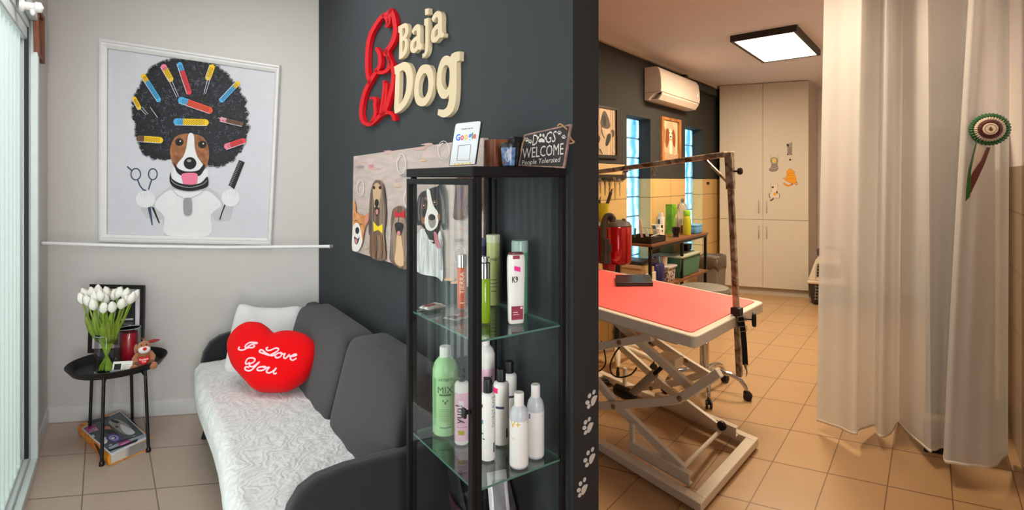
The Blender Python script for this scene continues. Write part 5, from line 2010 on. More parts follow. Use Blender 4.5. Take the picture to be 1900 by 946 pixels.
paw((1392, 330), 78, 0.05, pp_, 0.001, 1, mb, zg)
for c_, a in (((1204, 340), -0.2), ((1245, 362), 0.2), ((1615, 252), 0.0), ((1668, 304), 0.1)):
    paw(c_, 34, a, pp_, 0.001, 1, mb, zg)
build('lettering', mb, [M((38, 34, 34), 0.7), M((208, 202, 192), 0.7)], parent=pq)
mb = MB()
rp = [pp_.hit(u, v, 0.003) for u, v in zg(catmull([(1590, 165), (1620, 135), (1660, 158), (1710, 205)], False, 4))]
mb.tube(rp, 0.0022, 6)
rp = [pp_.hit(u, v, -0.010) for u, v in zg(catmull([(1730, 250), (1765, 330), (1800, 360), (1760, 380), (1730, 372)], False, 4))]
mb.tube(rp, 0.0022, 6)
mb.tube([pp_.hit(u, v, 0.003) for u, v in zg([(1190, 305), (1150, 380), (1128, 480)])], 0.0016, 6)
tag(build('rope', mb, M((176, 136, 92), 0.9), parent=pq), 'jute hanging cord')

# paw stickers on the partition's end
ENDP = Plane(E, -WN)
zp = crop(1060, 700, 3.94)
for lb, c_, (pads) in (('topmost of the four pale paw stickers on the wall end', (150, 165), [(166, 108, 12, 19), (134, 135, 14, 19), (119, 184, 18, 17), (129, 213, 14, 19)]),
                       ('second pale paw sticker from the top on the wall end', (122, 362), [(132, 306, 12, 19), (105, 329, 14, 19), (97, 369, 17, 17), (106, 403, 13, 19)]),
                       ('third pale paw sticker from the top on the wall end', (136, 590), [(156, 527, 12, 19), (124, 552, 14, 19), (104, 607, 17, 18), (116, 640, 14, 19)]),
                       ('lowest of the four pale paw stickers on the wall end', (80, 815), [(98, 748, 12, 19), (68, 777, 15, 18), (56, 825, 17, 18), (63, 861, 14, 19)])):
    mb = MB()
    px, py = c_
    pad = [(px + 40, py - 30), (px + 30, py + 5), (px + 14, py + 36), (px - 1, py + 42), (px - 4, py + 5), (px + 12, py - 25), (px + 28, py - 32)]
    for pts in [catmull(pad, True, 4)] + [ell(a, b, rx * 0.8, ry, 0.35 if b < py else 0.5, 14) for a, b, rx, ry in pads]:
        mb.prism([ENDP.hit(u, v, 0.0012) for u, v in zp(pts)], -ENDP.n * 0.001)
    tag(build('paw_sticker', mb, M((196, 184, 172), 0.6)), lb, 'sticker', 'paw stickers on the wall end')

# ================================================================== GROOMING ROOM: WARDROBE
WF = V((2.841, 7.38, 0))
WA = V((0.924, -0.3815, 0)).normalized()
WFN = V((-0.3815, -0.924, 0)).normalized()
WW = 1.075
WPL = Plane(WF, WA)
ward = thing('wardrobe', 'tall beige four-door wardrobe at the end of the grooming room', 'wardrobe', WF + WA * WW / 2)
BEIGE = M((212, 202, 186), 0.5, var=0.02)
GAP = M((110, 100, 90), 0.7)
mb = MB()
DB = V((0.62, 0.784, 0))
mb.para(WF + UZ * 0.09 - WFN * 0.0, WA * WW, DB * 0.58, UZ * (CEIL - 0.092))
build('body', mb, [BEIGE], parent=ward)
mb = MB()
mb.para(WF + DB * 0.03, WA * WW, DB * 0.5, UZ * 0.09)
build('plinth', mb, M((190, 180, 164), 0.6), parent=ward)
ZS = 1.52 - 0.072 * 7.2      # the seam between the upper and lower doors
g_ = 0.0025
for x0, x1 in ((g_, WW / 2 - g_), (WW / 2 + g_, WW - g_)):
    for z0, z1 in ((0.10, ZS - g_), (ZS + g_, CEIL - 0.012)):
        mb = MB()
        mb.para(WF + WA * x0 + UZ * z0 + WFN * 0.018, WA * (x1 - x0), -WFN * 0.017, UZ * (z1 - z0))
        d = build('door', mb, BEIGE, parent=ward, bevel=0.0012)
        hx = x1 - 0.045 if x0 < 0.1 else x0 + 0.045
        zc_ = ZS + 0.17 if z0 > 0.5 else ZS - 0.17
        hb_ = WF + WA * hx + WFN * 0.018 + UZ * zc_
        mb = MB()
        mb.tube([hb_ + UZ * 0.085, hb_ + UZ * 0.075 + WFN * 0.012, hb_ + UZ * 0.04 + WFN * 0.026, hb_ + WFN * 0.03, hb_ - UZ * 0.04 + WFN * 0.026, hb_ - UZ * 0.075 + WFN * 0.012, hb_ - UZ * 0.085], [0.004, 0.006, 0.0075, 0.008, 0.0075, 0.006, 0.004], 10)
        tag(build('handle', mb, M((190, 184, 176), 0.35, 0.35), parent=d), 'curved grey metal handle')

# cat stickers on the wardrobe
zk = crop(1400, 250, 6.76)
kg = 'cat stickers on the wardrobe door'
KO = 0.0186


def sticker(label, shapes, mats):
    mb = MB()
    o_ = KO
    for pts, c, st in shapes:
        o_ += 0.0002
        if st:
            mb.stroke(zk(catmull(pts, False, 4)), st / 6.76, WPL, o_, c)
        else:
            mb.flat(zk(catmull(pts, True, 4)), WPL, o_, c)
    return tag(build('cat_sticker', mb, mats), label, 'sticker', kg)


GREYC, DKG, CREAMC, ORC, ORD, YELC = M((160, 148, 140), 0.6), M((60, 50, 46), 0.6), M((226, 212, 196), 0.6), M((238, 160, 20), 0.6), M((190, 96, 20), 0.6), M((226, 196, 90), 0.6)
sh = [([(408, 110), (420, 118), (468, 95), (474, 160), (468, 240), (444, 262), (414, 240), (410, 180)], 0, 0), ([(402, 120), (410, 112), (430, 118), (428, 150), (408, 145)], 1, 0), ([(444, 258), (430, 280), (432, 315), (446, 322), (462, 300), (462, 250)], 2, 0)]
sh += [([(416, y), (440, y + 6), (468, y)], 1, 3.5) for y in (160, 178, 194, 210, 226)] + [(ell(446, 312, 14, 13), 1, 0), (ell(416, 246, 10, 10), 1, 0), (ell(464, 246, 8, 9), 1, 0), ([(432, 285), (450, 280), (460, 270)], 1, 4), ([(466, 90), (472, 70)], 0, 4)]
sticker('small grey striped cat sticker, highest on the wardrobe door', sh, [GREYC, DKG, CREAMC])
sh = [([(200, 300), (240, 278), (290, 296), (298, 340), (286, 370), (300, 410), (280, 450), (210, 460), (180, 438), (205, 400), (215, 370), (200, 340)], 0, 0), ([(222, 305), (258, 296), (272, 330), (250, 352), (224, 345)], 2, 0),
      ([(200, 300), (196, 275), (210, 262)], 1, 4), ([(296, 300), (300, 278), (286, 262)], 1, 4), (ell(204, 282, 8, 12), 3, 0), (ell(290, 280, 8, 12), 3, 0)]
sh += [([(206, y), (250, y + 8), (296, y - 4)], 1, 4) for y in (366, 382, 400)] + [([(182, 436), (220, 455), (280, 444), (298, 410)], 1, 7), ([(200, 430), (240, 436), (280, 425)], 1, 4), ([(210, 315), (216, 350)], 1, 4), ([(280, 310), (286, 350)], 1, 4)]
sticker('grey striped cat sticker with a yellowish back near the door seam', sh, [GREYC, DKG, YELC, CREAMC])
sh = [([(402, 460), (420, 446), (446, 428), (480, 445), (500, 480), (520, 540), (528, 590), (505, 615), (450, 598), (380, 566), (378, 545), (405, 515)], 0, 0),
      ([(366, 600), (385, 625), (420, 640), (460, 628), (480, 608)], 1, 20), ([(366, 600), (385, 628), (425, 642), (460, 630)], 0, 10), ([(494, 462), (520, 470)], 1, 5), ([(355, 545), (378, 545)], 1, 8), (ell(526, 612, 17, 20), 1, 0), (ell(525, 611, 9, 12), 2, 0)]
sh += [([(425, y), (450, y - 12), (490, y)], 1, 3.5) for y in (490, 520, 552)] + [([(402, 460), (446, 428), (480, 445), (500, 480), (528, 590), (505, 615), (380, 566), (405, 515), (402, 460)], 1, 3)]
sticker('orange cat sticker, the largest on the wardrobe door', sh, [ORC, ORD, CREAMC])
sh = [([(208, 650), (212, 612), (225, 625), (262, 628), (284, 612), (290, 650), (284, 720), (310, 760), (300, 790), (250, 796), (200, 790), (186, 760), (210, 720)], 0, 0), ([(215, 650), (238, 645), (240, 664), (222, 672)], 1, 0), (ell(254, 742, 18, 19), 2, 0),
      ([(274, 705), (290, 715), (286, 740), (272, 728)], 1, 0), ([(188, 735), (184, 770), (200, 795)], 1, 9), ([(308, 735), (318, 770), (305, 795)], 1, 7), ([(240, 795), (220, 815), (195, 825)], 1, 16), ([(210, 610), (206, 650), (214, 720)], 1, 3), ([(290, 612), (290, 660), (284, 715)], 1, 3), ([(250, 790), (300, 795)], 1, 3)]
sticker('white cat sticker with dark and orange patches, lowest on the door', sh, [CREAMC, DKG, ORC])

# ------------------------------------------------------------------ ceiling panel
pn = thing('ceiling_panel', 'lit rectangular ceiling panel lamp with a black frame', 'lamp', V((2.52, 5.11, 2.76)))
pc_ = [onz(1355, 76, 2.775), onz(1478, 55, 2.775), onz(1523, 101, 2.775), onz(1415, 115.5, 2.775)]
cen = sum(pc_, V((0, 0, 0))) / 4
e1_ = ((pc_[1] - pc_[0]) + (pc_[2] - pc_[3])) / 2
e2_ = ((pc_[3] - pc_[0]) + (pc_[2] - pc_[1])) / 2
o0 = cen - e1_ / 2 - e2_ / 2
mb = MB()
w1, w2 = e1_.normalized() * 0.028, e2_.normalized() * 0.028
dz = UZ * (CEIL - 2.765)
o0.z = 2.765
mb.para(o0, e1_, w2, dz)
mb.para(o0 + e2_ - w2, e1_, w2, dz)
mb.para(o0 + w2, w1, e2_ - w2 * 2, dz)
mb.para(o0 + e1_ - w1 + w2, w1, e2_ - w2 * 2, dz)
build('frame', mb, M((40, 34, 32), 0.5), parent=pn)
mb = MB()
mb.para(o0 + w1 + w2 + UZ * 0.006, e1_ - w1 * 2, e2_ - w2 * 2, UZ * 0.02)
lm_, nt, b = node_mat('panel_diffuser')
b.inputs['Emission Color'].default_value = (1.0, 0.86, 0.62, 1)
b.inputs['Emission Strength'].default_value = 9
b.inputs['Base Color'].default_value = (0.9, 0.9, 0.9, 1)
build('diffuser', mb, lm_, parent=pn)

# ------------------------------------------------------------------ air conditioner
AC0, AC1 = 5.63, 6.52
ac = thing('air_conditioner', 'cream wall-mounted air conditioner near the ceiling', 'air conditioner', r1((AC0 + AC1) / 2, 0, 2.35))
ACM = M((232, 216, 204), 0.35, coat=0.3, var=0.02)
L = (r1(AC1) - r1(AC0)).length
prof = [(0.004, 2.70), (0.12, 2.70), (0.155, 2.69), (0.178, 2.65), (0.192, 2.57), (0.196, 2.48), (0.19, 2.435), (0.13, 2.425), (0.07, 2.38), (0.06, 2.355), (0.004, 2.355)]
mb = MB()
mb.prism([r1(AC0, d, z) for d, z in prof], R1D * L)
build('body', mb, ACM, parent=ac, bevel=0.008, seg=3)
mb = MB()
mb.prism([r1(AC0, d, z) + R1D * 0.03 for d, z in ((0.186, 2.432), (0.19, 2.41), (0.15, 2.358), (0.06, 2.35), (0.066, 2.36), (0.135, 2.372), (0.172, 2.415))], R1D * (L - 0.06))
build('air_flap', mb, M((226, 208, 194), 0.4), parent=ac, bevel=0.003)
mb = MB()
mb.para(r1(AC0, 0.132, 2.4215) + R1D * 0.06, R1D * (L - 0.12), R1N * 0.046 + UZ * 0.008, UZ * 0.004)
tag(build('outlet', mb, M((40, 32, 28), 0.6), parent=ac), 'dark air outlet slot')
for k in range(5):
    mb = MB()
    mb.para(r1(AC0, 0.135, 2.385) + R1D * (0.10 + k * (L - 0.26) / 4), R1D * 0.06, R1N * 0.034 + UZ * 0.022, UZ * 0.008 - R1N * 0.006)
    build('louvre', mb, M((60, 48, 42), 0.6), parent=ac)
for s_ in (0.0, 1.0):
    mb = MB()
    mb.prism([r1(AC0, d, z) + R1D * (L * s_ - (0.0 if s_ else 0.003)) for d, z in ((0.02, 2.43), (0.188, 2.432), (0.188, 2.438), (0.02, 2.436))], R1D * 0.003)
    build('side_seam', mb, M((180, 150, 134), 0.6), parent=ac)
mb = MB()
p = r1(AC0, 0.1965, 2.50) + R1D * (L - 0.09)
mb.para(p, R1D * 0.022, -R1N * 0.003, UZ * 0.036)
dm, nt, b = node_mat('display_glow')
b.inputs['Base Color'].default_value = rgb(240, 210, 220)
b.inputs['Emission Color'].default_value = rgb(250, 200, 235)
b.inputs['Emission Strength'].default_value = 0.8
tag(build('display', mb, dm, parent=ac), 'small glowing pink display')
mb = MB()
mb.para(r1(AC0, 0.1962, 2.447) + R1D * (L * 0.52), R1D * 0.03, -R1N * 0.002, UZ * 0.006)
build('badge', mb, M((180, 170, 160), 0.3), parent=ac)
mb = MB()
mb.superell(r1(6.38, 0.06, 2.735), R1D * 0.05, R1N * 0.05, UZ * 0.028, 0.4, 0.4)
tag(build('pipe_elbow', mb, BLACK, parent=ac), 'black pipe stub on top')

# ------------------------------------------------------------------ pictures on the window wall
zq = crop(1100, 110, 4.504)


def wall_picture(label, q_out, q_in, fm, depth):
    t = thing('framed_picture', label, 'picture', RIGHT.hit((q_out[2][0] + q_out[3][0]) / 2, q_out[3][1]))
    mb = MB()
    vs, fs = [], []
    for q_, d in ((q_out, 0.001), (q_out, depth), (q_in, depth), (q_in, 0.004)):
        vs += [RIGHT.hit(u, v) + R1N * d for u, v in q_]
    for i in range(3):
        for j in range(4):
            fs.append((i * 4 + j, i * 4 + (j + 1) % 4, (i + 1) * 4 + (j + 1) % 4, (i + 1) * 4 + j))
    mb.add(vs, fs)
    build('frame', mb, fm, parent=t, sharp=25)
    return t


PAPER = M((226, 196, 160), 0.5)
t = wall_picture('black-framed monochrome dog picture nearest the doorway', [(1078, 190), (1144, 201.5), (1144, 294.5), (1078, 292)], [(1081, 194), (1141.5, 204.5), (1141.5, 288), (1081, 286)], M((38, 30, 26), 0.5), 0.02)
mb = MB()
mb.flat([(1081, 194), (1141.5, 204.5), (1141.5, 288), (1081, 286)], RIGHT, 0.005, 0)
o_ = [0.005]


def rf(pts, c, sm=True, st=0):
    o_[0] += 0.0005
    pts = catmull(pts, not st, 4) if sm else pts
    if st:
        mb.stroke(zq(pts), st / 4.504, RIGHT, o_[0], c)
    else:
        mb.flat(zq(pts), RIGHT, o_[0], c)


for x in (40, 52, 150, 165, 182):
    rf([(x, 410), (x + 2, 560), (x - 2, 800)], 2, True, 5)
rf([(85, 445), (98, 432), (112, 445), (135, 500), (145, 560), (120, 580), (75, 560), (66, 520)], 1)
rf([(80, 480), (100, 470), (112, 500), (104, 560), (88, 540)], 3)
rf([(70, 600), (90, 590), (120, 640), (150, 610), (175, 620), (160, 660), (130, 720), (125, 800), (70, 800), (50, 720), (60, 660)], 4)
rf([(118, 640), (145, 620), (150, 660), (125, 720), (105, 715)], 3)
rf([(30, 620), (45, 630), (62, 660), (48, 700), (36, 660)], 3)
rf([(160, 590), (178, 600), (178, 640), (162, 650)], 1)
rf([(70, 560), (80, 620), (100, 660)], 3, True, 5)
rf([(60, 750), (80, 790)], 3, True, 6)
rf([(165, 768), (188, 772), (188, 780), (165, 776)], 0, False)
rf([(30, 740), (42, 760), (42, 790), (30, 790)], 2)
build('print', mb, [PAPER, M((92, 78, 66), 0.6), M((176, 148, 118), 0.6), M((40, 34, 32), 0.6), M((206, 180, 148), 0.6)], parent=t)
t = wall_picture('wood-framed portrait of a brown and white spaniel between the windows', [(1225, 216), (1261, 223), (1260.5, 302), (1225.5, 300)], [(1228.5, 221.5), (1257.5, 227), (1257, 297), (1229, 295)], two_tone('frame_pine', (150, 92, 44), (196, 134, 74), 14, stretch=(1, 1, .2)), 0.024)
mb = MB()
mb.flat([(1228.5, 221.5), (1257.5, 227), (1257, 297), (1229, 295)], RIGHT, 0.005, 0)
o_ = [0.005]
rf([(640, 525), (665, 535), (690, 600), (695, 660), (690, 740), (680, 800), (620, 800), (600, 740), (605, 660), (610, 580), (622, 540)], 1)
rf([(612, 590), (630, 580), (640, 630), (635, 690), (618, 740), (606, 690)], 2)
rf([(668, 590), (680, 600), (690, 660), (686, 730), (672, 720), (664, 650)], 2)
rf([(640, 590), (652, 585), (662, 620), (664, 650), (650, 664), (638, 645)], 3)
rf(ell(651, 646, 8, 7), 4, False)
for x, y in ((641, 615), (661, 618)):
    rf(ell(x, y, 4, 5), 4, False)
rf([(640, 690), (660, 690), (662, 790), (640, 790)], 3)
rf([(580, 770), (620, 780), (680, 800), (715, 790), (715, 830), (580, 820)], 5)
rf([(595, 560), (605, 600), (600, 700)], 5, True, 8)
build('print', mb, [PAPER, M((206, 170, 136), 0.6), M((140, 72, 34), 0.6), M((238, 220, 196), 0.6), M((50, 32, 24), 0.6), M((186, 150, 118), 0.6)], parent=t)

# scissors rail, the pale board above it and the tool cup
mb = MB()
mb.para(r1(4.70, 0.001, 1.575), r1(5.27) - r1(4.70), R1N * 0.012, UZ * 0.10)
tag(build('wall_board', mb, M((214, 180, 130), 0.6), bevel=0.002), 'narrow pale board on the wall beside the first window', 'board')
rk = thing('tool_rail', 'dark wall rail holding hanging scissors beside the first window', 'rail', r1(5.0, 0, 1.5))
mb = MB()
mb.para(r1(4.70, 0.001, 1.525), r1(5.27) - r1(4.70), R1N * 0.016, UZ * 0.045)
build('rail_bar', mb, M((44, 36, 30), 0.4), parent=rk, bevel=0.002)
rr = random.Random(2)
for k, yy in enumerate((4.80, 4.86, 4.93, 5.0, 5.08, 5.16)):
    top = r1(yy, 0.028, 1.535 - (0.01 if k % 2 else 0))
    ln = (0.19, 0.12, 0.15, 0.13, 0.20, 0.15)[k]
    t = thing('scissors', 'steel grooming scissors hanging on the dark wall rail', 'scissors', top - UZ * ln, 'scissors on the wall rail')
    mb = MB()
    dark = k in (0, 2, 3)
    for s_ in (-1, 1):
        c = top + R1D * (0.015 * s_)
        ring = [c + R1D * (math.cos(a) * 0.012) + UZ * (math.sin(a) * 0.015) for a in (2 * math.pi * i / 14 for i in range(14))]
        mb.tube(ring, 0.0032, 6, closed=True)
        mb.tube([c - UZ * 0.014, top - UZ * 0.05 + R1D * 0.002 * s_], 0.0034, 6)
    build('handles', mb, BLACK if dark else STEEL, parent=t)
    mb = MB()
    mb.prism([top - UZ * 0.045 + R1D * 0.007, top - UZ * 0.045 - R1D * 0.007, top - UZ * ln - R1D * 0.001, top - UZ * ln + R1D * 0.002], R1N * 0.004)
    build('blades', mb, M((70, 64, 58), 0.3, 0.7) if dark else STEEL, parent=t)
cu = at(1119, 412, 4.86)
tcup = thing('tool_cup', 'yellow cup of combs and clippers fixed on the tiled wall', 'cup', cu)
mb = MB()
mb.lathe(cu, [(0.0, 0.0), (0.03, 0.0), (0.042, 0.03), (0.05, 0.10), (0.052, 0.17), (0.049, 0.17), (0.046, 0.1), (0.038, 0.03), (0.0, 0.008)], 24)
build('cup_body', mb, M((190, 176, 40), 0.4), parent=tcup)
mb = MB()
mb.para(r1(4.74, 0.001, cu.z + 0.03), R1D * 0.05, R1N * 0.06, UZ * 0.03)
build('bracket', mb, M((150, 140, 60), 0.5), parent=tcup)
for lb, a, b, w in (('dark clipper standing in the yellow cup', (0.0, 0.02, 0.03), (0.075, 0.02, 0.27), 0.016), ('slim grey comb standing in the yellow cup', (0.015, 0.0, 0.02), (0.055, -0.02, 0.24), 0.009), ('short brush standing in the yellow cup', (-0.02, 0.0, 0.02), (-0.03, 0.01, 0.20), 0.010)):
    mb = MB()
    mb.tube([cu + V(a), cu + (V(a) + V(b)) / 2, cu + V(b)], [w * 0.8, w, w * 0.9], 8)
    mb.tube([cu + V(b), cu + V(b) * 1.0 + V((0.012, 0, 0.03))], [w * 0.6, w * 0.3], 6)
    tag(build('grooming_tool', mb, M((60, 54, 50), 0.4)), lb, 'tool', 'tools in the yellow cup')
mb = MB()
mb.para(RIGHT.hit(1311.4, 342) + R1N * 0.001, R1D * 0.05, R1N * 0.02, UZ * 0.032)
tag(build('wall_socket', mb, BLACK, bevel=0.003), 'tiny dark socket on the tiles left of the wardrobe', 'socket')
mb = MB()
hk = r1(5.24, 0.001, 1.60)
mb.para(hk, R1D * 0.03, R1N * 0.05, UZ * 0.016)
mb.para(hk + R1N * 0.03 + UZ * 0.016, R1D * 0.07, R1N * 0.03, UZ * 0.014)
tag(build('wall_hook', mb, M((60, 54, 50), 0.4)), 'small dark metal hook by the first window', 'hook')

# ------------------------------------------------------------------ shelf unit along the window wall
SZ, SZ2, SDp = 0.945, 0.53, 0.40
sh_ = thing('shelf_unit', 'low shelf unit with walnut boards and black metal legs under the windows', 'shelf', r1(5.6, 0.2))
WOOD = two_tone('walnut_board', (96, 56, 32), (142, 90, 54), 5, 0.3, 0.7, 0.35, stretch=(1, 1, 6), distortion=3)
YA, YB = 5.08, 6.265
Ls = (r1(YB) - r1(YA)).length
for nm, z in (('top', SZ), ('lower_shelf', SZ2), ('lower_shelf', 0.12)):
    mb = MB()
    mb.para(r1(YA, 0.01, z - 0.025), R1D * Ls, R1N * (SDp - 0.01), UZ * 0.025)
    build(nm, mb, WOOD, parent=sh_, bevel=0.003)
for yy in (YA + 0.01, (YA + YB) / 2 + 0.02, YB - 0.02):
    for d in (0.03, SDp - 0.03):
        if d < 0.1 and yy not in (YA + 0.01, YB - 0.02):
            continue
        mb = MB()
        mb.para(r1(yy, d - 0.012, 0.0), R1D * 0.026, R1N * 0.026, UZ * (SZ - 0.026))
        build('leg', mb, BLACK_METAL, parent=sh_)
mb = MB()
mb.para(r1(YA + 0.02, SDp - 0.028, SZ - 0.05), R1D * (Ls - 0.04), R1N * 0.02, UZ * 0.024)
build('rail', mb, BLACK_METAL, parent=sh_)


def on_shelf(u, v, z=SZ):
    return onz(u, v, z)


def simple(name, label, cat, c, prof, mat, n=24, group=None, sx=1.0, sy=1.0):
    mb = MB()
    mb.lathe(c, prof, n, 0, sx, sy, math.atan2(R1D.y, R1D.x))
    return tag(build(name, mb, mat, origin=c), label, cat, group)


# black tool tray with things in it
c = r1(5.24, 0.24, SZ)
bt = thing('tool_tray', 'open black tray of tools on the near end of the shelf unit', 'tray', c)
mb = MB()
L1, L2, hh = 0.34, 0.27, 0.055
o0 = c - R1D * L1 / 2 - R1N * L2 / 2
mb.para(o0, R1D * L1, R1N * L2, UZ * 0.006)
for a, b, q in ((o0, R1D * L1, R1N * 0.006), (o0 + R1N * (L2 - 0.006), R1D * L1, R1N * 0.006), (o0, R1D * 0.006, R1N * L2), (o0 + R1D * (L1 - 0.006), R1D * 0.006, R1N * L2)):
    mb.para(a, b, q, UZ * hh)
build('tray_box', mb, BLACK, parent=bt, bevel=0.002)
mb = MB()
mb.para(o0 + R1D * L1 * 0.6, R1D * 0.005, R1N * L2, UZ * hh * 0.8)
build('divider', mb, BLACK, parent=bt)


def stick(name, label, cat, c, up, w, d, h, mat, details=()):
    """flat standing slab: foot centre, leaning direction"""
    up = V(up).normalized()
    a = V((1, -0.15, 0)).normalized()
    n_ = a.cross(up).normalized()
    mb = MB()
    mb.para(c - a * w / 2 - n_ * d / 2, a * w, n_ * d, up * h)
    t = build(name, mb, [mat] + [m for _, m in details], origin=c, bevel=0.002)
    if details:
        me2 = MB()
        for k, ((x0, x1, z0, z1), m) in enumerate(details):
            s_ = 1 if n_.y < 0 else -1
            me2.poly([c + a * (x * w) + up * (z * h) + n_ * (s_ * (d / 2 + 0.001)) for x, z in ((x0, z0), (x1, z0), (x1, z1), (x0, z1))], k)
        build('face_print', me2, [m for _, m in details], parent=t)
    return tag(t, label, cat)


stick('remote_control', 'white remote control leaning in the black tray', 'remote control', r1(5.35, 0.30, SZ + 0.008), (-0.28, -0.1, 1), 0.045, 0.02, 0.155, M((232, 222, 206), 0.4), [((-0.3, 0.3, 0.72, 0.92), M((90, 110, 120), 0.2)), ((-0.2, 0.2, 0.3, 0.6), M((200, 190, 176), 0.5))])
stick('paper_strip', 'slim pink and white packet standing at the back of the black tray', 'packet', r1(5.26, 0.20, SZ + 0.008), (-0.12, 0, 1), 0.022, 0.008, 0.20, M((230, 180, 170), 0.5))
stick('paper_card', 'small white folded card standing in the black tray', 'card', r1(5.33, 0.22, SZ + 0.008), (-0.25, 0, 1), 0.03, 0.004, 0.11, M((236, 230, 220), 0.5))
stick('green_tube', 'thin green tube standing in the black tray', 'tube', r1(5.18, 0.17, SZ + 0.008), (0.05, 0, 1), 0.016, 0.010, 0.12, M((96, 120, 50), 0.5))
mb = MB()
mb.tube([r1(5.24, 0.30, SZ + 0.05), r1(5.34, 0.33, SZ + 0.066)], 0.007, 8)
tag(build('comb_handle', mb, M((180, 170, 160), 0.4)), 'pale comb handle lying across the black tray', 'comb')

# products standing on the shelf top
c = r1(5.74, 0.13, SZ)
t = thing('spray_can', 'white and black spray can at the middle of the shelf top', 'spray can', c)
mb = MB()
mb.lathe(c, [(0.0, 0), (0.036, 0), (0.036, 0.18), (0.03, 0.197), (0.0, 0.198)], 24)
build('can_body', mb, M((230, 216, 198), 0.35), parent=t)
mb = MB()
mb.lathe(c + UZ * 0.1975, [(0.024, 0), (0.024, 0.02), (0.018, 0.04), (0, 0.042)], 18)
build('cap', mb, M((214, 200, 184), 0.4), parent=t)
mb = MB()
th = facing(c)
for z0, z1, a0, a1 in ((0.12, 0.17, -1.1, -0.4), (0.04, 0.06, -0.5, 0.5), (0.08, 0.11, -0.2, 0.5)):
    pv = [c + V((math.cos(th + a0 + (a1 - a0) * i / 5) * 0.0366, math.sin(th + a0 + (a1 - a0) * i / 5) * 0.0366, z)) for z in (z0, z1) for i in range(6)]
    mb.add(pv, [(i, i + 1, 7 + i, 6 + i) for i in range(5)])
build('printed_text', mb, BLACK, parent=t)
c = r1(5.63, 0.16, SZ)
simple('small_jar', 'small white jar with a tall lid beside the spray can', 'jar', c, [(0, 0), (0.034, 0), (0.034, 0.085), (0.026, 0.09), (0.026, 0.125), (0, 0.125)], M((236, 224, 208), 0.4))
c = r1(5.92, 0.14, SZ)
t = thing('green_carton', 'tall bright green carton standing on the shelf top', 'carton', c)
mb = MB()
mb.para(c - R1D * 0.05 - R1N * 0.035, R1D * 0.10, R1N * 0.07, UZ * 0.32)
build('carton', mb, two_tone('green_card', (84, 140, 24), (120, 176, 40), 8), parent=t, bevel=0.002)
mb = MB()
mb.prism([c - R1D * 0.05 + R1N * 0.036 + UZ * 0.32, c + R1D * 0.05 + R1N * 0.036 + UZ * 0.32, c + R1D * 0.085 + R1N * 0.045 + UZ * 0.24, c + R1D * 0.05 + R1N * 0.036 + UZ * 0.20], R1N * 0.001)
build('flap', mb, M((110, 168, 34), 0.5), parent=t)
simple('black_cup', 'round black cup in front of the green carton', 'cup', r1(5.70, 0.31, SZ), [(0, 0), (0.034, 0), (0.028, 0.02), (0.034, 0.04), (0.044, 0.06), (0.042, 0.10), (0.034, 0.10), (0.03, 0.05), (0, 0.045)], M((24, 18, 16), 0.3))
simple('red_jar', 'small dark red jar behind the black cup', 'jar', r1(6.02, 0.24, SZ), [(0, 0), (0.034, 0), (0.034, 0.075), (0.03, 0.09), (0, 0.09)], M((150, 44, 34), 0.4))
simple('clear_beaker', 'clear plastic beaker around the middle of the shelf top', 'beaker', r1(6.0, 0.10, SZ), [(0.0, 0.0), (0.045, 0.0), (0.055, 0.13), (0.052, 0.13), (0.042, 0.006), (0, 0.006)], CLEAR_PLASTIC)
# white tube with dots, cap down
c = r1(6.10, 0.15, SZ)
t = thing('cream_tube', 'white squeeze tube with black dots standing on its cap', 'tube', c)
mb = MB()
mb.lathe(c, [(0, 0), (0.026, 0), (0.026, 0.045), (0, 0.045)], 18)
build('cap', mb, M((200, 186, 168), 0.4), parent=t)
mb = MB()
vs, fs = [], []
for z, rx, ry in ((0.045, 0.034, 0.026), (0.1, 0.040, 0.022), (0.18, 0.045, 0.012), (0.27, 0.047, 0.003)):
    vs += [c + R1D * (rx * math.cos(a)) + R1N * (ry * math.sin(a)) + UZ * z for a in (2 * math.pi * k / 20 for k in range(20))]
for i in range(3):
    for j in range(20):
        fs.append((i * 20 + j, i * 20 + (j + 1) % 20, (i + 1) * 20 + (j + 1) % 20, (i + 1) * 20 + j))
fs += [tuple(range(19, -1, -1)), tuple(range(60, 80))]
mb.add(vs, fs)
build('tube_body', mb, M((226, 210, 190), 0.4), parent=t)
mb = MB()
for i in range(4):
    for j in range(3):
        x, z = -0.02 + 0.013 * i, 0.10 + 0.02 * j
        mb.poly([c + R1D * (x + 0.005 * math.cos(a)) + R1N * 0.0235 + UZ * (z + 0.007 * math.sin(a)) for a in (2 * math.pi * k / 8 for k in range(8))])
build('printed_dots', mb, BLACK, parent=t)
# clear cylinder bottle with a silver top and the yellow-green sprayer in front
c = r1(6.06, 0.20, SZ)
t = thing('dispenser_bottle', 'tall clear cylinder bottle behind the yellow-green sprayer', 'bottle', c)
mb = MB()
mb.lathe(c, [(0, 0), (0.056, 0), (0.056, 0.27), (0.046, 0.315), (0.024, 0.335), (0, 0.335)], 28)
build('bottle_body', mb, CLEAR_PLASTIC, parent=t)
mb = MB()
mb.lathe(c + UZ * 0.3355, [(0.022, 0), (0.022, 0.03), (0.012, 0.034), (0.012, 0.045), (0, 0.045)], 18)
build('cap', mb, SILVER, parent=t)
c = r1(5.93, 0.315, SZ)
t = thing('sprayer_bottle', 'slim yellow-green sprayer bottle near the front of the shelf', 'bottle', c)
mb = MB()
mb.lathe(c, [(0, 0), (0.040, 0), (0.042, 0.01), (0.042, 0.15), (0.036, 0.19), (0.030, 0.205), (0, 0.205)], 24)
build('bottle_body', mb, M((190, 186, 40), 0.25, coat=0.3), parent=t)
mb = MB()
mb.lathe(c + UZ * 0.2055, [(0.036, 0), (0.038, 0.04), (0.03, 0.055), (0, 0.055)], 18)
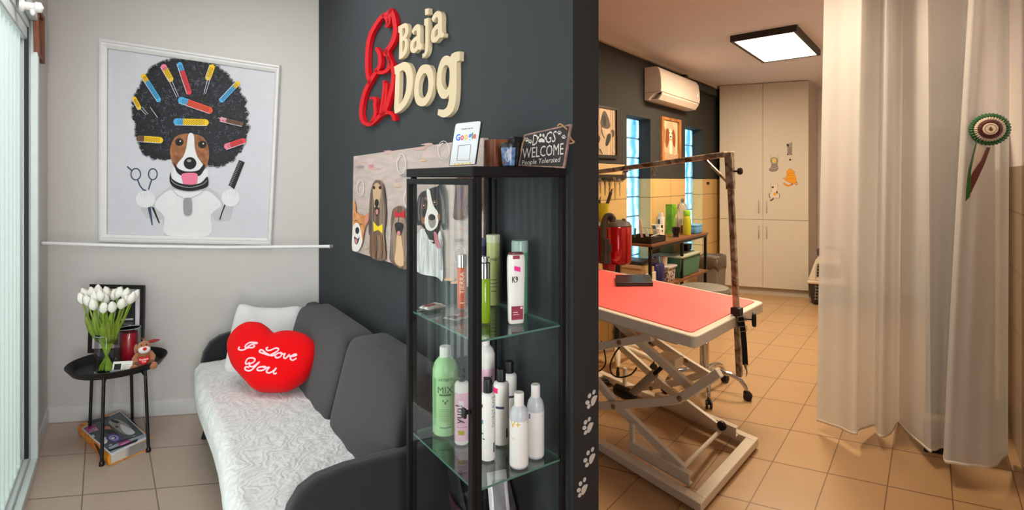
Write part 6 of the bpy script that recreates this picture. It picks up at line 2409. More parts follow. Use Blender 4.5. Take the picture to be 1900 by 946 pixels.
tag(build('cap', mb, M((140, 196, 30), 0.4), parent=t), 'bright green cap')
# blue box
c = r1(6.10, 0.31, SZ)
t = thing('wipes_box', 'pale blue plastic box at the far end of the shelf top', 'box', c)
mb = MB()
mb.superell(c + UZ * 0.042, R1D * 0.105, R1N * 0.07, UZ * 0.042, 0.25, 0.3, 32, 12)
build('box_body', mb, M((96, 158, 206), 0.4), parent=t)
mb = MB()
mb.superell(c + UZ * 0.088, R1D * 0.108, R1N * 0.073, UZ * 0.011, 0.3, 0.3, 32, 8)
build('lid', mb, M((112, 172, 216), 0.4), parent=t)
simple('clear_cup', 'small clear cup behind the pale blue box', 'cup', r1(6.16, 0.09, SZ), [(0.0, 0.0), (0.035, 0.0), (0.042, 0.15), (0.040, 0.15), (0.032, 0.006), (0, 0.006)], CLEAR_PLASTIC)

# lower shelf
def bin_(name, label, c, l, w, h, mat, rim, cat='storage box'):
    t = thing(name, label, cat, c)
    mb = MB()
    b0 = [(-l / 2 * .92, -w / 2 * .92), (l / 2 * .92, -w / 2 * .92), (l / 2 * .92, w / 2 * .92), (-l / 2 * .92, w / 2 * .92)]
    t0 = [(-l / 2, -w / 2), (l / 2, -w / 2), (l / 2, w / 2), (-l / 2, w / 2)]
    vs = [c + R1D * x + R1N * y for x, y in b0] + [c + R1D * x + R1N * y + UZ * h for x, y in t0]
    mb.add(vs, [(3, 2, 1, 0), (0, 1, 5, 4), (1, 2, 6, 5), (2, 3, 7, 6), (3, 0, 4, 7), (4, 5, 6, 7)])
    build('bin_body', mb, mat, parent=t, bevel=0.008, seg=3)
    if rim:
        mb = MB()
        mb.para(c - R1D * (l / 2 + 0.012) - R1N * (w / 2 + 0.012) + UZ * h, R1D * (l + 0.024), R1N * (w + 0.024), UZ * 0.022)
        build('lid', mb, rim, parent=t, bevel=0.006, seg=3)
    return t


bin_('storage_box', 'green plastic storage box with a pale lid on the lower shelf', r1(5.90, 0.23, SZ2), 0.56, 0.29, 0.20, M((70, 120, 96), 0.5), M((176, 180, 156), 0.5))
bin_('storage_box', 'olive box standing on the green storage box', r1(5.90, 0.15, SZ2 + 0.2225), 0.24, 0.16, 0.115, M((118, 100, 40), 0.5), None)
bin_('storage_box', 'small black box beside the olive box', r1(6.10, 0.20, SZ2 + 0.2225), 0.13, 0.14, 0.07, M((30, 26, 26), 0.5), None)
bin_('organizer_box', 'clear divided organizer box on the lower shelf', r1(5.53, 0.26, SZ2), 0.20, 0.19, 0.13, two_tone('organizer', (120, 90, 86), (214, 200, 196), 40, 0.4, 0.6, 0.2, kind='voronoi'), M((200, 186, 180), 0.2))
c = r1(5.52, 0.27, SZ2 + 0.153)
simple('small_tub', 'white tub with an orange print on top of the clear organizer box', 'tub', c, [(0, 0), (0.036, 0), (0.042, 0.075), (0.044, 0.078), (0.044, 0.085), (0, 0.085)], M((226, 204, 180), 0.4))
simple('blue_canister', 'dark violet-blue canister left of the clear organizer box', 'canister', r1(5.33, 0.30, SZ2), [(0, 0), (0.075, 0), (0.078, 0.01), (0.078, 0.19), (0.07, 0.2), (0, 0.2)], M((44, 38, 96), 0.3, coat=0.4))
mb = MB()
mb.superell(r1(5.66, 0.10, SZ2 + 0.11), R1D * 0.13, R1N * 0.07, UZ * 0.11, 0.8, 0.7, 28, 16)
for p in mb.v:
    p += R1N * (0.012 * math.sin(60 * p.x + 40 * p.z)) + UZ * (0.008 * math.sin(70 * p.y))
tag(build('plastic_bag', mb, two_tone('lilac_bag', (110, 90, 130), (190, 176, 190), 24, 0.4, 0.6, 0.25)), 'crumpled lilac plastic bag behind the clear organizer box', 'bag')
z0 = SZ2
for lb, w, d, h, m, nm, dx, cat in (('white carton at the bottom of the stack on the near end of the lower shelf', 0.30, 0.24, 0.14, M((226, 214, 196), 0.5), 'carton', 0.0, 'box'), ('cream box lying on the white carton of the shelf stack', 0.24, 0.22, 0.05, M((196, 164, 120), 0.5), 'flat_box', 0.01, 'box'),
                                ('cream hardback in the middle of the shelf stack', 0.22, 0.20, 0.035, M((206, 180, 140), 0.5), 'book', -0.01, 'book'), ('black folder topmost on the shelf stack', 0.25, 0.22, 0.03, M((40, 40, 46), 0.4), 'folder', 0.0, 'folder')):
    mb = MB()
    c = r1(5.14 + dx, 0.22, z0)
    mb.para(c - R1D * w / 2 - R1N * d / 2, R1D * w, R1N * d, UZ * h)
    tag(build(nm, mb, m, bevel=0.004), lb, cat)
    z0 += h + 0.0005

# waste bin by the wardrobe
c = r1(6.66, 0.27)
t = thing('waste_bin', 'grey waste bin with a bag over its rim beside the wardrobe', 'bin', c)
mb = MB()
vs = []
for z, k in ((0.0, 0.82), (0.60, 1.0)):
    vs += [c + R1D * (x * 0.17 * k) + R1N * (y * 0.13 * k) + UZ * z for x, y in ((-1, -1), (1, -1), (1, 1), (-1, 1))]
mb.add(vs, [(3, 2, 1, 0), (0, 1, 5, 4), (1, 2, 6, 5), (2, 3, 7, 6), (3, 0, 4, 7), (4, 5, 6, 7)])
build('bin_body', mb, M((126, 116, 106), 0.5), parent=t, bevel=0.015, seg=3)
mb = MB()
n_ = 48
prof = [(1.02, 0.47), (1.09, 0.50), (1.07, 0.57), (1.06, 0.61), (0.98, 0.625), (0.9, 0.60)]
vs, fs = [], []
for k, z in prof:
    for i in range(n_):
        a = 2 * math.pi * i / n_
        cx, sx_ = math.cos(a), math.sin(a)
        x = math.copysign(abs(cx) ** 0.35, cx) * 0.17 * k
        y = math.copysign(abs(sx_) ** 0.35, sx_) * 0.13 * k
        wv = 1 + 0.02 * math.sin(7 * a + 20 * z)
        vs.append(c + R1D * x * wv + R1N * y * wv + UZ * (z + (0.03 * math.sin(5 * a) if z < 0.52 else 0.006 * math.sin(9 * a))))
for i in range(len(prof) - 1):
    for j in range(n_):
        fs.append((i * n_ + j, i * n_ + (j + 1) % n_, (i + 1) * n_ + (j + 1) % n_, (i + 1) * n_ + j))
mb.add(vs, fs)
build('bin_bag', mb, M((92, 78, 66), 0.35), parent=t)

# ================================================================== GROOMING TABLE
GN, GR = V((0.82, 2.41, 0)), V((1.456, 3.11, 0))
GL = V((-0.545, 0.838, 0)).normalized()
GE = (GR - GN).normalized()
GW, GLEN, GZ = (GR - GN).length, 1.45, 0.82
CREAMW = M((240, 228, 210), 0.4, var=0.02)
gt = thing('grooming_table', 'cream grooming table with a pink top on a folding scissor lift', 'table', (GN + GR) / 2 + GL * GLEN / 2)


def rrect(inset, rad, z, n=6):
    pts = []
    e0, e1, l0, l1 = inset, GW - inset, inset, GLEN - inset
    for cx, cy, a0 in ((e1 - rad, l0 + rad, -90), (e1 - rad, l1 - rad, 0), (e0 + rad, l1 - rad, 90), (e0 + rad, l0 + rad, 180)):
        for k in range(n + 1):
            a = math.radians(a0 + 90 * k / n)
            p = GN + GE * (cx + rad * math.cos(a)) + GL * (cy + rad * math.sin(a))
            pts.append(V((p.x, p.y, z)))
    return pts


mb = MB()
mb.prism(rrect(0.0, 0.035, GZ - 0.056), UZ * 0.056)
build('table_top', mb, CREAMW, parent=gt, bevel=0.006, seg=3)
mb = MB()
mb.prism(rrect(0.040, 0.025, GZ + 0.0003), UZ * 0.004)
tag(build('rubber_mat', mb, M((250, 108, 104), 0.5, bump=0.15, bscale=500, var=0.02), parent=gt, bevel=0.002), 'pink non-slip mat')

BN, BR = V((0.852, 2.433, 0)), V((1.40, 3.06, 0))
BE = (BR - BN).normalized()
BW, BL, TB = (BR - BN).length, 1.30, 0.055
for nm, o, a, b in (('base_rail', BN, BE * TB, GL * BL), ('base_rail', BR - BE * TB, BE * TB, GL * BL), ('base_bar', BN + BE * TB, BE * (BW - 2 * TB), GL * 0.06), ('base_bar', BN + BE * TB + GL * (BL - 0.06), BE * (BW - 2 * TB), GL * 0.06)):
    mb = MB()
    mb.para(o + UZ * 0.016, a, b, UZ * 0.044)
    build(nm, mb, CREAMW, parent=gt, bevel=0.004)
for x in (0.03, BW - 0.03):
    for y in (0.03, BL - 0.03):
        mb = MB()
        mb.lathe(BN + BE * x + GL * y, [(0.0, 0), (0.02, 0), (0.022, 0.014), (0, 0.0158)], 16)
        build('foot', mb, BLACK, parent=gt)
# slide channels on the base
for x, l in ((0.075, 0.40), (BW - 0.115, 0.60)):
    mb = MB()
    o = BN + BE * x + GL * 0.10 + UZ * 0.0605
    mb.para(o, BE * 0.04, GL * l, UZ * 0.005)
    mb.para(o, BE * 0.005, GL * l, UZ * 0.05)
    mb.para(o + UZ * 0.05, BE * 0.04, GL * l, UZ * 0.005)
    build('slide_channel', mb, CREAMW, parent=gt)
zt = crop(1100, 540, 2.329)
GNP = Plane(BN + BE * 0.10, GL)
GFP = Plane(BN + BE * (BW - 0.14), GL)


def link(pl, pts, w, name='scissor_arm', th=0.028, off=0.0, mat=None):
    lp = [pl.loc(u, v) for u, v in zt(pts)]
    l, r = ribbon(lp, w)
    mb = MB()
    out = [pl.pt(x, y, off) for x, y in l] + [pl.pt(x, y, off) for x, y in reversed(r)]
    mb.prism(out, -pl.n * th)
    return build(name, mb, mat or CREAMW, parent=gt, bevel=0.003)


link(GNP, [(384, 772), (105, 500), (-60, 310)], 0.046)
link(GNP, [(-120, 500), (28, 492), (100, 490), (300, 474), (375, 464), (425, 438), (558, 348)], 0.042, off=0.03)
link(GNP, [(430, 452), (300, 335), (185, 232), (20, 85)], 0.044, off=-0.03)
link(GNP, [(-120, 260), (28, 237), (115, 222), (265, 196)], 0.042, off=0.03)
link(GFP, [(552, 602), (430, 510), (300, 410), (200, 318), (105, 232)], 0.046)
link(GFP, [(525, 372), (400, 295), (270, 206)], 0.046, off=0.03)
link(GFP, [(10, 440), (160, 426), (340, 402), (500, 350)], 0.042, off=-0.03)
for pl, pts in ((GNP, [(90, 500), (376, 464), (115, 222)]), (GFP, [(252, 420), (405, 300)])):
    for u, v in zt(pts):
        c = pl.hit(u, v, 0.034)
        mb = MB()
        mb.lathe(c, [(0.014, 0), (0.014, 0.006), (0.009, 0.010), (0, 0.011)], 14, R=pl.n.to_track_quat('Z', 'Y').to_matrix())
        tag(build('pivot_bolt', mb, M((170, 140, 110), 0.35, 0.6), parent=gt), 'round steel pivot bolt')
mb = MB()
mb.tube([GNP.hit(*zt([(388, 762)])[0]), GFP.hit(*zt([(548, 606)])[0])], 0.012, 12)
build('cross_rod', mb, CREAMW, parent=gt)
mb = MB()
p = GFP.hit(*zt([(560, 580)])[0], 0.0)
mb.lathe(p + GFP.n * 0.02, [(0.022, 0), (0.026, 0.004), (0.026, 0.022), (0.022, 0.026)], 18, R=(-GFP.n).to_track_quat('Z', 'Y').to_matrix())
build('roller', mb, BLACK, parent=gt)
mb = MB()
pb = BN + BE * 0.078 + GL * 0.47 + UZ * 0.0605
mb.para(pb, BE * 0.03, GL * 0.028, UZ * 0.15)
build('stop_post', mb, CREAMW, parent=gt, bevel=0.003)
mb = MB()
mb.para(BN + BE * (BW - 0.10) + GL * 0.98 + UZ * 0.0605, BE * 0.03, GL * 0.028, UZ * 0.13)
build('stop_post', mb, CREAMW, parent=gt, bevel=0.003)
for x in (0.10, GW - 0.16):
    mb = MB()
    mb.para(GN + GE * x + GL * 0.16 + UZ * (GZ - 0.098), GE * 0.04, GL * (GLEN - 0.32), UZ * 0.0415)
    build('top_rail', mb, CREAMW, parent=gt)
# lifting cylinder between the arms
MIDP = Plane(BN + BE * 0.30, GL)
pa, pb = MIDP.hit(*zt([(165, 448)])[0]), MIDP.hit(*zt([(335, 295)])[0])
mb = MB()
mb.tube([pa, pa.lerp(pb, 0.62)], 0.024, 16)
build('cylinder', mb, M((170, 158, 146), 0.4), parent=gt)
mb = MB()
mb.tube([pa.lerp(pb, 0.62), pa.lerp(pb, 0.92)], 0.013, 12)
build('piston_rod', mb, BLACK_METAL, parent=gt)
mb = MB()
mb.cbox(pb - UZ * 0.03, GL * 0.12, GE * 0.10, 0.055)
build('lift_bracket', mb, CREAMW, parent=gt, bevel=0.004)
mb = MB()
mb.superell(pa + GL * 0.05 - UZ * 0.005, GL * 0.09, GE * 0.035, UZ * 0.03, 0.5, 0.5)
mb.tube([pa + GL * 0.12, pa - GL * 0.01], 0.03, 14)
build('motor', mb, BLACK, parent=gt)
mb = MB()
cw = [MIDP.hit(u, v, -0.1) for u, v in zt(catmull([(130, 225), (95, 270), (75, 320), (85, 360), (120, 372), (165, 360), (190, 330)], False, 6))]
mb.tube(cw, 0.005, 7)
mb2 = MB()
cw2 = [MIDP.hit(u, v, -0.1) for u, v in zt(catmull([(35, 215), (50, 260), (55, 310), (35, 340), (-20, 365)], False, 6))]
build('cable', mb, BLACK, parent=gt)
mb2.tube(cw2, 0.005, 7)
build('cable', mb2, BLACK, parent=gt)
# foot switch on the floor behind the lift
pc = onz(1117, 712, 0.0)
fs_ = thing('foot_switch', 'black foot switch on the floor under the grooming table', 'foot switch', pc)
mb = MB()
mb.prism([pc + GE * x + UZ * z - GL * 0.06 for x, z in ((-0.07, 0.001), (0.07, 0.001), (0.07, 0.02), (-0.05, 0.05), (-0.07, 0.05))], GL * 0.12)
build('switch_body', mb, BLACK, parent=fs_, bevel=0.006)
mb = MB()
mb.prism([pc + GE * x + UZ * z - GL * 0.045 for x, z in ((-0.045, 0.0495), (0.068, 0.021), (0.068, 0.027), (-0.045, 0.056))], GL * 0.09)
build('pedal', mb, M((34, 30, 30), 0.5), parent=fs_)

# black case lying on the mat
cs = [onz(u, v, GZ + 0.0045) for u, v in ((1143.5, 531.5), (1212, 531), (1206, 515.5), (1142, 516))]
mb = MB()
ctop = [onz(u, v, GZ + 0.033) for u, v in ((1144, 522), (1212.5, 522), (1205, 511.5), (1142.5, 512.5))]
cs_t = thing('black_case', 'slim black zip case lying on the pink table top', 'case', sum(cs, V((0, 0, 0))) / 4)
mb.prism([V((p.x, p.y, GZ + 0.0046)) for p in cs], UZ * 0.011)
build('case_half', mb, BLACK, parent=cs_t, bevel=0.003)
mb = MB()
mb.prism([V((p.x, p.y, GZ + 0.0166)) for p in cs], UZ * 0.013)
build('case_half', mb, M((26, 22, 22), 0.4), parent=cs_t, bevel=0.004)
mb = MB()
ctr = sum(cs, V((0, 0, 0))) / 4
mb.prism([ctr.lerp(V((p.x, p.y, ctr.z)), 0.99) + UZ * (GZ + 0.0155 - ctr.z) for p in cs], UZ * 0.0015)
build('zip', mb, M((120, 90, 70), 0.4, 0.5), parent=cs_t)

# ------------------------------------------------------------------ grooming arm clamped to the table edge
ARM = two_tone('chrome_painted_reflections', (120, 88, 58), (226, 206, 178), 9, 0.35, 0.6, 0.28, 0.35, distortion=2.5)  # brownish and bright reflections painted into the chrome's colour
tp, bp_ = at(1353, 287, 2.80), at(1372, 698, 2.80)
ga = thing('grooming_stand', 'L-shaped chrome grooming post with crossbar clamped to the pink table edge', 'grooming post', V((bp_.x, bp_.y, bp_.z)))
mb = MB()
mb.bar(bp_, tp, 0.028, 0.028, GE)
build('post', mb, ARM, parent=ga, bevel=0.003)
mb = MB()
mb.bar(tp + (bp_ - tp) * 0.155, tp + (tp - bp_) * 0.012, 0.038, 0.038, GE)
build('sleeve', mb, ARM, parent=ga, bevel=0.003)
hb0 = tp + UZ * 0.004
hb1 = at(1095, 321, 3.72)
mb = MB()
mb.bar(hb0 + (hb1 - hb0).normalized() * 0.02, hb1, 0.028, 0.028, UZ)
build('crossbar', mb, ARM, parent=ga, bevel=0.003)
dv = (hb1 - hb0).normalized()
mb = MB()
mb.bar(hb0 + dv * 0.15 - UZ * 0.012, tp + (bp_ - tp) * 0.125 + dv * 0.014, 0.022, 0.012, GE)
build('brace', mb, ARM, parent=ga)


def knob(p, n_, r=0.018, stem=0.045, mat=BLACK, flat=False):
    R_ = V(n_).normalized().to_track_quat('Z', 'Y').to_matrix()
    mb = MB()
    if flat:
        mb.lathe(p, [(0.005, 0), (0.005, stem)], 10, R=R_)
        mb.superell(p + V(n_).normalized() * (stem + 0.008), V(n_).normalized() * 0.011, UZ * 0.036, V(n_).normalized().cross(UZ) * 0.024, 0.5, 0.5)
    else:
        mb.lathe(p, [(0.005, 0), (0.005, stem * 0.6), (r * 0.6, stem * 0.62), (r, stem * 0.75), (r, stem), (r * 0.6, stem * 1.1), (0, stem * 1.12)], 8, R=R_)
    return build('knob', mb, mat, parent=ga)


kd = (-dv).normalized()
kd = V((kd.x, kd.y, 0)).normalized()
knob(tp + (bp_ - tp) * 0.075 + kd * 0.019, kd)
clp = tp + (bp_ - tp) * ((tp.z - GZ - 0.012) / (tp.z - bp_.z))
mb = MB()
mb.para(clp - GE * 0.03 - kd * 0.024 - UZ * 0.006, GE * 0.06, kd * 0.052, UZ * 0.036)
mb.para(clp - GE * 0.02 + kd * 0.014 - UZ * 0.06, GE * 0.04, kd * 0.016, UZ * 0.06)
build('clamp', mb, BLACK, parent=ga, bevel=0.003)
knob(clp + kd * 0.03 - UZ * 0.022, V((0.93, -0.36, 0)), 0.02, 0.05, BLACK, True)
for u, v in ((1146, 310), (1222, 316)):
    pass
# hook hanging from the crossbar
hk = thing('hook', 'small steel hook hanging from the chrome crossbar over the table', 'hook', at(1217, 312, 3.22))
mb = MB()
pth = [at(u, v, 3.235) for u, v in catmull([(1212, 311), (1217, 315), (1220, 321), (1216, 326), (1210, 322), (1212, 318)], False, 5)]
mb.tube(pth, 0.0035, 7)
build('hook_wire', mb, STEEL, parent=hk)
# black leash strap hanging at the clamp
sp0 = clp + kd * 0.036 + GE * 0.016
lt = thing('leash_strap', 'black leash strap with a metal clip hanging from the chrome post clamp', 'leash', sp0 - UZ * 0.3)
pp3 = [at(u, v, 2.735) for u, v in ((1374, 586), (1378, 605), (1381, 640), (1383, 677))]
mb = MB()
for i in range(3):
    mb.bar(pp3[i], pp3[i + 1] - UZ * 0.0, 0.026, 0.005, V((1, -0.3, 0)))
build('strap', mb, M((20, 18, 18), 0.8), parent=lt, bevel=0.001)
mb = MB()
for k in (0.25, 0.9):
    c = pp3[0].lerp(pp3[1], k) if k < 0.5 else pp3[1].lerp(pp3[2], 0.12)
    mb.tube([c + V((-0.017, -0.004, 0.009)), c + V((0.017, -0.008, 0.013)), c + V((0.017, -0.008, -0.011)), c + V((-0.017, -0.004, -0.015))], 0.0022, 6, closed=True)
build('buckle', mb, STEEL, parent=lt)
mb = MB()
q0 = pp3[3]
mb.tube([q0 + UZ * 0.006, q0 - UZ * 0.012], [0.008, 0.006], 8)
mb.tube([q0 - UZ * 0.012 + V((0, 0, 0)), q0 + V((0.006, 0, -0.022)), q0 + V((0.008, 0, -0.04)), q0 + V((0.004, 0, -0.06))], [0.005, 0.004, 0.003, 0.001], 8)
build('clip', mb, STEEL, parent=lt)

# ------------------------------------------------------------------ rolling stool behind the table
ST = V((1.385, 3.88, 0))
st = thing('rolling_stool', 'chrome-based rolling stool with a grey seat behind the table', 'stool', ST)
mb = MB()
mb.lathe(ST, [(0.0, 0.70), (0.15, 0.70), (0.175, 0.715), (0.18, 0.735), (0.165, 0.757), (0.10, 0.768), (0, 0.77)], 36)
build('seat', mb, M((120, 112, 100), 0.5), parent=st)
mb = MB()
mb.lathe(ST, [(0.032, 0.10), (0.032, 0.36), (0.018, 0.365), (0.018, 0.70)], 20)
build('column', mb, CHROME, parent=st)
for k, a in enumerate((-104, -32, 40, 112, 184)):
    a = math.radians(a)
    d = V((math.cos(a), math.sin(a), 0))
    mb = MB()
    mb.tube([ST + d * x + UZ * z for x, z in ((0.02, 0.15), (0.10, 0.165), (0.18, 0.16), (0.24, 0.135), (0.275, 0.09), (0.28, 0.07))], [0.018, 0.018, 0.017, 0.016, 0.014, 0.012], 12)
    leg = build('leg', mb, CHROME, parent=st)
    mb = MB()
    sdv = V((-d.y, d.x, 0))
    R_ = sdv.to_track_quat('Z', 'Y').to_matrix()
    for s_ in (-0.022, 0.006):
        mb.lathe(ST + d * 0.29 + UZ * 0.028 + sdv * s_, [(0.012, 0), (0.028, 0.002), (0.028, 0.014), (0.012, 0.016)], 18, R=R_)
    mb.superell(ST + d * 0.284 + UZ * 0.046, d * 0.024, sdv * 0.012, UZ * 0.022, 0.6, 0.6, 14, 8)
    build('caster', mb, BLACK, parent=leg)

# ------------------------------------------------------------------ red pet dryer on a stand
DC = V((0.868, 4.45, 0))
dr = thing('pet_dryer', 'red pet dryer with a black ribbed hose on a wheeled stand', 'dryer', DC)
DRED = M((176, 8, 14), 0.16, 0.35, 0.05, coat=0.6)
for dx in (0.0, -0.235):
    c = DC + V((dx, 0.03 if dx else 0, 0))
    mb = MB()
    mb.lathe(c, [(0.0, 0.835), (0.09, 0.835), (0.113, 0.85), (0.118, 0.88), (0.118, 1.135), (0.112, 1.145), (0.0, 1.145)], 36)
    can = build('canister', mb, DRED, parent=dr)
    mb = MB()
    mb.lathe(c, [(0.113, 1.143), (0.115, 1.152), (0.10, 1.178), (0.05, 1.195), (0.0, 1.198)], 32)
    for s_ in (-1, 1):
        mb.superell(c + V((0.05 * s_, -0.02, 1.195)), V((0.016, 0, 0)), V((0, 0.012, 0)), V((0, 0, 0.014)), 0.5, 0.5, 12, 8)
    tag(build('lid', mb, M((86, 76, 64), 0.5), parent=can), 'dark domed lid')
mb = MB()
mb.para(DC + V((0.105, 0.02, 0.90)), V((0.022, 0, 0)), V((0, 0.05, 0)), UZ * 0.25)
build('side_plate', mb, M((206, 150, 130), 0.5), parent=dr, bevel=0.004)
hp_ = [(1137, 412), (1136, 404), (1131, 401), (1125, 404), (1121, 415), (1119.5, 435), (1120, 455), (1121, 485)]
pth = catmull([tuple(at(u, v, 4.28)) for u, v in hp_], False, 12)
mb = MB()
mb.tube(pth, [0.026 + 0.0028 * (i % 2) for i in range(len(pth))], 14)
build('hose', mb, M((58, 48, 40), 0.55), parent=dr, sharp=70)
mb = MB()
q_ = at(1123, 455, 4.26)
mb.tube([q_ + UZ * 0.05, q_ - UZ * 0.06], 0.036, 14)
mb.tube([q_ - UZ * 0.06, q_ - UZ * 0.14], [0.04, 0.046], 14)
mb.para(q_ + V((0.03, -0.02, -0.05)), V((0.02, 0, 0)), V((0, 0.02, 0)), UZ * 0.06)
build('hose_coupling', mb, M((44, 36, 32), 0.45), parent=dr)
mb = MB()
q_ = at(1130, 490, 4.34)
mb.tube([q_, q_ - UZ * 0.05], [0.055, 0.05], 16)
mb.tube([q_ - UZ * 0.05, q_ - UZ * 0.13], [0.048, 0.036], 16, 1)
build('nozzle', mb, [M((150, 20, 24), 0.4), M((190, 170, 150), 0.4)], parent=dr)
mb = MB()
mb.tube([DC + UZ * 0.12, DC + UZ * 0.85], 0.026, 16)
mb.tube([DC + UZ * 0.45, DC + UZ * 0.55], 0.034, 16)
build('pole', mb, BLACK_METAL, parent=dr)
for a in (-100, -28, 44, 116, 188):
    a = math.radians(a)
    d = V((math.cos(a), math.sin(a), 0))
    mb = MB()
    mb.tube([DC + d * x + UZ * z for x, z in ((0.0, 0.14), (0.12, 0.135), (0.24, 0.105), (0.30, 0.075))], [0.03, 0.028, 0.022, 0.018], 12)
    lg = build('leg', mb, M((214, 196, 170), 0.45), parent=dr)
    mb = MB()
    sdv = V((-d.y, d.x, 0))
    mb.lathe(DC + d * 0.30 + UZ * 0.03 - sdv * 0.014, [(0.012, 0), (0.0295, 0.003), (0.0295, 0.025), (0.012, 0.028)], 18, R=sdv.to_track_quat('Z', 'Y').to_matrix())
    mb.tube([DC + d * 0.298 + UZ * 0.03, DC + d * 0.298 + UZ * 0.08], 0.009, 8)
    build('caster', mb, BLACK, parent=lg)

# ------------------------------------------------------------------ pet carrier beside the wardrobe
PC = V((3.60, 6.60, 0))
PW_, PDp = 0.44, 0.56
pcx, pcy = WA, DB.normalized()
cr_ = thing('pet_carrier', 'grey and black pet carrier with a wire door right of the wardrobe', 'pet carrier', PC + pcx * PW_ / 2 + pcy * PDp / 2)


def pcp(x, y, z):
    p = PC + pcx * x + pcy * y
    return V((p.x, p.y, z))


def shell(z0, z1, i0, i1, mat, name):
    """tapered tub: inset i0 at z0 and i1 at z1"""
    mb = MB()
    vs = []
    for z, i in ((z0, i0), (z1, i1)):
        vs += [pcp(i, i, z), pcp(PW_ - i, i, z), pcp(PW_ - i, PDp - i, z), pcp(i, PDp - i, z)]
    mb.add(vs, [(3, 2, 1, 0), (0, 1, 5, 4), (1, 2, 6, 5), (2, 3, 7, 6), (3, 0, 4, 7), (4, 5, 6, 7)])
    return build(name, mb, mat, parent=cr_, bevel=0.018, seg=3)


PGR = M((206, 190, 168), 0.5)
shell(0.01, 0.26, 0.05, 0.02, M((54, 46, 42), 0.5), 'lower_shell')
shell(0.255, 0.30, 0.0, 0.005, PGR, 'rim')
shell(0.295, 0.56, 0.012, 0.09, PGR, 'upper_shell')
shell(0.555, 0.61, 0.09, 0.14, PGR, 'roof')
mb = MB()
mb.tube([pcp(0.11, 0.18, 0.59), pcp(0.10, 0.2, 0.655), pcp(0.16, 0.24, 0.69), pcp(0.30, 0.24, 0.69), pcp(0.36, 0.2, 0.655), pcp(0.35, 0.18, 0.59)], 0.016, 10)
build('handle', mb, M((44, 38, 36), 0.5), parent=cr_)
mb = MB()
mb.prism([pcp(0.085, 0.034, 0.06), pcp(0.36, 0.034, 0.06), pcp(0.36, 0.075, 0.50), pcp(0.11, 0.075, 0.50)], -WFN * -0.0 + V((-0.012, -0.03, 0)))
dp = build('dark_inside_slab', mb, M((20, 17, 16), 0.7), parent=cr_)  # solid dark slab; shade of the carrier's inside put into its colour
mb = MB()
for k in range(7):
    x = 0.1 + 0.043 * k
    mb.tube([pcp(x, -0.006, 0.07), pcp(x + 0.006, 0.035, 0.49)], 0.0025, 6)
for k in range(12):
    z = 0.08 + 0.037 * k
    y = -0.006 + 0.041 * (z - 0.07) / 0.42
    mb.tube([pcp(0.09, y, z), pcp(0.36, y, z)], 0.0025, 6)
build('wire_door', mb, M((176, 160, 140), 0.3, 0.8), parent=cr_)

# ------------------------------------------------------------------ tall dark cabinet behind the curtain
def r2(Y, d, z=0.0):
    p = V((0.427 + 0.777 * Y, Y, 0)) - R2N * d
    return V((p.x, p.y, z))


dcab = thing('dark_cabinet', 'tall dark grey cabinet dimly seen behind the white curtain', 'cabinet', r2(3.55, 0.2))
mb = MB()
mb.para(r2(3.35, 0.02, 0.03), R2D * 0.55, -R2N * 0.33, UZ * 1.84)
build('body', mb, M((70, 68, 66), 0.5), parent=dcab, bevel=0.006)
mb = MB()
mb.para(r2(3.33, 0.02, 0.0), R2D * 0.55, -R2N * 0.35, UZ * 0.03)
build('plinth', mb, BLACK, parent=dcab)
mb = MB()
mb.para(r2(3.37, 0.351, 0.08), R2D * 0.51, -R2N * 0.014, UZ * 1.75)
dd = build('door', mb, M((82, 80, 78), 0.4), parent=dcab, bevel=0.003)
mb = MB()
mb.tube([r2(3.42, 0.38, 0.9), r2(3.42, 0.395, 0.92), r2(3.42, 0.395, 1.08), r2(3.42, 0.38, 1.1)], 0.007, 8)
build('handle', mb, STEEL, parent=dd)
# low black box showing under the hem
mb = MB()
pbx = onz(1714, 838, 0.0)
mb.para(pbx + V((0.0, 0.0, 0.0)), V((0.30, -0.13, 0)), V((0.14, 0.19, 0)), UZ * 0.10)
tag(build('floor_box', mb, BLACK, bevel=0.004), 'low black box on the floor peeping out under the curtain hem', 'box')

# ------------------------------------------------------------------ curtain
cmn = bpy.data.materials.new('curtain_voile')
cmn.use_nodes = True
nt = cmn.node_tree
nt.nodes.clear()
o_ = nt.nodes.new('ShaderNodeOutputMaterial')
df = nt.nodes.new('ShaderNodeBsdfDiffuse')
tl = nt.nodes.new('ShaderNodeBsdfTranslucent')
trn = nt.nodes.new('ShaderNodeBsdfTransparent')
df.inputs[0].default_value = rgb(234, 235, 237)
tl.inputs[0].default_value = rgb(236, 234, 230)
tc = nt.nodes.new('ShaderNodeTexCoord')
wv = nt.nodes.new('ShaderNodeTexNoise')
wv.inputs['Scale'].default_value = 90
nt.links.new(tc.outputs['Object'], wv.inputs['Vector'])
bp = nt.nodes.new('ShaderNodeBump')
bp.inputs['Strength'].default_value = 0.08
bp.inputs['Distance'].default_value = 0.002
nt.links.new(wv.outputs['Fac'], bp.inputs['Height'])
nt.links.new(bp.outputs[0], df.inputs['Normal'])
m1 = nt.nodes.new('ShaderNodeMixShader')
m1.inputs[0].default_value = 0.32
nt.links.new(df.outputs[0], m1.inputs[1])
nt.links.new(tl.outputs[0], m1.inputs[2])
m2 = nt.nodes.new('ShaderNodeMixShader')
m2.inputs[0].default_value = 0.17
nt.links.new(m1.outputs[0], m2.inputs[1])
nt.links.new(trn.outputs[0], m2.inputs[2])
nt.links.new(m2.outputs[0], o_.inputs[0])

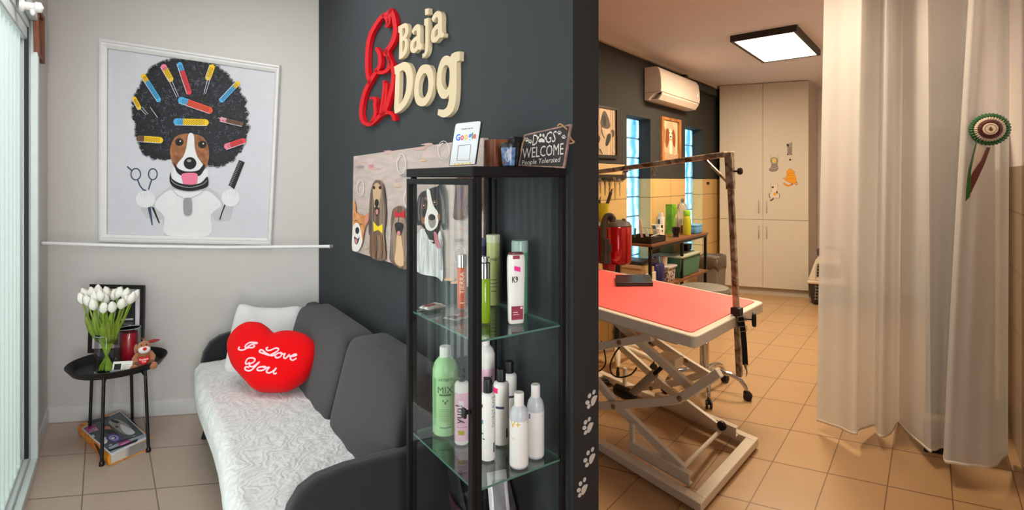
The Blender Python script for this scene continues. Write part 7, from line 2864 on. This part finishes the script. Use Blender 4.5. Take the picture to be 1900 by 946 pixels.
bot = [(1515, 780), (1550, 792), (1587, 806), (1593, 797), (1622, 790), (1630, 810), (1650, 806), (1666, 784), (1684, 802), (1722, 836), (1733, 834), (1751, 830), (1753, 856), (1790, 864), (1832, 866), (1850, 860), (1871, 843)]
topu = [1530, 1568, 1602, 1610, 1634, 1646, 1660, 1676, 1692, 1718, 1727, 1800, 1808, 1832, 1852, 1862, 1873]
HEM = 0.065
cb, ct = [], []
q0, q1 = onz(1515, 780, HEM), onz(1871, 856, HEM)


def base_y(u):
    k = (u - CX) / F
    a = (q1.y - q0.y)
    t = (k * q0.y - q0.x) / ((q1.x - q0.x) - k * a)
    return q0.y + a * t


hz = []
KF = 1.7
for (u, v), ut in zip(bot, topu):
    p = onz(u, v, HEM)
    y = base_y(u) + (p.y - base_y(u)) * KF
    cb.append(((u - CX) / F * y, y))
    hz.append((EYE - (v - HY) / F * y, 0.0))
    y = base_y(ut) + (y - base_y(u)) * 0.95
    ct.append(((ut - CX) / F * y, y))
hz = [q[0] for q in catmull(hz, False, 7)]
cb, ct = catmull(cb, False, 7), catmull(ct, False, 7)
cur = thing('curtain', 'long white sheer curtain hanging in folds across the grooming room', 'curtain', V((2.2, 3.0, 0.05)))
nu, nv = len(cb) - 1, 30
mb = MB()


def cur_pt(i, j):
    t = j / nv
    k = t ** 1.1
    x = cb[i][0] * (1 - k) + ct[i][0] * k
    y = cb[i][1] * (1 - k) + ct[i][1] * k
    s_ = 0.008 * math.sin(i * 0.23 + t * 3) + 0.010 * math.sin(i * 0.95 - t * 2) * (0.4 + 0.6 * t)
    return V((x + s_ * 0.6, y + s_, hz[i] + (CEIL - 0.02 - hz[i]) * t))


vs = [cur_pt(i, j) for j in range(nv + 1) for i in range(nu + 1)]
mb.add(vs, [(j * (nu + 1) + i, j * (nu + 1) + i + 1, (j + 1) * (nu + 1) + i + 1, (j + 1) * (nu + 1) + i) for j in range(nv) for i in range(nu)])
build('cloth', mb, cmn, parent=cur, sharp=180)
mb = MB()
hv = [cur_pt(i, 0) + V((-0.001, -0.002, 0.012)) for i in range(nu + 1)]
hv2 = [cur_pt(i, 0) + V((-0.001, -0.002, -0.003)) for i in range(nu + 1)]
mb.add(hv + hv2, [(i, i + 1, nu + 2 + i, nu + 1 + i) for i in range(nu)])
tag(build('hem', mb, M((240, 232, 222), 0.9), parent=cur, solid=0.002, sharp=180), 'sewn hem')
mb = MB()
mb.tube([V((ct[0][0] - 0.05, ct[0][1] + 0.05, CEIL - 0.012)), V((ct[-1][0], ct[-1][1], CEIL - 0.012))], 0.010, 10)
build('rail', mb, WHITE, parent=cur)

# ------------------------------------------------------------------ rosette pinned to the curtain
RY = 9.0
for i in range(nu + 1):
    for j in range(nv + 1):
        q = cur_pt(i, j)
        if q.y > 0 and 1785 < CX + F * q.x / q.y < 1868 and 205 < HY - F * (q.z - EYE) / q.y < 380:
            RY = min(RY, q.y)
RY -= 0.035
RS = RY / 2.655
rc = at(1836, 240, RY)
ro_ = thing('rosette', 'green, white and brown show rosette with ribbons pinned to the curtain', 'rosette', rc)
fwd = V((-0.55, -0.83, 0)).normalized()
rx = V((0.83, -0.55, 0)).normalized()
if rx.x < 0:
    rx = -rx


def ros(r0, r1_, off, mat, name, n=34, lab=None):
    r0, r1_ = r0 * RS, r1_ * RS
    mb = MB()
    vs = []
    for r, o in ((r0, off + 0.004), ((r0 + r1_) / 2, off + 0.006), (r1_, off)):
        for k in range(n * 2):
            a = 2 * math.pi * k / (n * 2)
            w = (0.003 if k % 2 else -0.003) * (r / r1_)
            rr_ = r * (1 + (0.03 if k % 2 else -0.03) * (r == r1_))
            vs.append(rc + rx * (rr_ * math.cos(a)) + UZ * (rr_ * math.sin(a)) + fwd * (o + w))
    m_ = n * 2
    mb.add(vs, [(i * m_ + j, i * m_ + (j + 1) % m_, (i + 1) * m_ + (j + 1) % m_, (i + 1) * m_ + j) for i in range(2) for j in range(m_)])
    o = build(name, mb, mat, parent=ro_, solid=0.0012, sharp=20)
    return tag(o, lab) if lab else o


RG, RB, RW = M((12, 96, 40), 0.35, sheen=0.3), M((92, 26, 24), 0.35, sheen=0.3), M((214, 200, 186), 0.35, sheen=0.3)
ros(0.052, 0.079, 0.0, RG, 'pleated_ring', lab='green pleated outer ring')
ros(0.038, 0.060, 0.010, RW, 'pleated_ring', lab='white pleated ring')
ros(0.024, 0.047, 0.018, RB, 'pleated_ring', lab='brown pleated inner ring')
mb = MB()
Rr = fwd.to_track_quat('Z', 'Y').to_matrix()
mb.lathe(rc + fwd * 0.022, [(0.0285, 0.0), (0.0285, 0.006), (0.026, 0.009), (0, 0.0095)], 32, 0, R=Rr)
for pts, m_ in ((ell(0, 0, 0.022, 0.022), 1), (ell(0, 0, 0.0195, 0.0195), 0), (catmull([(-0.003, -0.010), (0.004, -0.011), (0.008, -0.004), (0.005, 0.003), (0.001, 0.010), (-0.004, 0.006), (-0.007, -0.002)], True, 3), 2)):
    z_o = 0.0318 + 0.0003 * m_ + (0.0004 if m_ == 0 else 0)
    mb.poly([rc + rx * x + UZ * y + fwd * z_o for x, y in pts], m_)
tag(build('button', mb, [M((222, 208, 192), 0.4), M((150, 110, 70), 0.5), M((90, 70, 30), 0.5)], parent=ro_), 'white button with a small emblem')
zr = crop(1770, 190, 4.733)
for pts, m_, dpt, lab in (([(196, 335), (160, 470), (128, 590), (108, 760), (102, 870), (138, 830), (148, 790), (150, 600), (176, 460), (204, 345)], RG, RY + 0.010, 'green ribbon tail'),
                          ([(290, 392), (240, 510), (160, 625), (150, 650), (150, 795), (205, 680), (270, 540), (322, 395)], RB, RY + 0.014, 'brown ribbon tail'),
                          ([(215, 360), (190, 480), (160, 600), (150, 690), (140, 800), (112, 880), (140, 865), (155, 740), (230, 500), (285, 392)], RW, RY + 0.018, 'white ribbon tail')):
    mb = MB()
    mb.prism([at(u, v, dpt) for u, v in zr(pts)], V((0, 0.0012, 0)))
    tag(build('ribbon', mb, m_, parent=ro_), lab)
